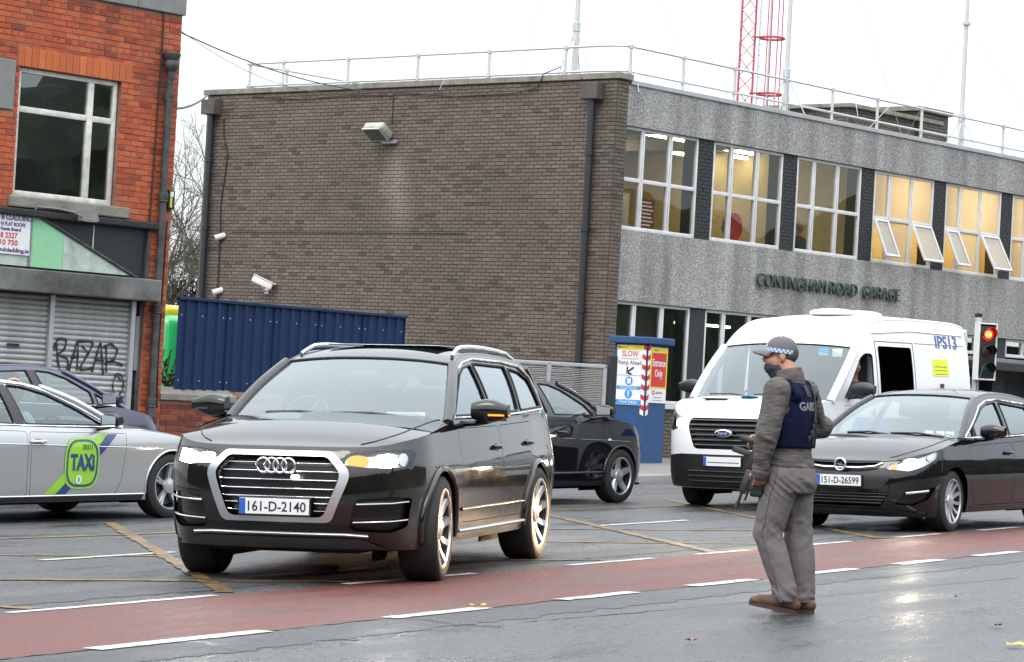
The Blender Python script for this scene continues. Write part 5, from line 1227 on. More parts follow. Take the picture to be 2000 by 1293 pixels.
            if ind: MB().tube([(-.10, sd * .1, -.018), (-.075, sd * .2, -.018), (-.03, sd * .235, -.018)], .007, 6).build('side_repeater', CM['amber'] if ind == 'lit' and sd < 0 else CM['trim'], mo)
    def door(s, paint, poly, handle=None, sides=(1, -1), hmat=None):
        for sd in sides:
            d = Skin().panel(s.S, gap(poly, .005), [], .07, 0, .02, (sd,)).build('door', paint, s.o)
            if handle:
                for e in ((0,),):
                    P = s.S.at(np.array([(s.sx(handle[0]) + t, handle[1]) for t in (0, .04, .10, .16, .20)]), 0); Nn = s.S.N(np.array([(s.sx(handle[0]), handle[1])]))[0]; hs = (.004, .036, .042, .036, .004)
                    MB().tube([(p[0] + Nn[0] * h_, (p[1] + Nn[1] * h_) * sd, p[2] + .004) for p, h_ in zip(P, hs)], [.012, .013, .013, .013, .012], 8, flat=1.3).build('handle', hmat or paint, d, 60)
                    c = np.array([(s.sx(handle[0]) + .10 + .075 * math.cos(t), handle[1] + .03 * math.sin(t)) for t in np.linspace(0, 2 * PI, 17)[:-1]])
                    Pc = s.S.at(c, .0015); MB().add([(p[0], p[1] * sd, p[2]) for p in Pc], [tuple(range(16))]).build('handle_recess', CM['trim'], d)
    def headlight(s, poly, lamps, refl=None, depth=.05, sides=(1, -1), z0=0):
        for sd in sides:
            h = empty('headlight', parent=s.o)
            Skin().panel(s.S, poly, [], .06, -depth, 0, (sd,)).build('reflector', refl or CM['reflector'], h)
            Skin().panel(s.S, gap(poly, .002), [], .06, .001, 0, (sd,)).build('lens', CM['lens'], h)
            for (u, z, rx, rz, mt) in lamps:
                m_ = mt[0 if sd > 0 else 1] if isinstance(mt, (tuple, list)) else mt
                q = [(u + rx * math.cos(t), z + rz * math.sin(t)) for t in np.linspace(0, 2 * PI, 21)[:-1]]
                Skin().panel(s.S, q, [], .05, -depth + .012, .02, (sd,)).build('lamp', m_, h)
    def plate(s, txt, z, off=.012, y0=0.0, wd=.52, rot=0.0, parent=None):
        c = s.ptl(0, z, off); Mx = Matrix.Translation((c.x, y0, c.z)) @ Matrix.Rotation(-PI / 2, 4, 'Z') @ Matrix.Rotation(PI / 2 - rot, 4, 'X')   # reads towards the front
        po = empty('number_plate', parent=s.o); po.matrix_local = Mx
        MB().rbox(-wd / 2 - .012, wd / 2 + .012, -.067, .067, -.02, -.002, .006).build('plate_holder', CM['trim'], po)
        MB().rbox(-wd / 2, wd / 2, -.056, .056, -.002, .004, .003).build('plate', CM['plate'], po)
        MB().box(-wd / 2 + .002, -wd / 2 + .045, -.054, .054, .0042, .0052).build('euro_band', CM['plate_blue'], po)
        text('characters', txt, .098, CM['plate_text'], po, Matrix.Translation((.02, -.004, .0046)), ext=.0006, width=wd * .83, bold=.0015)
        return po
def gap(poly, d):
    """shrink a polygon by d"""
    p = ccw([tuple(q) for q in poly]); n = len(p); out_ = []
    for i in range(n):
        a, b, c = Vector(p[i - 1]), Vector(p[i]), Vector(p[(i + 1) % n]); t1 = (b - a).normalized(); t2 = (c - b).normalized(); m = Vector((-t1.y - t2.y, t1.x + t2.x))
        if m.length < 1e-6: m = Vector((-t1.y, t1.x)) * 2
        m = m / max(.5, m.dot(m) / 2) ; out_.append((b.x + m.x * d, b.y + m.y * d))
    return out_
def smooth(pts, n=10):
    f = []; 
    for i in range(len(pts) - 1):
        p0 = Vector(pts[max(i - 1, 0)]); p1 = Vector(pts[i]); p2 = Vector(pts[i + 1]); p3 = Vector(pts[min(i + 2, len(pts) - 1)])
        for k in range(n): t = k / n; v = .5 * ((2 * p1) + (p2 - p0) * t + (2 * p0 - 5 * p1 + 4 * p2 - p3) * t * t + (3 * p1 - p0 - 3 * p2 + p3) * t ** 3); f.append((v.x, v.y))
    f.append(tuple(pts[-1])); return f
def lamp_light(car, p, energy, col, size=.9, aim=(-1, 0, -.05), r=.05):
    d = bpy.data.lights.new('headlamp_beam', 'SPOT'); d.energy = energy; d.color = col; d.spot_size = size; d.spot_blend = .8; d.shadow_soft_size = r
    o = bpy.data.objects.new('headlamp_beam', d); COL.objects.link(o); o.parent = car.o
    o.matrix_local = Matrix.Translation(p) @ Vector(aim).to_track_quat('-Z', 'Y').to_matrix().to_4x4(); return o
# ---------------------------------------------------------------- black SUV in front
def dirty_paint(name, col, dirt, z0, z1):
    m, t, b = newmat(name); n = t.nodes.new; l = t.links.new; tc = n('ShaderNodeTexCoord'); sp_ = n('ShaderNodeSeparateXYZ'); l(tc.outputs['Object'], sp_.inputs[0])
    nz = n('ShaderNodeTexNoise'); nz.inputs['Scale'].default_value = 9; nz.inputs['Detail'].default_value = 7; l(tc.outputs['Object'], nz.inputs['Vector'])
    mr = n('ShaderNodeMapRange'); mr.inputs[1].default_value = z1; mr.inputs[2].default_value = z0; l(sp_.outputs[2], mr.inputs[0])
    sn = n('ShaderNodeSeparateXYZ'); l(tc.outputs['Normal'], sn.inputs[0]); ab = n('ShaderNodeMath'); ab.operation = 'ABSOLUTE'; l(sn.outputs[1], ab.inputs[0])
    sd_ = n('ShaderNodeMapRange'); sd_.inputs[1].default_value = .55; sd_.inputs[2].default_value = .95; l(ab.outputs[0], sd_.inputs[0]); m0 = n('ShaderNodeMath'); m0.operation = 'MULTIPLY'; l(mr.outputs[0], m0.inputs[0]); l(sd_.outputs[0], m0.inputs[1])
    mu = n('ShaderNodeMath'); mu.operation = 'MULTIPLY'; l(m0.outputs[0], mu.inputs[0]); l(nz.outputs[0], mu.inputs[1])
    mx = n('ShaderNodeMix'); mx.data_type = 'RGBA'; l(mu.outputs[0], mx.inputs[0]); mx.inputs[6].default_value = (*col, 1); mx.inputs[7].default_value = (*dirt, 1); l(mx.outputs[2], b.inputs['Base Color'])
    b.inputs['Roughness'].default_value = .5; b.inputs['Specular IOR Level'].default_value = 0; b.inputs['Coat Weight'].default_value = 1; b.inputs['Coat IOR'].default_value = 1.65
    cr = n('ShaderNodeMapRange'); cr.inputs[3].default_value = .03; cr.inputs[4].default_value = .3; l(mu.outputs[0], cr.inputs[0]); l(cr.outputs[0], b.inputs['Coat Roughness']); return m
M['suv_paint'] = dirty_paint('suv_paint', (.008, .0075, .007), (.11, .09, .07), .30, .95)
SUV = Car('suv', 'large black SUV with lit headlights turning towards the camera', 'car', (-1.587, 19.331), 14.2, dict(
    W=1.97, xe=.80, xs=4.35, nf=3.0, nr=3.2, r=.385, ra=.435, xw1=.93, xw2=3.925, floor=.26, tumble=(.28, .40), gin=.035,
    front=[(.2, .17), (.3, .08), (.42, .03), (.6, .0), (.8, .012), (.93, .05), (1.0, .10), (1.1, .16)], rear=[(.2, 4.9), (.5, 5.04), (.8, 5.05), (1.1, 4.98), (1.25, 4.95)],
    side=[(.2, .93), (.3, .962), (.42, .975), (.55, .985), (.7, 1.0), (.82, .998), (.93, .98), (1.05, .957), (1.2, .925)],
    top=[(0, .975), (.10, .985), (.30, 1.03), (.8, 1.09), (1.40, 1.15), (2.2, 1.165), (4.35, 1.215), (5, 1.22)],
    bottom=[(0, .25), (.4, .25), (.8, .24), (1.4, .27), (4.3, .27), (4.9, .32)], plan=[(0, .985), (.8, .985), (2.4, 1.0), (3.6, .99), (4.35, .965), (5, .95)]))
c = SUV; P_ = M['suv_paint']
hexo = [(-.40, .94), (-.535, .80), (-.41, .445), (.41, .445), (.535, .80), (.40, .94)]; hexi = [(-.365, .905), (-.465, .79), (-.355, .482), (.355, .482), (.465, .79), (.365, .905)]
HO_ = roundpoly(c.F(hexo), [.03, .06, .05, .05, .06, .03]); HI_ = roundpoly(c.F(hexi), [.03, .05, .05, .05, .05, .03])
HL = roundpoly([(c.sy(.475), .855), (c.sy(.49), .925), (c.sy(.62), .95), (c.sx(.36), .965), (c.sx(.40), .935), (c.sx(.33), .845), (c.sy(.66), .835)], .02)
INT = roundpoly([(c.sy(.53), .39), (c.sy(.575), .61), (c.sy(.80), .635), (c.sx(.36), .62), (c.sx(.33), .42), (c.sy(.8), .375)], .03)
D1 = roundpoly(c.D([(1.50, .50), (1.56, .40), (2.655, .40), (2.665, 1.125), (1.47, 1.112)]), .04); D2 = roundpoly(c.D([(2.69, .40), (3.40, .40), (3.50, .66), (3.70, .84), (3.80, 1.155), (2.70, 1.127)]), .04)
c.build_shell(P_, holes=[HL, INT], doors=[D1, D2], center=[HI_])
c.hood(P_, 1.40, .075)
c.greenhouse(P_, smooth([(1.40, 1.146), (1.80, 1.40), (2.18, 1.59)], 6), smooth([(2.18, 1.59), (2.45, 1.662), (2.9, 1.695), (3.6, 1.69), (4.3, 1.65), (4.62, 1.60)], 6), [(4.62, 1.60), (4.74, 1.42), (4.82, 1.235)],
    [(roundpoly([(1.60, 1.205), (2.60, 1.215), (2.65, 1.60), (2.40, 1.575), (2.18, 1.515), (1.88, 1.375)], .03),), (roundpoly([(2.70, 1.218), (3.60, 1.24), (3.74, 1.60), (2.74, 1.615)], .03),), (roundpoly([(3.70, 1.245), (4.50, 1.27), (4.42, 1.50), (4.2, 1.56), (3.84, 1.59)], .03),)],
    [CM['sglass'], CM['pglass'], CM['pglass']], pillar=.04, crown=.055)
c.door(P_, D1, (2.42, .955)); c.door(P_, D2, (3.50, .975))
c.tubeline('window_trim', CM['satin'], [(1.55, 1.185), (2.6, 1.195), (3.6, 1.215), (4.56, 1.25), (4.47, 1.52), (4.25, 1.605), (3.7, 1.635), (2.8, 1.645), (2.42, 1.61), (2.16, 1.55), (1.85, 1.40), (1.57, 1.215)], .011, .008, S=c.G, sides=(1, -1), closed=True, n=6)
# grille: satin frame, bars, rings, plate
c.patch('grille_frame', CM['satin'], HO_, .014, holes=[HI_], lip=.03, sp=.04)
c.patch('grille_back', CM['grille'], HI_, -.06, lip=0)
for z in (.863, .804, .742, .68, .622, .577, .521):
    wz_ = float(np.interp(z, [.48, .79, .905], [.355, .465, .365])) - .005
    if z < .6:
        for sg in (-1, 1): c.tubeline('grille_bar', CM['chrome'], [(c.sy(sg * .285), z), (c.sy(sg * wz_), z)], .011, -.012, flat=.5)
    elif z > .8:
        for sg in (-1, 1): c.tubeline('grille_bar', CM['chrome'], [(c.sy(sg * .145), z), (c.sy(sg * wz_), z)], .011, -.012, flat=.5)
    else: c.tubeline('grille_bar', CM['chrome'], [(c.sy(-wz_), z), (c.sy(wz_), z)], .012, -.012, flat=.5)
for k in range(4):
    p = c.ptl(0, .835, .022); MB().tube([(p.x, (k - 1.5) * .062 + .05 * math.cos(t), p.z + .05 * math.sin(t)) for t in np.linspace(0, 2 * PI, 29)[:-1]], .0085, 8, closed=True).build('badge_ring', CM['chrome'], c.o, 60)
MB().rbox(c.ptl(0, .7, 0).x - .015, c.ptl(0, .7, 0).x + .04, -.165, -.115, .745, .775, .008).build('grille_lamp', emat('strobe', (1, 1, .9), 6), c.o)
c.plate('161-D-2140', .552, .022)
c.headlight(HL, [(c.sy(.58), .893, .085, .044, (CM['head_w'], CM['amber'])), (c.sy(.78), .897, .10, .052, CM['head_w']), (c.sx(.30), .903, .055, .05, (CM['head_w'], CM['reflector']))])
c.patch('intake_back', CM['grille'], INT, -.04, lip=0, sides=(1, -1))
for z, a0 in ((.585, .58), (.455, .56)): c.tubeline('intake_blade', CM['satin'], [(c.sy(a0), z - .008), (c.sy(.80), z), (c.sx(.33), z + .012)], .012, -.008, sides=(1, -1), flat=.6)
c.patch('lower_intake', CM['grille'], roundpoly([(c.sy(-.60), .375), (c.sy(-.52), .425), (c.sy(.52), .425), (c.sy(.60), .375)], .01), .003, lip=.004)
c.tubeline('skid_trim', CM['satin'], [(c.sy(-.66), .352), (c.sy(-.5), .362), (c.sy(.5), .362), (c.sy(.66), .352)], .017, .006, flat=.7)
c.patch('bumper_lower', PM('bumper_grey', (.035, .034, .033), .45), [(c.sy(-.78), .262), (c.sy(-.6), .335), (c.sy(.6), .335), (c.sy(.78), .262)], .006, lip=.01)
# arches, sills, rails
for arc in c.arch: c.tubeline('arch_lip', P_, [p for p in arc if p[1] > .27], .024, .004, sides=(1, -1), n=8)
c.tubeline('sill_trim', CM['satin'], [(c.sx(1.42), .345), (c.sx(3.44), .345)], .02, .012, sides=(1, -1), flat=.7)
c.tubeline('door_moulding', CM['trim'], [(c.sx(1.50), .505), (c.sx(3.42), .505)], .012, .004, sides=(1, -1))
for sd in (1, -1):
    rv = c.rv; k = [i for i in range(len(rv)) if 2.34 < rv[i][0] < 4.4]; pts = [(rv[i][0], sd * (rv[i][1] - .035), rv[i][2] + .016 + .034 * min(1, (j + 0) / 4.0, (len(k) - 1 - j) / 4.0)) for j, i in enumerate(k)]
    MB().tube(pts, .015, 8, flat=1.3).build('roof_rail', CM['satin'], c.o, 60)
MB().rbox(2.55, 3.45, -.46, .46, 1.742, 1.752, .004).build('sunroof', CM['pglass'], c.o)
c.mirror(PM('suv_mirror', (.009, .009, .009), .5, coat=1.0, spec=0), 1.72, 1.235, out=.13, sc=1.12, ind='lit')
c.wipers(((-.7, .0), (-.05, .62))); c.interior(1.75, 2.35, .78, rear=3.3); c.rear_mirror()
p = c.wspt(.10, -.62, -.05); MB().box(p.x, p.x + .01, p.y - .15, p.y + .15, p.z - .01, p.z + .06).build('dash_card', CM['paper'], c.o)
for xw in (.93, 3.925):
    for sd in (1, -1): wheel_parts(c.o, xw, sd * .845, .385, .285, sd, dict(n=10, w0=.028, w1=.04, rim=.76, twist=.22), steer=R(6) if xw < 2 else 0)
# ---------------------------------------------------------------- black saloon with warm headlight at the right
M['black_paint2'] = PM('black_car_paint', (.007, .007, .008), .5, coat=1.0, spec=.0)
c = AST = Car('hatchback', 'black hatchback with a lit warm headlight stopped beside the officer', 'car', (3.55, 28.8), 33, dict(
    W=1.86, xe=.74, xs=3.8, nf=2.55, nr=2.8, r=.325, ra=.365, xw1=.93, xw2=3.615, floor=.2, tumble=(.34, .42), gin=.03,
    front=[(.14, .16), (.22, .06), (.38, .0), (.55, .005), (.66, .03), (.76, .08), (.9, .2)], rear=[(.2, 4.25), (.5, 4.4), (.8, 4.42), (1.1, 4.36)],
    side=[(.14, .92), (.24, .958), (.42, .98), (.6, 1.0), (.74, .992), (.88, .965), (1.05, .93)],
    top=[(0, .745), (.08, .76), (.3, .83), (.74, .905), (1.25, .975), (2.2, .99), (3.8, 1.05), (4.4, 1.06)],
    bottom=[(0, .17), (.4, .16), (1.3, .2), (3.6, .2), (4.4, .3)], plan=[(0, .985), (.74, .985), (2.0, 1.0), (3.2, .99), (3.8, .965), (4.4, .95)]))
P_ = M['black_paint2']
HL = roundpoly([(c.sy(.46), .672), (c.sy(.56), .735), (c.sy(.74), .80), (c.sx(.56), .865), (c.sx(.66), .862), (c.sx(.60), .80), (c.sx(.36), .71), (c.sy(.70), .648)], .02)
GR = roundpoly(c.F([(-.47, .735), (-.40, .655), (-.2, .622), (.2, .622), (.40, .655), (.47, .735), (.2, .722), (-.2, .722)]), .015)
LG = roundpoly(c.F([(-.56, .425), (-.46, .27), (.46, .27), (.56, .425)]), .03)
FG = roundpoly([(c.sy(.60), .30), (c.sy(.70), .44), (c.sx(.50), .485), (c.sx(.42), .36), (c.sy(.76), .285)], .03)
D1 = roundpoly(c.D([(1.40, .42), (1.50, .27), (2.49, .27), (2.515, .95), (1.33, .915)]), .04); D2 = roundpoly(c.D([(2.53, .27), (3.14, .27), (3.26, .52), (3.44, .70), (3.52, .985), (2.545, .952)]), .04)
c.build_shell(P_, holes=[HL, FG], doors=[D1, D2], center=[GR, LG]); c.hood(P_, 1.22, .07)
WN = [(roundpoly([(1.37, 1.005), (1.575, 1.007), (1.60, 1.115)], .02),), (roundpoly([(1.63, 1.01), (2.46, 1.022), (2.55, 1.385), (2.30, 1.365), (2.08, 1.31), (1.65, 1.125)], .02),), (roundpoly([(2.57, 1.025), (3.28, 1.045), (3.44, 1.12), (3.34, 1.33), (2.64, 1.385)], .03),)]
c.greenhouse(P_, smooth([(1.22, .972), (1.70, 1.265), (2.06, 1.415)], 6), smooth([(2.06, 1.415), (2.35, 1.468), (2.8, 1.488), (3.3, 1.455), (3.75, 1.38)], 6), [(3.75, 1.38), (3.98, 1.21), (4.12, 1.06)], WN, [CM['sglass']] * 3, pillar=.035, crown=.045)
c.door(P_, D1, (2.26, .83)); c.door(P_, D2, (3.2, .86))
c.tubeline('window_trim', CM['chrome'], [(1.31, .992), (2.5, 1.008), (3.32, 1.03), (3.50, 1.12), (3.38, 1.365), (2.62, 1.415), (2.30, 1.395), (2.04, 1.335), (1.66, 1.155)], .012, .006, S=c.G, sides=(1, -1), closed=True, n=6)
c.patch('grille_back', CM['grille'], GR, -.04, lip=0); c.patch('lower_grille_back', CM['grille'], LG, -.05, lip=0)
c.tubeline('grille_bar', CM['chrome'], c.F([(-.455, .728), (-.38, .692), (-.2, .672), (.2, .672), (.38, .692), (.455, .728)]), .016, .004, flat=.7)
p = c.ptl(0, .69, .03); MB().tube([(p.x, .062 * math.cos(t), p.z + .062 * math.sin(t)) for t in np.linspace(0, 2 * PI, 33)[:-1]], .011, 8, closed=True).build('badge_ring', CM['chrome'], c.o, 60)
MB().prism([(-.075, -.004), (.03, -.016), (.005, -.003), (.075, .004), (-.03, .016), (-.005, .003)], p.x - .004, p.x + .006, 'x', M=Matrix.Translation((0, 0, p.z))).build('badge_bolt', CM['chrome'], c.o)
MB().lathe([(0, 0), (.055, 0)], 20, axis='x', M=Matrix.Translation((p.x + .008, 0, p.z))).build('badge_back', CM['grille'], c.o)
c.patch('plate_panel', CM['trim'], roundpoly(c.F([(-.56, .60), (-.46, .455), (.46, .455), (.56, .60)]), .02), .004, lip=.006); c.plate('151-D-26599', .535, .022)
for z in (.30, .335, .37, .405):
    hw_ = float(np.interp(z, [.27, .425], [.45, .55])); c.tubeline('grille_slat', CM['trim'], c.F([(-hw_, z), (hw_, z)]), .007, -.015)
c.headlight(HL, [(c.sy(.72), .735, .085, .058, CM['head_hot']), (c.sx(.42), .795, .06, .035, CM['reflector']), (c.sy(.57), .695, .04, .022, CM['amber'])], depth=.045)
c.patch('fog_back', CM['grille'], FG, -.035, lip=0, sides=(1, -1)); c.tubeline('fog_blade', CM['satin'], [(c.sy(.70), .415), (c.sx(.40), .44)], .016, -.006, sides=(1, -1))
c.patch('bumper_lower', CM['trim'], [(-c.sx(.42), .18), (-c.sy(.6), .245), (c.sy(.6), .245), (c.sx(.42), .18)], .004, lip=.008)
for sd in (1, -1): c.tubeline('panel_gap', CM['rubber'], [(sd * c.sx(.58), .64), (sd * c.sx(.62), .86)], .004, .001)
c.tubeline('bonnet_gap', CM['rubber'], [(u, float(c.ztop(u)) - .012) for u in np.linspace(-c.sy(.72), c.sy(.72), 30)], .005, .001)
c.mirror(P_, 1.60, 1.06, out=.12, sc=1.05); c.wipers(((-.8, -.1), (-.15, .55))); c.interior(1.55, 2.15, .55, rear=2.95); c.rear_mirror()
for k, (w_, mt) in enumerate(((-.58, CM['paper']), (-.72, CM['paper']), (-.84, CM['paper']))):
    p = c.wspt(.08, w_, -.03); MB().box(p.x, p.x + .004, p.y - .05, p.y + .05, p.z, p.z + .07).build('disc_sticker', mt, c.o)
MB().rbox(c.sx(1.18) * 0 + 1.14, 1.20, .895, .905, .74, .765, .004).build('side_repeater', CM['paper'], c.o); MB().rbox(1.14, 1.20, -.905, -.895, .74, .765, .004).build('side_repeater', CM['paper'], c.o)
MB().tube([(3.5, 0, 1.45), (3.75, 0, 1.80)], .004, 5).build('aerial', CM['trim'], c.o)
for xw in (.93, 3.615):
    for sd in (1, -1): wheel_parts(c.o, xw, sd * .775, .325, .225, sd, dict(n=12, w0=.028, w1=.022, rim=.74), steer=R(3) if xw < 2 else 0)

# ---------------------------------------------------------------- silver taxi at the left
M['silver'] = PM('silver_paint', (.46, .47, .48), .3, metal=.55, coat=1.0)
c = TAX = Car('taxi', 'silver saloon taxi with a green roundel on its door driving off right', 'car', (-3.66, 29.76), 217, dict(
    W=1.85, xe=.85, xs=4.2, nf=2.5, nr=2.8, r=.335, ra=.372, xw1=.85, xw2=3.79, floor=.2, tumble=(.42, .40), gin=.03,
    front=[(.15, .16), (.25, .06), (.4, .0), (.55, .01), (.68, .05), (.76, .12), (.95, .3)], rear=[(.2, 4.8), (.5, 4.9), (.8, 4.92), (1.0, 4.88)],
    side=[(.14, .93), (.22, .955), (.32, .972), (.48, .985), (.62, .995), (.74, 1.0), (.84, .985), (.96, .945)],
    top=[(0, .70), (.1, .725), (.4, .80), (.85, .87), (1.5, .925), (2.4, .94), (4.2, .985), (4.9, 1.0)],
    bottom=[(0, .18), (.4, .18), (1.3, .2), (3.6, .2), (4.9, .3)], plan=[(0, .985), (.85, .985), (2.2, 1.0), (3.4, .99), (4.2, .96), (4.9, .95)]))
P_ = M['silver']
D1 = roundpoly(c.D([(1.58, .40), (1.66, .26), (2.84, .26), (2.865, .902), (1.52, .885)]), .04); D2 = roundpoly(c.D([(2.88, .26), (3.34, .26), (3.50, .56), (3.72, .74), (3.82, .935), (2.895, .905)]), .04)
HL = roundpoly([(c.sy(.45), .60), (c.sy(.52), .70), (c.sx(.42), .78), (c.sx(.55), .775), (c.sx(.42), .66), (c.sy(.65), .58)], .03)
c.build_shell(P_, holes=[HL], doors=[D1, D2]); c.hood(P_, 1.55, .075)
c.greenhouse(P_, smooth([(1.55, .928), (2.08, 1.20), (2.48, 1.335)], 6), smooth([(2.48, 1.335), (2.85, 1.395), (3.3, 1.405), (3.8, 1.35), (3.95, 1.32)], 6), [(3.95, 1.32), (4.3, 1.13), (4.55, 1.0)],
    [(roundpoly([(1.80, .962), (2.86, .975), (2.94, 1.355), (2.75, 1.342), (2.46, 1.275), (2.10, 1.12)], .025),), (roundpoly([(3.0, .977), (3.72, .995), (3.84, 1.08), (3.74, 1.28), (3.3, 1.352), (3.06, 1.36)], .03),)], [CM['sglass']] * 2, pillar=.036, crown=.05)
c.patch('b_pillar', CM['trim'], [(2.875, .968), (2.99, .97), (3.05, 1.362), (2.955, 1.36)], .003, S=c.G, sides=(1, -1), lip=.004)
c.door(P_, D1, (2.66, .80), hmat=CM['chrome']); c.door(P_, D2, (3.5, .82), hmat=CM['chrome'])
c.tubeline('waist_trim', CM['chrome'], [(1.72, .943), (2.9, .957), (3.85, .985)], .010, .006, S=c.G, sides=(1, -1), n=6)
c.tubeline('window_trim', CM['chrome'], [(1.80, 1.0), (2.10, 1.145), (2.46, 1.30), (2.75, 1.365), (3.06, 1.383), (3.35, 1.375), (3.80, 1.29)], .008, .006, S=c.G, sides=(1, -1), n=6)
c.patch('sill', CM['trim'], c.D([(1.27, .205), (3.37, .205), (3.40, .255), (1.24, .255)]), .012, sides=(1, -1)); c.tubeline('sill_trim', CM['chrome'], [(c.sx(1.24), .262), (c.sx(3.40), .262)], .008, .008, sides=(1, -1))
c.tubeline('shoulder_crease', P_, [(c.sx(1.3), .735), (c.sx(2.5), .765), (c.sx(3.6), .79)], .012, -.006, sides=(1, -1), flat=.7)
c.headlight(HL, [(c.sy(.65), .66, .07, .05, CM['reflector'])]); c.mirror(CM['trim'], 1.90, 1.005, out=.09, sc=.95)
for arc in c.arch: c.tubeline('arch_lip', P_, [p for p in arc if p[1] > .24], .012, .0, sides=(1, -1), n=6)
c.interior(1.9, 2.55, .5, rear=3.35); c.wipers()
# roundel and stripes on the right front door
G1 = PM('taxi_green', (.30, .62, .04), .35, coat=.6); G2 = PM('taxi_blue', (.02, .045, .20), .35, coat=.6); G3 = PM('taxi_white', (.75, .78, .75), .4)
def sup(cx, cz, a, b_, n=3.2): return [(cx + a * np.sign(math.cos(t)) * abs(math.cos(t)) ** (2 / n), cz + b_ * np.sign(math.sin(t)) * abs(math.sin(t)) ** (2 / n)) for t in np.linspace(0, 2 * PI, 41)[:-1]]
DC = lambda poly, off, m_, holes=(): c.patch('decal', m_, c.D(poly), off, lip=0, sp=.06, holes=[c.D(h) for h in holes])
DC([(1.93, .875), (1.80, .875), (2.50, .275), (2.66, .275)], .003, G1); DC([(1.795, .875), (1.66, .875), (2.36, .275), (2.495, .275)], .003, G2)
RC = (2.16, .585)
DC(sup(*RC, .24, .262), .006, G1); DC(sup(*RC, .217, .238), .009, G2, [sup(*RC, .197, .217)])
yb_ = c.ptl(c.sx(RC[0]), RC[1], .012); TXM = lambda x, z, o=.012: Matrix(((-1, 0, 0, x), (0, 0, 1, c.ptl(c.sx(x), z, o).y), (0, 1, 0, z), (0, 0, 0, 1)))
text('decal_text', 'TAXi', .22, G2, c.o, TXM(*RC), ext=.001, width=.33, bold=.008); text('decal_text', '35211', .07, CM['trim'], c.o, TXM(2.10, .745), ext=.001, width=.13)
DC([(2.20 + .045 * math.cos(t), .42 + .045 * math.sin(t)) for t in np.linspace(0, 2 * PI, 21)[:-1]], .012, G3); text('decal_text', 'E', .05, CM['trim'], c.o, TXM(2.20, .42, .016), ext=.001)
for xw in (.85, 3.79):
    for sd in (1, -1): wheel_parts(c.o, xw, sd * .785, .335, .235, sd, dict(n=5, w0=.05, w1=.03, rim=.73, double=.09))

# ---------------------------------------------------------------- black crossover behind the SUV
M['black_paint3'] = PM('black_crossover_paint', (.006, .007, .010), .5, coat=1.0, spec=.0)
c = QAS = Car('crossover', 'black crossover with a round-backed door mirror waiting in front of the blue pillar', 'car', (1.33, 36.2), 216, dict(
    W=1.80, xe=.72, xs=3.8, nf=2.45, nr=2.8, r=.345, ra=.385, xw1=.92, xw2=3.55, floor=.22, tumble=(.36, .40), gin=.03,
    front=[(.18, .18), (.3, .06), (.45, .0), (.65, .01), (.8, .06), (.92, .15), (1.05, .28)], rear=[(.2, 4.2), (.5, 4.31), (.8, 4.33), (1.1, 4.28)],
    side=[(.18, .935), (.28, .965), (.42, .98), (.6, .992), (.8, 1.0), (.95, .98), (1.15, .93)],
    top=[(0, .84), (.1, .875), (.4, .96), (.8, 1.03), (1.2, 1.075), (2.2, 1.09), (3.8, 1.14), (4.3, 1.15)],
    bottom=[(0, .22), (.4, .22), (1.3, .23), (3.6, .23), (4.3, .32)], plan=[(0, .98), (.72, .98), (2.0, 1.0), (3.2, .99), (3.8, .965), (4.4, .95)]))
P_ = M['black_paint3']
HL = roundpoly([(c.sy(.45), .80), (c.sy(.58), .885), (c.sx(.40), .97), (c.sx(.55), .975), (c.sx(.34), .78), (c.sy(.65), .74)], .03)
D1 = roundpoly(c.D([(1.40, .50), (1.48, .38), (2.40, .38), (2.425, 1.05), (1.31, 1.025)]), .04); D2 = roundpoly(c.D([(2.44, .38), (3.05, .38), (3.18, .62), (3.36, .76), (3.44, 1.09), (2.455, 1.052)]), .04)
c.build_shell(P_, holes=[HL], doors=[D1, D2]); c.hood(P_, 1.16, .07)
c.greenhouse(P_, smooth([(1.16, 1.07), (1.60, 1.34), (2.0, 1.50)], 6), smooth([(2.0, 1.50), (2.4, 1.548), (3.0, 1.555), (3.6, 1.51), (3.85, 1.46)], 6), [(3.85, 1.46), (4.03, 1.3), (4.12, 1.15)],
    [(roundpoly([(1.46, 1.115), (2.32, 1.125), (2.42, 1.505), (2.2, 1.49), (1.98, 1.425), (1.60, 1.24)], .025),), (roundpoly([(2.46, 1.127), (3.18, 1.15), (3.3, 1.22), (3.24, 1.48), (2.54, 1.505)], .03),)], [CM['sglass']] * 2, pillar=.035, crown=.045)
c.door(P_, D1, (2.16, .90)); c.door(P_, D2, (3.1, .93))
c.headlight(HL, [(c.sy(.62), .84, .07, .05, CM['reflector']), (c.sx(.38), .88, .06, .05, CM['paper'])]); c.mirror(P_, 1.50, 1.16, out=.08, sc=1.0)
for arc in c.arch: c.tubeline('arch_lip', P_, [p for p in arc if p[1] > .25], .016, .004, sides=(1, -1), n=8)
c.tubeline('door_moulding', CM['trim'], [(c.sx(1.36), .395), (c.sx(3.1), .395)], .022, .006, sides=(1, -1), flat=.8)
c.tubeline('crease', P_, [(c.sx(.7), .78), (c.sx(1.3), .80), (c.sx(2.4), .83)], .012, -.006, sides=(1, -1), flat=.7)
MB().rbox(1.18, 1.25, .893, .906, .795, .82, .005).build('side_repeater', CM['paper'], c.o)
c.interior(1.5, 2.1, .66, rear=2.9); c.wipers()
for xw in (.92, 3.55):
    for sd in (1, -1): wheel_parts(c.o, xw, sd * .775, .345, .225, sd, dict(n=5, w0=.055, w1=.042, rim=.70))

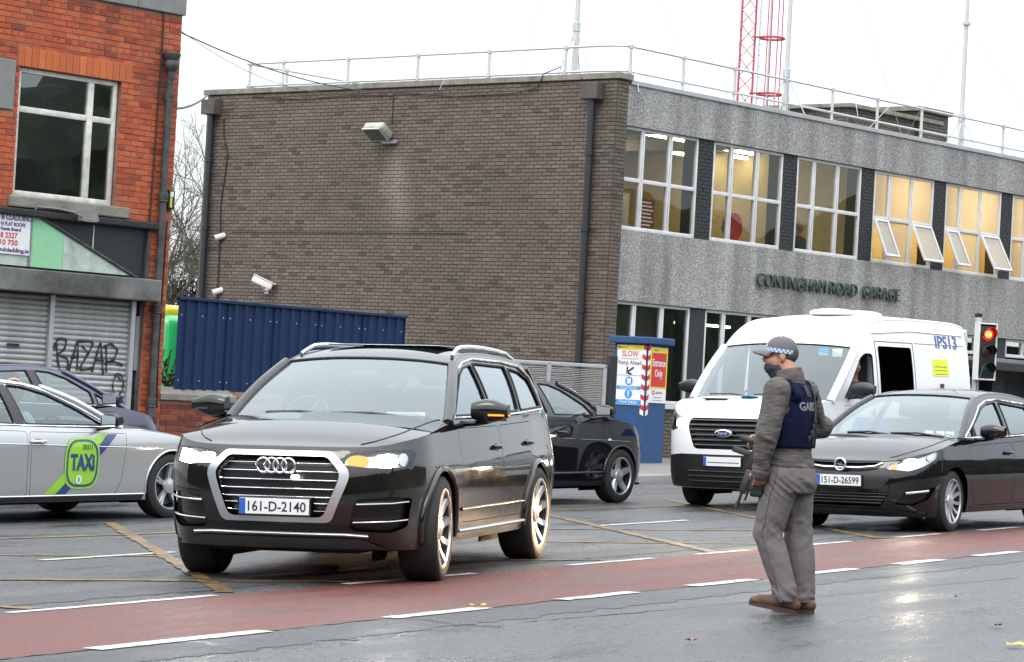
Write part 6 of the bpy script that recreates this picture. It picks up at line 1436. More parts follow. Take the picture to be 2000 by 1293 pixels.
# ---------------------------------------------------------------- dark blue people carrier behind the taxi
M['blue_car'] = PM('blue_car_paint', (.010, .012, .06), .45, metal=.2, coat=1.0)
c = BLU = Car('people_carrier', 'dark blue people carrier parked at the shutters behind the taxi', 'car', (-4.72, 34.4), 212, dict(
    W=1.82, xe=.78, xs=3.9, nf=2.4, nr=2.8, r=.33, ra=.37, xw1=.9, xw2=3.6, floor=.2, tumble=(.34, .36), gin=.03,
    front=[(.18, .18), (.3, .06), (.45, .0), (.65, .01), (.8, .06), (.95, .18), (1.1, .34)], rear=[(.2, 4.3), (.5, 4.4), (.8, 4.42), (1.1, 4.36)],
    side=[(.18, .935), (.28, .965), (.42, .98), (.6, .992), (.8, 1.0), (.95, .98), (1.15, .93)],
    top=[(0, .82), (.1, .86), (.4, .96), (.8, 1.04), (1.2, 1.10), (2.2, 1.12), (3.8, 1.16), (4.4, 1.16)],
    bottom=[(0, .22), (.4, .22), (1.3, .22), (3.6, .22), (4.4, .32)], plan=[(0, .98), (.78, .98), (2.0, 1.0), (3.2, .99), (3.9, .965), (4.4, .95)]))
P_ = M['blue_car']
HL = roundpoly([(c.sy(.5), .80), (c.sy(.6), .89), (c.sx(.46), 1.0), (c.sx(.62), .99), (c.sx(.36), .84), (c.sy(.7), .77)], .03)
D1 = roundpoly(c.D([(1.40, .45), (1.48, .32), (2.50, .32), (2.52, 1.075), (1.31, 1.05)]), .04)
c.build_shell(P_, holes=[HL], doors=[D1]); c.hood(P_, 1.06, .06)
c.greenhouse(P_, smooth([(1.06, 1.08), (1.55, 1.33), (2.0, 1.52)], 6), smooth([(2.0, 1.52), (2.4, 1.575), (3.0, 1.58), (3.6, 1.53), (3.9, 1.48)], 6), [(3.9, 1.48), (4.1, 1.32), (4.2, 1.17)],
    [(roundpoly([(1.28, 1.13), (1.55, 1.135), (1.57, 1.27)], .02),), (roundpoly([(1.62, 1.14), (2.42, 1.155), (2.50, 1.525), (2.25, 1.51), (2.0, 1.445), (1.64, 1.28)], .025),), (roundpoly([(2.58, 1.157), (3.3, 1.18), (3.42, 1.25), (3.3, 1.50), (2.64, 1.525)], .03),)], [CM['sglass']] * 3, pillar=.035, crown=.045)
c.patch('b_pillar', CM['trim'], [(2.43, 1.148), (2.57, 1.15), (2.63, 1.53), (2.51, 1.53)], .003, S=c.G, sides=(1, -1), lip=.004)
c.tubeline('waist_trim', CM['chrome'], [(1.25, 1.112), (2.5, 1.132), (3.4, 1.16)], .009, .006, S=c.G, sides=(1, -1), n=6)
c.door(P_, D1, (2.24, .93)); c.headlight(HL, [(c.sy(.64), .86, .07, .05, CM['paper']), (c.sx(.42), .92, .07, .05, CM['reflector'])]); c.mirror(P_, 1.60, 1.19, out=.12)
c.interior(1.6, 2.2, .66, rear=3.0); c.wipers()
for xw in (.9, 3.6):
    for sd in (1, -1): wheel_parts(c.o, xw, sd * .78, .33, .22, sd, dict(n=7, w0=.04, w1=.03, rim=.72))

# ---------------------------------------------------------------- white police van
M['van_white'] = PM('van_white', (.78, .79, .80), .35, coat=.7)
c = VAN = Car('van', 'white high-roofed police van with a black grille behind the officer', 'van', (2.70, 33.6), 32.5, dict(
    W=2.06, xe=.78, xs=5.0, nf=2.9, nr=6.0, r=.345, ra=.405, xw1=1.02, xw2=4.32, floor=.26, zref=.7, tumble=(.035, .085), gin=.012,
    front=[(.2, .16), (.32, .04), (.5, .0), (.75, .0), (.95, .02), (1.15, .08), (1.3, .2), (1.5, .4)], rear=[(.2, 5.5), (.6, 5.53), (1.4, 5.53), (2.6, 5.5)],
    side=[(.2, .945), (.32, .975), (.5, .985), (.8, .995), (1.0, 1.0), (1.2, .995), (1.4, .985)],
    top=[(0, 1.17), (.1, 1.20), (.35, 1.27), (.75, 1.345), (1.05, 1.36), (1.6, 1.34), (5.5, 1.34)],
    bottom=[(0, .25), (.5, .25), (1.4, .30), (4.2, .30), (5.5, .34)], plan=[(0, .97), (.78, .97), (1.6, 1.0), (5.5, 1.0)]))
P_ = M['van_white']
GRp = [(-.50, 1.12), (-.53, 1.02), (-.42, .735), (.42, .735), (.53, 1.02), (.50, 1.12)]; GR = roundpoly(c.F(GRp), [.06, .05, .06, .06, .05, .06])
HL = roundpoly([(c.sy(.60), 1.02), (c.sy(.64), 1.12), (c.sy(.80), 1.18), (c.sx(.42), 1.30), (c.sx(.48), 1.24), (c.sx(.38), .98), (c.sy(.80), .95)], .03)
D1 = roundpoly(c.D([(1.52, .60), (1.56, .42), (2.26, .42), (2.28, 1.31), (1.30, 1.31)]), .04); D2 = roundpoly(c.D([(2.32, .42), (3.52, .42), (3.52, 1.315), (2.32, 1.315)]), .03)
c.build_shell(P_, holes=[HL], doors=[D1, D2], center=[GR]); c.hood(P_, .98, .05)
WN = [(roundpoly([(1.32, 1.40), (2.20, 1.38), (2.22, 1.97), (2.02, 1.985), (1.84, 1.92)], [.03, .04, .05, .08, .1]),), (roundpoly([(2.40, 1.385), (3.44, 1.385), (3.44, 2.08), (2.40, 2.08)], .05),)]
c.greenhouse(P_, smooth([(.98, 1.352), (1.35, 1.70), (1.74, 2.03)], 6), smooth([(1.74, 2.03), (1.98, 2.22), (2.28, 2.36), (2.7, 2.43), (3.5, 2.455), (5.0, 2.44), (5.35, 2.36)], 6), [(5.35, 2.36), (5.46, 2.15), (5.48, 1.36)], WN, [CM['sglass'], CM['pglass']], pillar=.05, crown=.06, bow=(.20, .16), rear_glass=False, nowin=((-1, 0), (1, 1), (-1, 1)))
c.door(P_, D1, (2.0, 1.12), hmat=CM['trim']); c.door(P_, D2, (2.42, 1.12), hmat=CM['trim'])
c.patch('grille_back', CM['grille'], GR, -.05, lip=0)
for k in range(6):
    z = .785 + k * .062; hw_ = float(np.interp(z, [.735, 1.02, 1.12], [.42, .53, .50])) - .015; c.tubeline('grille_bar', PM('van_bar', (.05, .05, .052), .4) if k == 0 else bpy.data.materials['van_bar'], c.F([(-hw_, z), (hw_, z)]), .02, -.012, flat=.7)
p = c.ptl(0, .93, .03); MB().lathe([(0, -.012), (.8, -.008), (1, 0), (1, .01)], 28, axis='x', M=Matrix.Translation(p) @ Matrix.Diagonal((1, .125, .05, 1))).build('badge', CM['satin'], c.o, 60)
MB().lathe([(0, -.0135), (.82, -.0135)], 28, axis='x', M=Matrix.Translation(p) @ Matrix.Diagonal((1, .115, .043, 1))).build('badge_centre', PM('badge_blue', (.03, .06, .2), .3, metal=.5), c.o)
text('badge_script', 'Ford', .06, CM['chrome'], c.o, Matrix.Translation((p.x - .015, 0, p.z)) @ Matrix.Rotation(-PI / 2, 4, 'Z') @ Matrix.Rotation(PI / 2, 4, 'X'), ext=.001, width=.13, shear=.3)
c.headlight(HL, [(c.sy(.74), 1.06, .11, .06, CM['head_warm']), (c.sx(.34), 1.12, .06, .07, CM['reflector'])])
c.patch('bumper_lower', CM['trim'], [(-c.sx(.56), .28), (-c.sx(.54), .62), (-c.sy(.62), .67), (c.sy(.62), .67), (c.sx(.54), .62), (c.sx(.56), .28), (c.sy(.6), .262), (-c.sy(.6), .262)], .008, lip=.01)
for z in (.34, .40, .46): c.tubeline('bumper_slot', CM['grille'], c.F([(-.5, z), (.5, z)]), .016, .008)
po = c.plate('-----------', .585, .03)
for y in (-.42, .42): MB().rbox(.52, .62, y - .17, y + .17, 1.335, 1.352, .006, M=Matrix.Translation((0, 0, .016))).build('bonnet_vent', CM['trim'], c.o)
LB = PM('light_blue', (.22, .52, .72), .4)
c.mirror(CM['trim'], 1.42, 1.50, out=.12, sc=1.15); c.wipers(((-.75, 0), (.0, .7)))
c.interior(1.35, 2.0, .95); MB().box(2.3, 2.34, -.84, .84, .5, 2.2).build('bulkhead', CM['dash'], c.o); MB().box(5.2, 5.25, -.84, .84, .5, 2.2).build('bulkhead', CM['dash'], c.o)
MB().rbox(2.75, 2.95, -.75, -.35, 1.3, 1.95, .1, seg=3).build('passenger_headrest', PM('headrest', (.35, .36, .38), .7), c.o, 40)
for x in (2.7, 3.5): MB().sphere((0, 0, 0), 1, 18, 8, sc=(.36, .30, .06), M=Matrix.Translation((x, -.15, 2.515))).build('roof_vent', P_, c.o, 60)
# markings on the left side
def ML(x, z, o):
    q = np.array([[x, z]]); p = c.G.at(q, o)[0]; n_ = c.G.N(q)[0]; p = Vector((p[0], -p[1], p[2])); n_ = Vector((n_[0], -n_[1], n_[2])); X_ = Vector((1, 0, 0)); Y_ = n_.cross(X_).normalized()
    return Matrix(((1, Y_.x, n_.x, p.x), (0, Y_.y, n_.y, p.y), (0, Y_.z, n_.z, p.z), (0, 0, 0, 1)))
NB = PM('navy_text', (.05, .08, .30), .4)
text('lettering', 'IPS13', .24, NB, c.o, ML(4.62, 2.17, .004), ext=.001, width=.72, bold=.004)
for k in range(2): MB().box(-.26, .26, -.10 + k * .115 - .01, k * .115, 0, .003, M=ML(4.35, 1.83, .002)).build('sticker', PM('hi_vis', (.75, .85, .0), .4, emit=None), c.o)
for k in range(3): MB().box(-.2, .2, -.008, .0, .0035, .0045, M=ML(4.35, 1.75 + k * .05, .002)).build('sticker_line', CM['trim'], c.o)
MB().rbox(-.055, .055, -.2, .2, 0, .012, .004, M=ML(4.35, 1.42, 0)).build('side_slot', PM('slot', (.06, .015, .015), .5), c.o)
c.tubeline('roof_gutter', P_, [(2.25, 2.24), (3.5, 2.30), (5.2, 2.28)], .012, .003, S=c.G, sides=(1, -1)); c.tubeline('panel_gap', CM['rubber'], [(2.32, 1.36), (2.32, 2.14), (3.5, 2.14), (3.5, 1.36)], .005, .001, S=c.G, sides=(1, -1)); c.tubeline('panel_gap', CM['rubber'], [(3.56, 2.14), (5.2, 2.14)], .004, .001, S=c.G, sides=(1, -1))
c.patch('blue_stripe', PM('stripe_blue', (.02, .12, .62), .35, coat=.5), c.D([(1.45, .98), (5.2, .98), (5.2, 1.16), (1.6, 1.16)]), .004, sides=(-1, 1), lip=0)
p = c.wspt(.0, 0, 0); MB().lathe([(0, 0), (1, 0)], 24, M=Matrix.Translation((.66, .0, 1.392)) @ Matrix.Rotation(R(10), 4, 'Y') @ Matrix.Diagonal((.10, .13, 1, 1))).build('crest', LB, c.o)
for w_, m_ in ((-.62, LB), (-.80, CM['paper'])):
    p = c.wspt(.88, w_, .004); MB().box(p.x, p.x + .003, p.y - .07, p.y + .07, p.z - .05, p.z + .05).build('screen_sticker', m_, c.o)
for xw in (1.02, 4.32):
    for sd in (1, -1): wheel_parts(c.o, xw, sd * .88, .345, .235, sd, dict(n=6, w0=.06, w1=.05, rim=.68), steer=R(5) if xw < 2 else 0)
# headlamp beams, dipped: their upper edge is level with the lamps
for y in (-.71, .71):
    for ya in (.11, -.05): lamp_light(AST, (-.06, y, .73), 1900, (1, .62, .28), size=R(14), aim=(-1, ya, -.115)).data.spot_blend = .5
# ================================================================== people
from mathutils import noise as mnoise
def cap_chain(b, pts, radii, n=14):
    """tapered limb with rounded ends; radii may be (across, along) pairs with an up hint"""
    P = [Vector(p) for p in pts]; rs = [r if isinstance(r, tuple) else (r, r) for r in radii]
    b.tube(P, [r[0] for r in rs], n)
    for p, r in zip(P, rs): b.sphere(p, r[0], n, 10)
def ell(b, c, sx, sy, sz, M=None, n=20): b.sphere(c, 1, n, 14, sc=(sx, sy, sz), M=M)
def torso_loft(b, rings, n=28):
    """rings: (cx, cy, z, half width x, half depth y)"""
    vs = []
    for (cx, cy, z, a, d) in rings:
        for j in range(n):
            t = 2 * PI * j / n; c_, s_ = math.cos(t), math.sin(t); vs.append((cx + a * np.sign(c_) * abs(c_) ** .8, cy + d * np.sign(s_) * abs(s_) ** .8, z))
    k = len(rings); fs = [(i * n + j, i * n + (j + 1) % n, (i + 1) * n + (j + 1) % n, (i + 1) * n + j) for i in range(k - 1) for j in range(n)] + [tuple(reversed(range(n))), tuple((k - 1) * n + j for j in range(n))]
    b.add(vs, fs)
def remesh(b, name, voxel, smooth_it=3, disp=None, mat=None, parent=None, M=None):
    me = b.mesh('tmp'); o = bpy.data.objects.new('tmp', me); COL.objects.link(o)
    m = o.modifiers.new('r', 'REMESH'); m.mode = 'VOXEL'; m.voxel_size = voxel; m.use_smooth_shade = True
    s = o.modifiers.new('s', 'SMOOTH'); s.iterations = smooth_it; s.factor = .5
    dg = bpy.context.evaluated_depsgraph_get(); me2 = bpy.data.meshes.new_from_object(o.evaluated_get(dg)); bpy.data.objects.remove(o)
    if disp:
        nn = [v.normal.copy() for v in me2.vertices]
        for v, q in zip(me2.vertices, nn): v.co += q * disp(v.co)
    me2.polygons.foreach_set('use_smooth', [True] * len(me2.polygons)); me2.name = name; me2.update(); me2.materials.clear()
    return link(name, me2, mat, parent, M)
def nz3(p, sx, sy, sz, seed=0.0): return mnoise.noise(Vector((p.x * sx + seed, p.y * sy, p.z * sz)))
def head_blob(b, c, T):
    """head about 0.23 m tall, centre c, T turns it; local y forward"""
    H = Matrix.Translation(Vector(c)) @ T
    E_ = lambda x, y, z, a, d, h: ell(b, (x, y, z), a, d, h, M=H, n=18)
    E_(0, -.018, .035, .076, .094, .088); E_(0, .028, -.035, .060, .062, .078); E_(0, .045, -.085, .038, .036, .030); E_(0, .082, .018, .05, .016, .016)
    E_(0, .098, -.018, .013, .020, .022); E_(0, .094, .004, .010, .012, .026)
    for s in (-1, 1): E_(s * .036, .066, -.03, .026, .026, .03); E_(s * .079, -.012, -.005, .010, .020, .033); E_(s * .012, .094, -.026, .009, .012, .009)
    E_(0, .086, -.058, .024, .012, .007); E_(0, .085, -.070, .021, .012, .007)
def hand_blob(b, w, d, pn, curl=.9, side=1):
    """palm from wrist w along d, palm normal pn; five bent fingers"""
    d = Vector(d).normalized(); pn = Vector(pn).normalized(); sd = d.cross(pn) * side; w = Vector(w)
    for k in range(4): b.tube([w + sd * (.028 - k * .018) * .6, w + d * .085 + sd * (.03 - k * .0195)], [.017, .0135], 8); b.sphere(w + d * .085 + sd * (.03 - k * .0195), .0135, 8, 6)
    for k, ln in enumerate((.070, .078, .073, .058)):
        p = w + d * .085 + sd * (.03 - k * .0195); q = d.copy(); P = [p]
        for s in (.42, .32, .26):
            q = (q * math.cos(curl) + pn * math.sin(curl)).normalized(); p = p + q * ln * s; P.append(p)
        b.tube(P, [.0105, .010, .009, .0078], 8)
        for p_, r_ in zip(P, (.0105, .010, .009, .0078)): b.sphere(p_, r_, 8, 6)
    p = w + d * .03 + sd * .034; P = [p, p + (d * .6 + sd * .55 + pn * .4).normalized() * .035, p + (d * .9 + sd * .25 + pn * .75).normalized() * .068]
    b.tube(P, [.014, .012, .0095], 8)
    for p_, r_ in zip(P, (.014, .012, .0095)): b.sphere(p_, r_, 8, 6)
from mathutils.bvhtree import BVHTree
# ---------------------------------------------------------------- the officer
PO = Vector((1.835, 17.68, 0)); PO.z = gz(PO.x) + .005
PF_ = frame(PO, hd(30), hd(-60))                     # x = person's right, y = where he faces
J = dict(pel=(0, -.01, .96), hl=(-.098, 0, .90), hr=(.098, -.01, .90), kl=(-.115, .065, .50), kr=(.105, -.045, .49), al=(-.105, -.075, .10), ar=(.10, -.11, .09),
         sl=(-.185, .02, 1.43), sr=(.185, -.01, 1.43), el=(-.265, .045, 1.135), er=(.345, -.075, 1.21), wl=(-.245, .085, .905), wr=(.13, .24, 1.12), nk=(0, .015, 1.50), hd=(-.01, .095, 1.655))
J = {k: Vector(v) for k, v in J.items()}
HT_ = Matrix.Rotation(R(27), 4, 'Z') @ Matrix.Rotation(R(-3), 4, 'X')
M['face'] = PM('face_skin', (.47, .235, .16), .5, var=.15, vscale=18, bump=.15, bscale=200)
b = MB()
torso_loft(b, [(0, -.01, .88, .15, .10), (0, -.01, 1.0, .14, .10), (0, 0, 1.15, .145, .105), (0, .01, 1.3, .165, .11), (0, .01, 1.42, .16, .09), (0, .012, 1.48, .07, .06)])
cap_chain(b, [J['nk'] + Vector((0, -.01, -.06)), J['nk'], J['hd'] + Vector((0, -.03, -.03))], [.07, .06, .056])
head_blob(b, J['hd'], HT_)
for s in 'lr':
    cap_chain(b, [J['s' + s], J['e' + s], J['w' + s]], [.052, .042, .029]); cap_chain(b, [J['h' + s], J['k' + s], J['a' + s]], [.078, .055, .038])
    f = J['a' + s]; cap_chain(b, [f + Vector((0, -.01, -.03)), f + Vector((0, .02, -.04))], [.03, .026])
hand_blob(b, J['wl'] + Vector((0, 0, .025)), (.02, .05, -1), (.75, .55, .1), curl=.75, side=-1); hand_blob(b, J['wr'], (-.55, .75, -.25), (-.6, -.4, -.4), curl=.8, side=-1)
OFF = remesh(b, 'person', .0062, 2, mat=M['face']); OFF.matrix_world = PF_
tag(OFF, 'person in a grey jumper and navy vest standing in the road with a slung gun', 'person')
# eyes and brows
HM = Matrix.Translation(J['hd']) @ HT_
for s in (-1, 1):
    MB().sphere((0, 0, 0), .0115, 10, 8, M=HM @ Matrix.Translation((s * .031, .076, .006))).build('eye', PM('eye_white', (.55, .52, .5), .2) if s < 0 else bpy.data.materials['eye_white'], OFF, 60)
    MB().sphere((0, 0, 0), .006, 8, 6, M=HM @ Matrix.Translation((s * .031, .0835, .006))).build('iris', CM['trim'], OFF, 60)
    MB().tube([HM @ Vector((s * .015, .091, .026)), HM @ Vector((s * .034, .087, .031)), HM @ Vector((s * .05, .074, .026))], .0048, 6).build('eyebrow', PM('brow', (.035, .025, .02), .8) if s < 0 else bpy.data.materials['brow'], OFF, 60)
# short hair under the cap
b = MB(); ell(b, (0, -.034, .02), .0785, .088, .078, M=HM); remesh(b, 'hair', .008, 1, mat=PM('hair', (.07, .055, .045), .85, bump=.6, bscale=400), parent=OFF)
# jumper: torso, sleeves, funnel collar
def heather():
    m, t, bs = newmat('heather_knit'); n = t.nodes.new; l = t.links.new; tc = n('ShaderNodeTexCoord'); mp = n('ShaderNodeMapping'); mp.inputs['Scale'].default_value = (14, 14, 130); l(tc.outputs['Object'], mp.inputs[0])
    a = n('ShaderNodeTexNoise'); a.inputs['Scale'].default_value = 1.0; a.inputs['Detail'].default_value = 4; l(mp.outputs[0], a.inputs['Vector'])
    cr = n('ShaderNodeValToRGB'); e = cr.color_ramp.elements; e[0].position = .36; e[0].color = (.05, .044, .042, 1); e[1].position = .70; e[1].color = (.135, .12, .112, 1); l(a.outputs[0], cr.inputs[0]); l(cr.outputs[0], bs.inputs['Base Color']); bs.inputs['Roughness'].default_value = .9
    bp = n('ShaderNodeBump'); bp.inputs['Strength'].default_value = .5; bp.inputs['Distance'].default_value = .003; l(a.outputs[0], bp.inputs['Height']); l(bp.outputs[0], bs.inputs['Normal']); return m
b = MB()
torso_loft(b, [(0, -.012, .925, .182, .138), (0, -.01, .955, .188, .142), (0, 0, 1.03, .172, .135), (0, .01, 1.15, .168, .13), (0, .012, 1.3, .186, .128), (0, .012, 1.40, .18, .112), (0, .012, 1.465, .12, .085), (0, .015, 1.50, .085, .075)])
cap_chain(b, [J['sl'], J['el'] + Vector((0, 0, .0)), J['wl'] + Vector((0, 0, .03))], [.090, .076, .056]); cap_chain(b, [J['sr'], J['er'], J['wr']], [.088, .074, .052])
wr_ = lambda p: .005 * nz3(p, 6, 6, 6, 3) + .006 * (1 - 2 * abs(nz3(Vector((p.x + .5 * p.z, p.y - .7 * p.z, p.z)), 8, 8, 17, 9)) - .5) * (1 if p.z < 1.06 or abs(p.x) > .2 else .3) * (.5 + math.exp(-((p.z - 1.13) / .09) ** 2) + math.exp(-((p.z - .95) / .05) ** 2))
JUM = remesh(b, 'jumper', .009, 3, wr_, heather(), OFF)
b = MB(); T = Matrix.Translation((0, .02, 1.485)) @ Matrix.Rotation(R(-14), 4, 'X')
b.lathe([(.088, -.035), (.098, .0), (.094, .05), (.088, .085), (.080, .088), (.078, .05), (.076, -.03)], 28, M=T @ Matrix.Diagonal((1.0, 1.05, 1, 1))); b.build('collar', bpy.data.materials['heather_knit'], JUM, 60)
JBV = BVHTree.FromPolygons([v.co.copy() for v in JUM.data.vertices], [tuple(p.vertices) for p in JUM.data.polygons])
d_ = (J['wl'] - J['el']).normalized(); MB().lathe([(.044, -.012), (.056, -.01), (.056, .04), (.05, .045)], 20, M=frame(J['wl'] + Vector((0, 0, .0)), d_.orthogonal(), d_.cross(d_.orthogonal()))).build('cuff', bpy.data.materials['heather_knit'], JUM, 60)
for zz in (.948,):
    P = []
    for t in np.linspace(0, 2 * PI, 41)[:-1]:
        loc, nn, _, _d = JBV.ray_cast(Vector((.5 * math.cos(t), -.01 + .5 * math.sin(t), zz)), Vector((-math.cos(t), -math.sin(t), 0)))
        if loc and abs(loc.x) < .23: P.append(loc + nn * .001)
    MB().tube(P, .003, 5, closed=True).build('hem_seam', PM('knit_seam', (.04, .035, .033), .9), JUM, 60)
# snood over mouth and neck
b = MB(); ell(b, (0, .030, -.078), .067, .076, .046, M=HM); cap_chain(b, [HM @ Vector((0, .02, -.09)), J['nk'] + Vector((0, .02, .0))], [.066, .072]); ell(b, (0, .084, -.062), .030, .022, .020, M=HM)
remesh(b, 'snood', .008, 3, lambda p: .003 * nz3(p, 20, 20, 60), PM('snood_cloth', (.018, .026, .036), .8), OFF)
# trousers
b = MB(); torso_loft(b, [(0, -.012, 1.0, .165, .12), (0, -.02, .93, .178, .14), (0, -.03, .85, .182, .152), (0, -.02, .78, .175, .14)])
for s, sg in (('l', -1), ('r', 1)):
    h, k, a = J['h' + s], J['k' + s], J['a' + s]
    cap_chain(b, [h + Vector((-sg * .005, -.015, -.02)), h.lerp(k, .4), k, k.lerp(a, .45) + Vector((0, -.01, 0)), a + Vector((0, 0, .03))], [.118, .112, .095, .088, .076])
    b.lathe([(.078, .0), (.08, .06), (.076, .12)], 20, M=Matrix.Translation(a + Vector((0, .008, -.035))))
def ridge(v): return 1 - 2 * abs(v)
def fold(p):
    leg = 5 if p.x < 0 else 11; sg = 1 if p.x < 0 else -1; an = math.atan2(p.y, p.x - (-.1 if p.x < 0 else .1))
    kz = math.exp(-((p.z - .52) / .10) ** 2) + 1.3 * math.exp(-((p.z - .12) / .06) ** 2) + .9 * math.exp(-((p.z - .80) / .07) ** 2)
    q = Vector((p.x + .9 * p.z, p.y - .6 * p.z, p.z - .8 * p.y * sg)); d1 = ridge(nz3(q, 9, 9, 13, leg)) - .5
    d2 = nz3(Vector((p.x, p.y, p.z)), 10, 10, 3.2, leg * 2); d3 = nz3(Vector((p.x, p.y, p.z + .7 * p.y)), 14, 14, 26, leg * 4)
    return .007 * d2 + .0095 * d1 * (.25 + kz) + .0035 * d3 * (.3 + kz)
TRS = remesh(b, 'trousers', .009, 2, fold, PM('trouser_cloth', (.125, .108, .113), .85, var=.1, vscale=9, bump=.25, bscale=300), OFF)
TBV = BVHTree.FromPolygons([v.co.copy() for v in TRS.data.vertices], [tuple(p.vertices) for p in TRS.data.polygons])
def hug(tree, pts, off, name, mat, parent, r_=.0022):
    P = []
    for q in pts:
        loc, nn, _, _d = tree.find_nearest(Vector(q))
        if loc: P.append(loc + nn * off)
    MB().tube(P, r_, 5).build(name, mat, parent, 60)
SEAM = PM('seam', (.05, .044, .047), .9)
for s, sg in (('l', -1), ('r', 1)):
    h, k, a = J['h' + s], J['k' + s], J['a' + s]; L_ = [h + Vector((sg * .11, -.01, .06)), h + Vector((sg * .13, -.01, -.05)), h.lerp(k, .4) + Vector((sg * .13, 0, 0)), k + Vector((sg * .12, 0, 0)), k.lerp(a, .5) + Vector((sg * .11, 0, 0)), a + Vector((sg * .1, 0, -.03))]
    Q = [L_[i].lerp(L_[i + 1], t / 6) for i in range(5) for t in range(6)]; hug(TBV, Q, .0006, 'side_seam', SEAM, TRS)
    hug(TBV, [h + Vector((sg * .07, -.2, -.02)) + Vector((sg * .045 * math.cos(t), 0, .0 + .0 * t)) for t in np.linspace(0, PI, 12)], .0006, 'pocket_seam', SEAM, TRS)
# shoes
LE = PM('brown_suede', (.085, .042, .03), .75, var=.3, vscale=20); SO = PM('shoe_sole', (.05, .028, .02), .7)
for s, ang, lift in (('l', 24, 8), ('r', -8, 0)):
    so = empty('shoe', parent=OFF); a = J['a' + s]; so.matrix_local = Matrix.Translation((a.x, a.y, .0 if s == 'r' else .015)) @ Matrix.Rotation(R(ang), 4, 'Z') @ Matrix.Rotation(R(lift), 4, 'X')
    b = MB(); cap_chain(b, [(0, -.055, .055), (0, .02, .062), (0, .10, .05), (0, .175, .042)], [.040, .044, .044, .036]); ell(b, (0, .19, .035), .042, .05, .028); cap_chain(b, [(0, -.03, .07), (0, -.02, .105)], [.045, .046])
    remesh(b, 'upper', .008, 3, lambda p: max(0, .018 - p.z) * .9 if p.z < .018 else 0, LE, so)
    pl = [(.046 * math.cos(t) * (1 + .08 * math.sin(t)), .075 + .162 * math.sin(t)) for t in np.linspace(0, 2 * PI, 29)[:-1]]; MB().prism(pl, .0, .026).build('sole', SO, so, 40)
    for k in range(3): MB().tube([(-.026, .06 + k * .022, .098 - k * .008), (.0, .065 + k * .022, .108 - k * .008), (.026, .06 + k * .022, .098 - k * .008)], .003, 5).build('lace', CM['trim'], so)
# vest
VB = PM('vest_navy', (.0022, .0045, .022), .85, spec=.15, bump=.25, bscale=220, var=.12, vscale=9)
b = MB(); torso_loft(b, [(0, .008, 1.07, .196, .158), (0, .01, 1.13, .198, .162), (0, .012, 1.27, .20, .158), (0, .012, 1.36, .178, .146), (0, .012, 1.42, .152, .13), (0, .012, 1.465, .128, .11), (0, .012, 1.49, .10, .085)])
cap_chain(b, [(-.13, -.08, 1.40), (-.135, -.03, 1.475), (-.13, .06, 1.47), (-.12, .11, 1.40)], [.045, .036, .036, .045]); cap_chain(b, [(.13, -.08, 1.40), (.135, -.03, 1.475), (.13, .06, 1.47), (.12, .11, 1.40)], [.045, .036, .036, .045])
VST = remesh(b, 'vest', .009, 4, lambda p: .004 * nz3(p, 6, 6, 10, 5) - (.012 if abs(p.x) > .17 and p.z > 1.25 else 0), VB, OFF)
from mathutils.bvhtree import BVHTree
VBV = BVHTree.FromPolygons([v.co.copy() for v in VST.data.vertices], [tuple(p.vertices) for p in VST.data.polygons])
def on_back(x, z, off=.004):                         # a point on the back of the vest
    loc, nn, _, _d = VBV.ray_cast(Vector((x, -.6, z)), Vector((0, 1, 0))); return (loc + nn * off, nn) if loc else (Vector((x, -.15, z)), Vector((0, -1, 0)))
GT = PM('reflective_letters', (.22, .23, .25), .35, metal=.3)
tx = text('lettering', 'GARDA', .075, GT, OFF, None, ext=.001, width=.25, bold=.002)
for v in tx.data.vertices:
    q, nn = on_back(v.co.x + .0, 1.335 + v.co.y, .003 + v.co.z); v.co = q
def strapline(name, pts, wd, mat, off=.006):
    b = MB(); P = []
    for i in range(len(pts) - 1):
        for k in range(8): t = k / 8; P.append((pts[i][0] * (1 - t) + pts[i + 1][0] * t, pts[i][1] * (1 - t) + pts[i + 1][1] * t))
    P.append(pts[-1])
    for (x, z) in P:
        for s in (-1, 1): q, nn = on_back(x + s * wd / 2, z, off); b.v.append(tuple(q))
    b.f = [(2 * i, 2 * i + 1, 2 * i + 3, 2 * i + 2) for i in range(len(P) - 1)]; b.m = [0] * len(b.f); return b.build(name, mat, VST, 60)
SK = PM('strap_black', (.014, .014, .016), .7)
strapline('sling', [(.115, 1.46), (.075, 1.38), (.055, 1.30), (.01, 1.20), (-.05, 1.12)], .038, SK, .009)
strapline('webbing', [(-.02, 1.47), (-.02, 1.40)], .05, SK); strapline('webbing', [(.02, 1.22), (.02, 1.09)], .02, SK)
for k in range(4): q, nn = on_back(.03 - k * .03, 1.245 - k * .035, .014); MB().rbox(-.014, .014, -.006, .006, -.009, .009, .003, M=Matrix.Translation(q)).build('buckle', CM['trim'], VST)
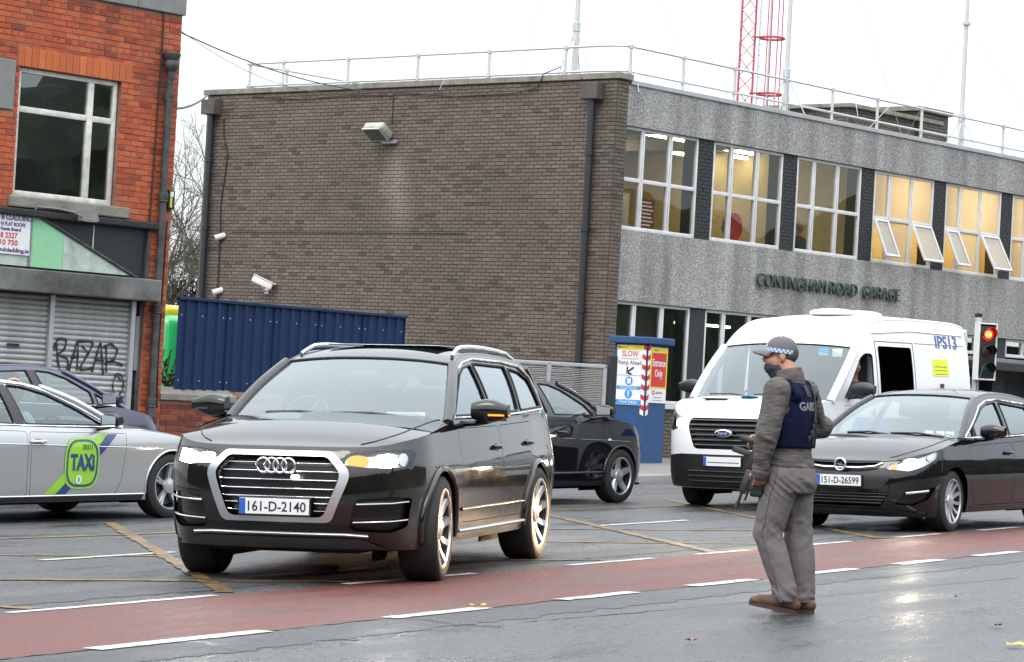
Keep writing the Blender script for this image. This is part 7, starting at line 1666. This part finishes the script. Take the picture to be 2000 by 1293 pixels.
# cap
CP = PM('cap_grey', (.115, .108, .118), .8, bump=.2, bscale=250); b = MB(); CT = HM @ Matrix.Translation((0, -.012, .045)) @ Matrix.Rotation(R(8), 4, 'X')
prof = [(.0, .086), (.03, .083), (.058, .070), (.080, .044), (.0895, .012), (.091, -.028)]
b.lathe(prof, 32, M=CT @ Matrix.Diagonal((.96, 1.14, 1, 1))); CAP = b.build('cap', CP, OFF, 60)
b = MB()
def brim(u, v): a = R(-58 + 116 * u); r_ = 1.0 + .82 * v * math.cos(a * .78) ** .7; return CT @ Vector((.088 * math.sin(a) * (1 + .12 * v), .103 * math.cos(a) * r_, -.022 - .028 * v * v - .022 * v * abs(math.sin(a)) + .012 * v * math.cos(a)))
b.grid(brim, 18, 6); o = b.build('cap_peak', CP, CAP, 60); o.modifiers.new('t', 'SOLIDIFY').thickness = .004
for row in range(2):
    for k in range(44):
        a0, a1 = 2 * PI * k / 44, 2 * PI * (k + 1) / 44; z0 = -.026 + row * .0135; z1 = z0 + .0135; q = []
        for a, z in ((a0, z0), (a1, z0), (a1, z1), (a0, z1)): rr_ = float(np.interp(-z, [-.044, -.012, .028], [.080, .0895, .091])) + .0012; q.append(CT @ Vector((rr_ * .96 * math.sin(a), rr_ * 1.14 * math.cos(a), z)))
        if k % 2 == row: b2 = MB().add(q, [(0, 1, 2, 3)]); b2.build('check', bpy.data.materials.get('check_blue') or PM('check_blue', (.09, .22, .42), .6), CAP)
        else: MB().add(q, [(0, 1, 2, 3)]).build('check', bpy.data.materials.get('check_white') or PM('check_white', (.55, .62, .68), .6), CAP)
for k in range(5):
    pts = [CT @ Vector((.005 * 0 + (k - 2) * .011, .103 - abs(k - 2) * .003 - z_ * .25, .004 + z_)) for z_ in (0, .012, .022 - abs(k - 2) * .004)]; MB().tube(pts, .005, 6).build('cap_badge', bpy.data.materials['check_blue'] if k % 2 else bpy.data.materials['check_white'], CAP)
MB().sphere((0, 0, 0), .006, 8, 6, M=CT @ Matrix.Translation((0, 0, .087))).build('cap_button', CP, CAP, 60)
# slung gun, muzzle down
GN = empty('slung_gun', mat4=PF_ @ frame((-.05, .185, 1.10), Vector((-.07, .09, -.36)), Vector((.95, .1, -.2)))); tag(GN, 'short black gun slung across the officer pointing at the road', 'gun')
GMt = PM('gun_black', (.012, .012, .013), .45)
MB().rbox(-.06, .20, -.02, .02, -.028, .034, .008).build('receiver', GMt, GN, 40); MB().rbox(.20, .36, -.019, .019, -.018, .024, .006).build('handguard', GMt, GN, 40)
MB().tube([(.36, 0, .002), (.45, 0, .002)], .0105, 10).tube([(.42, 0, .002), (.46, 0, .002)], .014, 10).build('barrel', GMt, GN, 40); MB().tube([(.2, 0, .043), (.40, 0, .040)], .008, 8).build('rail_tube', GMt, GN, 40)
MB().rbox(-.17, -.06, -.016, .016, -.05, .03, .012).build('stock', GMt, GN, 40); MB().rbox(.0, .04, -.014, .014, -.14, -.028, .01).build('grip', GMt, GN, 40); MB().rbox(.085, .125, -.013, .013, -.16, -.028, .006).build('magazine', GMt, GN, 40)
MB().rbox(.02, .09, -.016, .016, .036, .085, .008).build('sight', GMt, GN, 40)
for k in range(9): MB().box(.21 + k * .017, .219 + k * .017, -.0215, .0215, .0245, .030).build('rail_rib', GMt, GN)
# pouch on the thigh
PH = empty('thigh_pouch', mat4=PF_ @ Matrix.Translation((-.185, .125, .815))); tag(PH, 'black pouch strapped to the officer thigh below the left hand', 'pouch')
MB().rbox(-.035, .03, -.045, .045, -.075, .065, .018, seg=3).build('case', PM('pouch_black', (.014, .018, .018), .55), PH, 40); MB().rbox(-.04, .032, -.047, .047, .04, .075, .012).build('flap', SK, PH, 40); MB().rbox(-.038, .034, -.05, .05, -.03, -.012, .004).build('strap', SK, PH)

# ---------------------------------------------------------------- people indoors and at the wheel
def bust(mat4, label, shirt, tone, arms='wheel', headrot=0, hair=None, mask=None):
    b = MB(); torso_loft(b, [(0, 0, .0, .15, .11), (0, 0, .25, .16, .115), (0, 0, .42, .17, .11), (0, 0, .52, .15, .08), (0, 0, .57, .06, .055)], 22)
    cap_chain(b, [(0, 0, .55), (0, .02, .68)], [.058, .055]); HM2 = Matrix.Rotation(R(headrot), 4, 'Z'); head_blob(b, (0, .03, .76), HM2)
    ar = {}
    for s in (-1, 1):
        P = [Vector((s * .19, 0, .48)), Vector((s * .25, .12, .27)), Vector((s * .17, .40, .36))] if arms == 'wheel' else [Vector((s * .19, 0, .48)), Vector((s * .26, .04, .22)), Vector((s * .18, .2, .1))]
        cap_chain(b, P, [.05, .042, .03]); ar[s] = P; hand_blob(b, P[2], (P[2] - P[1]) if arms == 'wheel' else (-s * .5, .8, 0), (0, .2, -1), 1.0, s)
    sk_ = PM('skin_' + label[:6], tone, .55); o = remesh(b, 'person', .009, 2, mat=sk_); o.matrix_world = mat4; tag(o, label, 'person')
    b = MB(); torso_loft(b, [(0, 0, -.02, .172, .13), (0, 0, .25, .178, .135), (0, 0, .42, .188, .13), (0, 0, .52, .165, .10), (0, 0, .56, .08, .075)], 22)
    for s in (-1, 1): P = ar[s]; cap_chain(b, [P[0], P[1]] + ([P[1].lerp(P[2], .8)] if arms != 'wheel' else [P[1].lerp(P[2], .12)]), [.068, .058, .048])
    remesh(b, 'top', .012, 3, lambda p: .005 * nz3(p, 9, 9, 18), shirt, o)
    if hair: b = MB(); ell(b, (0, .01, .795), .08, .098, .078, M=Matrix.Identity(4)); remesh(b, 'hair', .012, 1, mat=hair, parent=o)
    if mask: b = MB(); ell(b, (0, .11, .71), .055, .035, .045, M=Matrix.Translation((0, 0, 0))); remesh(b, 'face_mask', .01, 1, mat=mask, parent=o)
    return o
def in_car(car, x, y, z): return car.M @ Matrix.Translation((x, y, z)) @ Matrix.Rotation(PI / 2, 4, 'Z')          # local y forward = car -x
HB = PM('hair_dark', (.025, .02, .017), .8)
bust(in_car(TAX, 2.62, .38, .55), 'person in a pale top at the wheel of the silver taxi', PM('pale_top', (.45, .58, .66), .8), (.42, .21, .14), hair=HB, headrot=-20)
bust(in_car(VAN, 2.06, -.76, 1.06) @ Matrix.Rotation(R(50), 4, 'Z'), 'person in a dark jacket and blue shirt in the van cab window', PM('dark_jacket', (.03, .035, .05), .8), (.32, .15, .1), arms='rest', hair=HB, headrot=0)
bust(GM @ Matrix.Translation((7.0, .62, 4.55)) @ Matrix.Rotation(PI, 4, 'Z'), 'person in a dark top looking out of the upper garage window', PM('dark_top', (.03, .03, .033), .8), (.34, .16, .11), arms='rest', headrot=10)
# things inside the upper rooms
hr = empty('hose_reel', mat4=GM @ Matrix.Translation((4.75, .75, 5.12))); tag(hr, 'red hose reel inside the second upper window of the garage', 'hose reel')
MB().lathe([(.0, -.05), (.30, -.05), (.30, -.03), (.12, -.03), (.12, .03), (.30, .03), (.30, .05), (0, .05)], 28, axis='y').build('drum', M['sign_red'], hr, 40); MB().tube([(0, .05, 0), (0, .3, 0)], .03, 8).build('spindle', M['galv'], hr); MB().lathe([(.13, -.028), (.27, -.028), (.27, .028), (.13, .028)], 28, axis='y').build('hose', PM('hose_red', (.2, .02, .02), .6), hr, 40)
nt_ = empty('red_notice', mat4=GM @ Matrix.Translation((1.12, .22, 5.08)) @ Matrix.Rotation(PI / 2, 4, 'X')); tag(nt_, 'dark red notice with lines of small print behind the first upper window', 'notice')
MB().box(-.24, .22, -.32, .30, -.005, .005).build('board', PM('notice_red', (.17, .02, .018), .6), nt_)
for k in range(7): MB().box(-.20, .10 + .08 * ((k * 7) % 3) / 2, .22 - k * .075, .245 - k * .075, .0055, .0075).build('print_line', M['sign_white'], nt_)
ps = empty('framed_poster', mat4=GM @ Matrix.Translation((4.3, 3.4, 5.45)) @ Matrix.Rotation(PI / 2, 4, 'X')); tag(ps, 'framed pale poster on an inner screen behind the second upper window', 'poster')
MB().rbox(-.3, .3, -.42, .42, -.02, .0, .005).build('frame', PM('poster_frame', (.35, .22, .05), .5), ps); MB().box(-.25, .25, -.37, .37, .001, .004).build('sheet', M['sign_white'], ps); MB().box(-.03, .03, -1.2, -.42, -.02, .0).build('stand', M['galv'], ps)
# ---- fallen leaves on the wet road
def fallen(x, y, s, col, label):
    m_ = PM('fallen_leaf', col, .5, var=.3, vscale=20); b = MB(); a0 = random.uniform(0, 6.28)
    pts = []
    for i in range(14):
        a = 2 * PI * i / 14; rr = s * (1 + .25 * math.cos(2 * a) + random.uniform(-.12, .12)); pts.append((rr * math.cos(a + a0), rr * .8 * math.sin(a + a0), .006 + .02 * random.random()))
    b.add([(0, 0, .008)] + pts, [(0, i + 1, (i + 1) % 14 + 1) for i in range(14)])
    o = b.build('fallen_leaf', m_); o.location = (x, y, gz(x) + .012); tag(o, label, 'leaf', 'fallen leaves on the road')
for x, y, s_, col, lb in ((-.12, 17.55, .045, (.45, .30, .02), 'yellow fallen leaf on the red lane below the SUV'), (2.95, 15.55, .05, (.42, .36, .08), 'pale yellow fallen leaf on the wet road at bottom right'),
        (3.08, 16.85, .035, (.2, .1, .04), 'small brown fallen leaf above the pale yellow leaf'), (3.95, 18.6, .03, (.26, .14, .05), 'brown fallen leaf at the right edge of the road'), (3.2, 19.2, .03, (.2, .12, .06), 'thin brown fallen leaf beyond the headlight glare'), (1.1, 15.35, .03, (.24, .12, .06), 'small dull fallen leaf in front of the officer')):
    fallen(x, y, s_, col, lb)
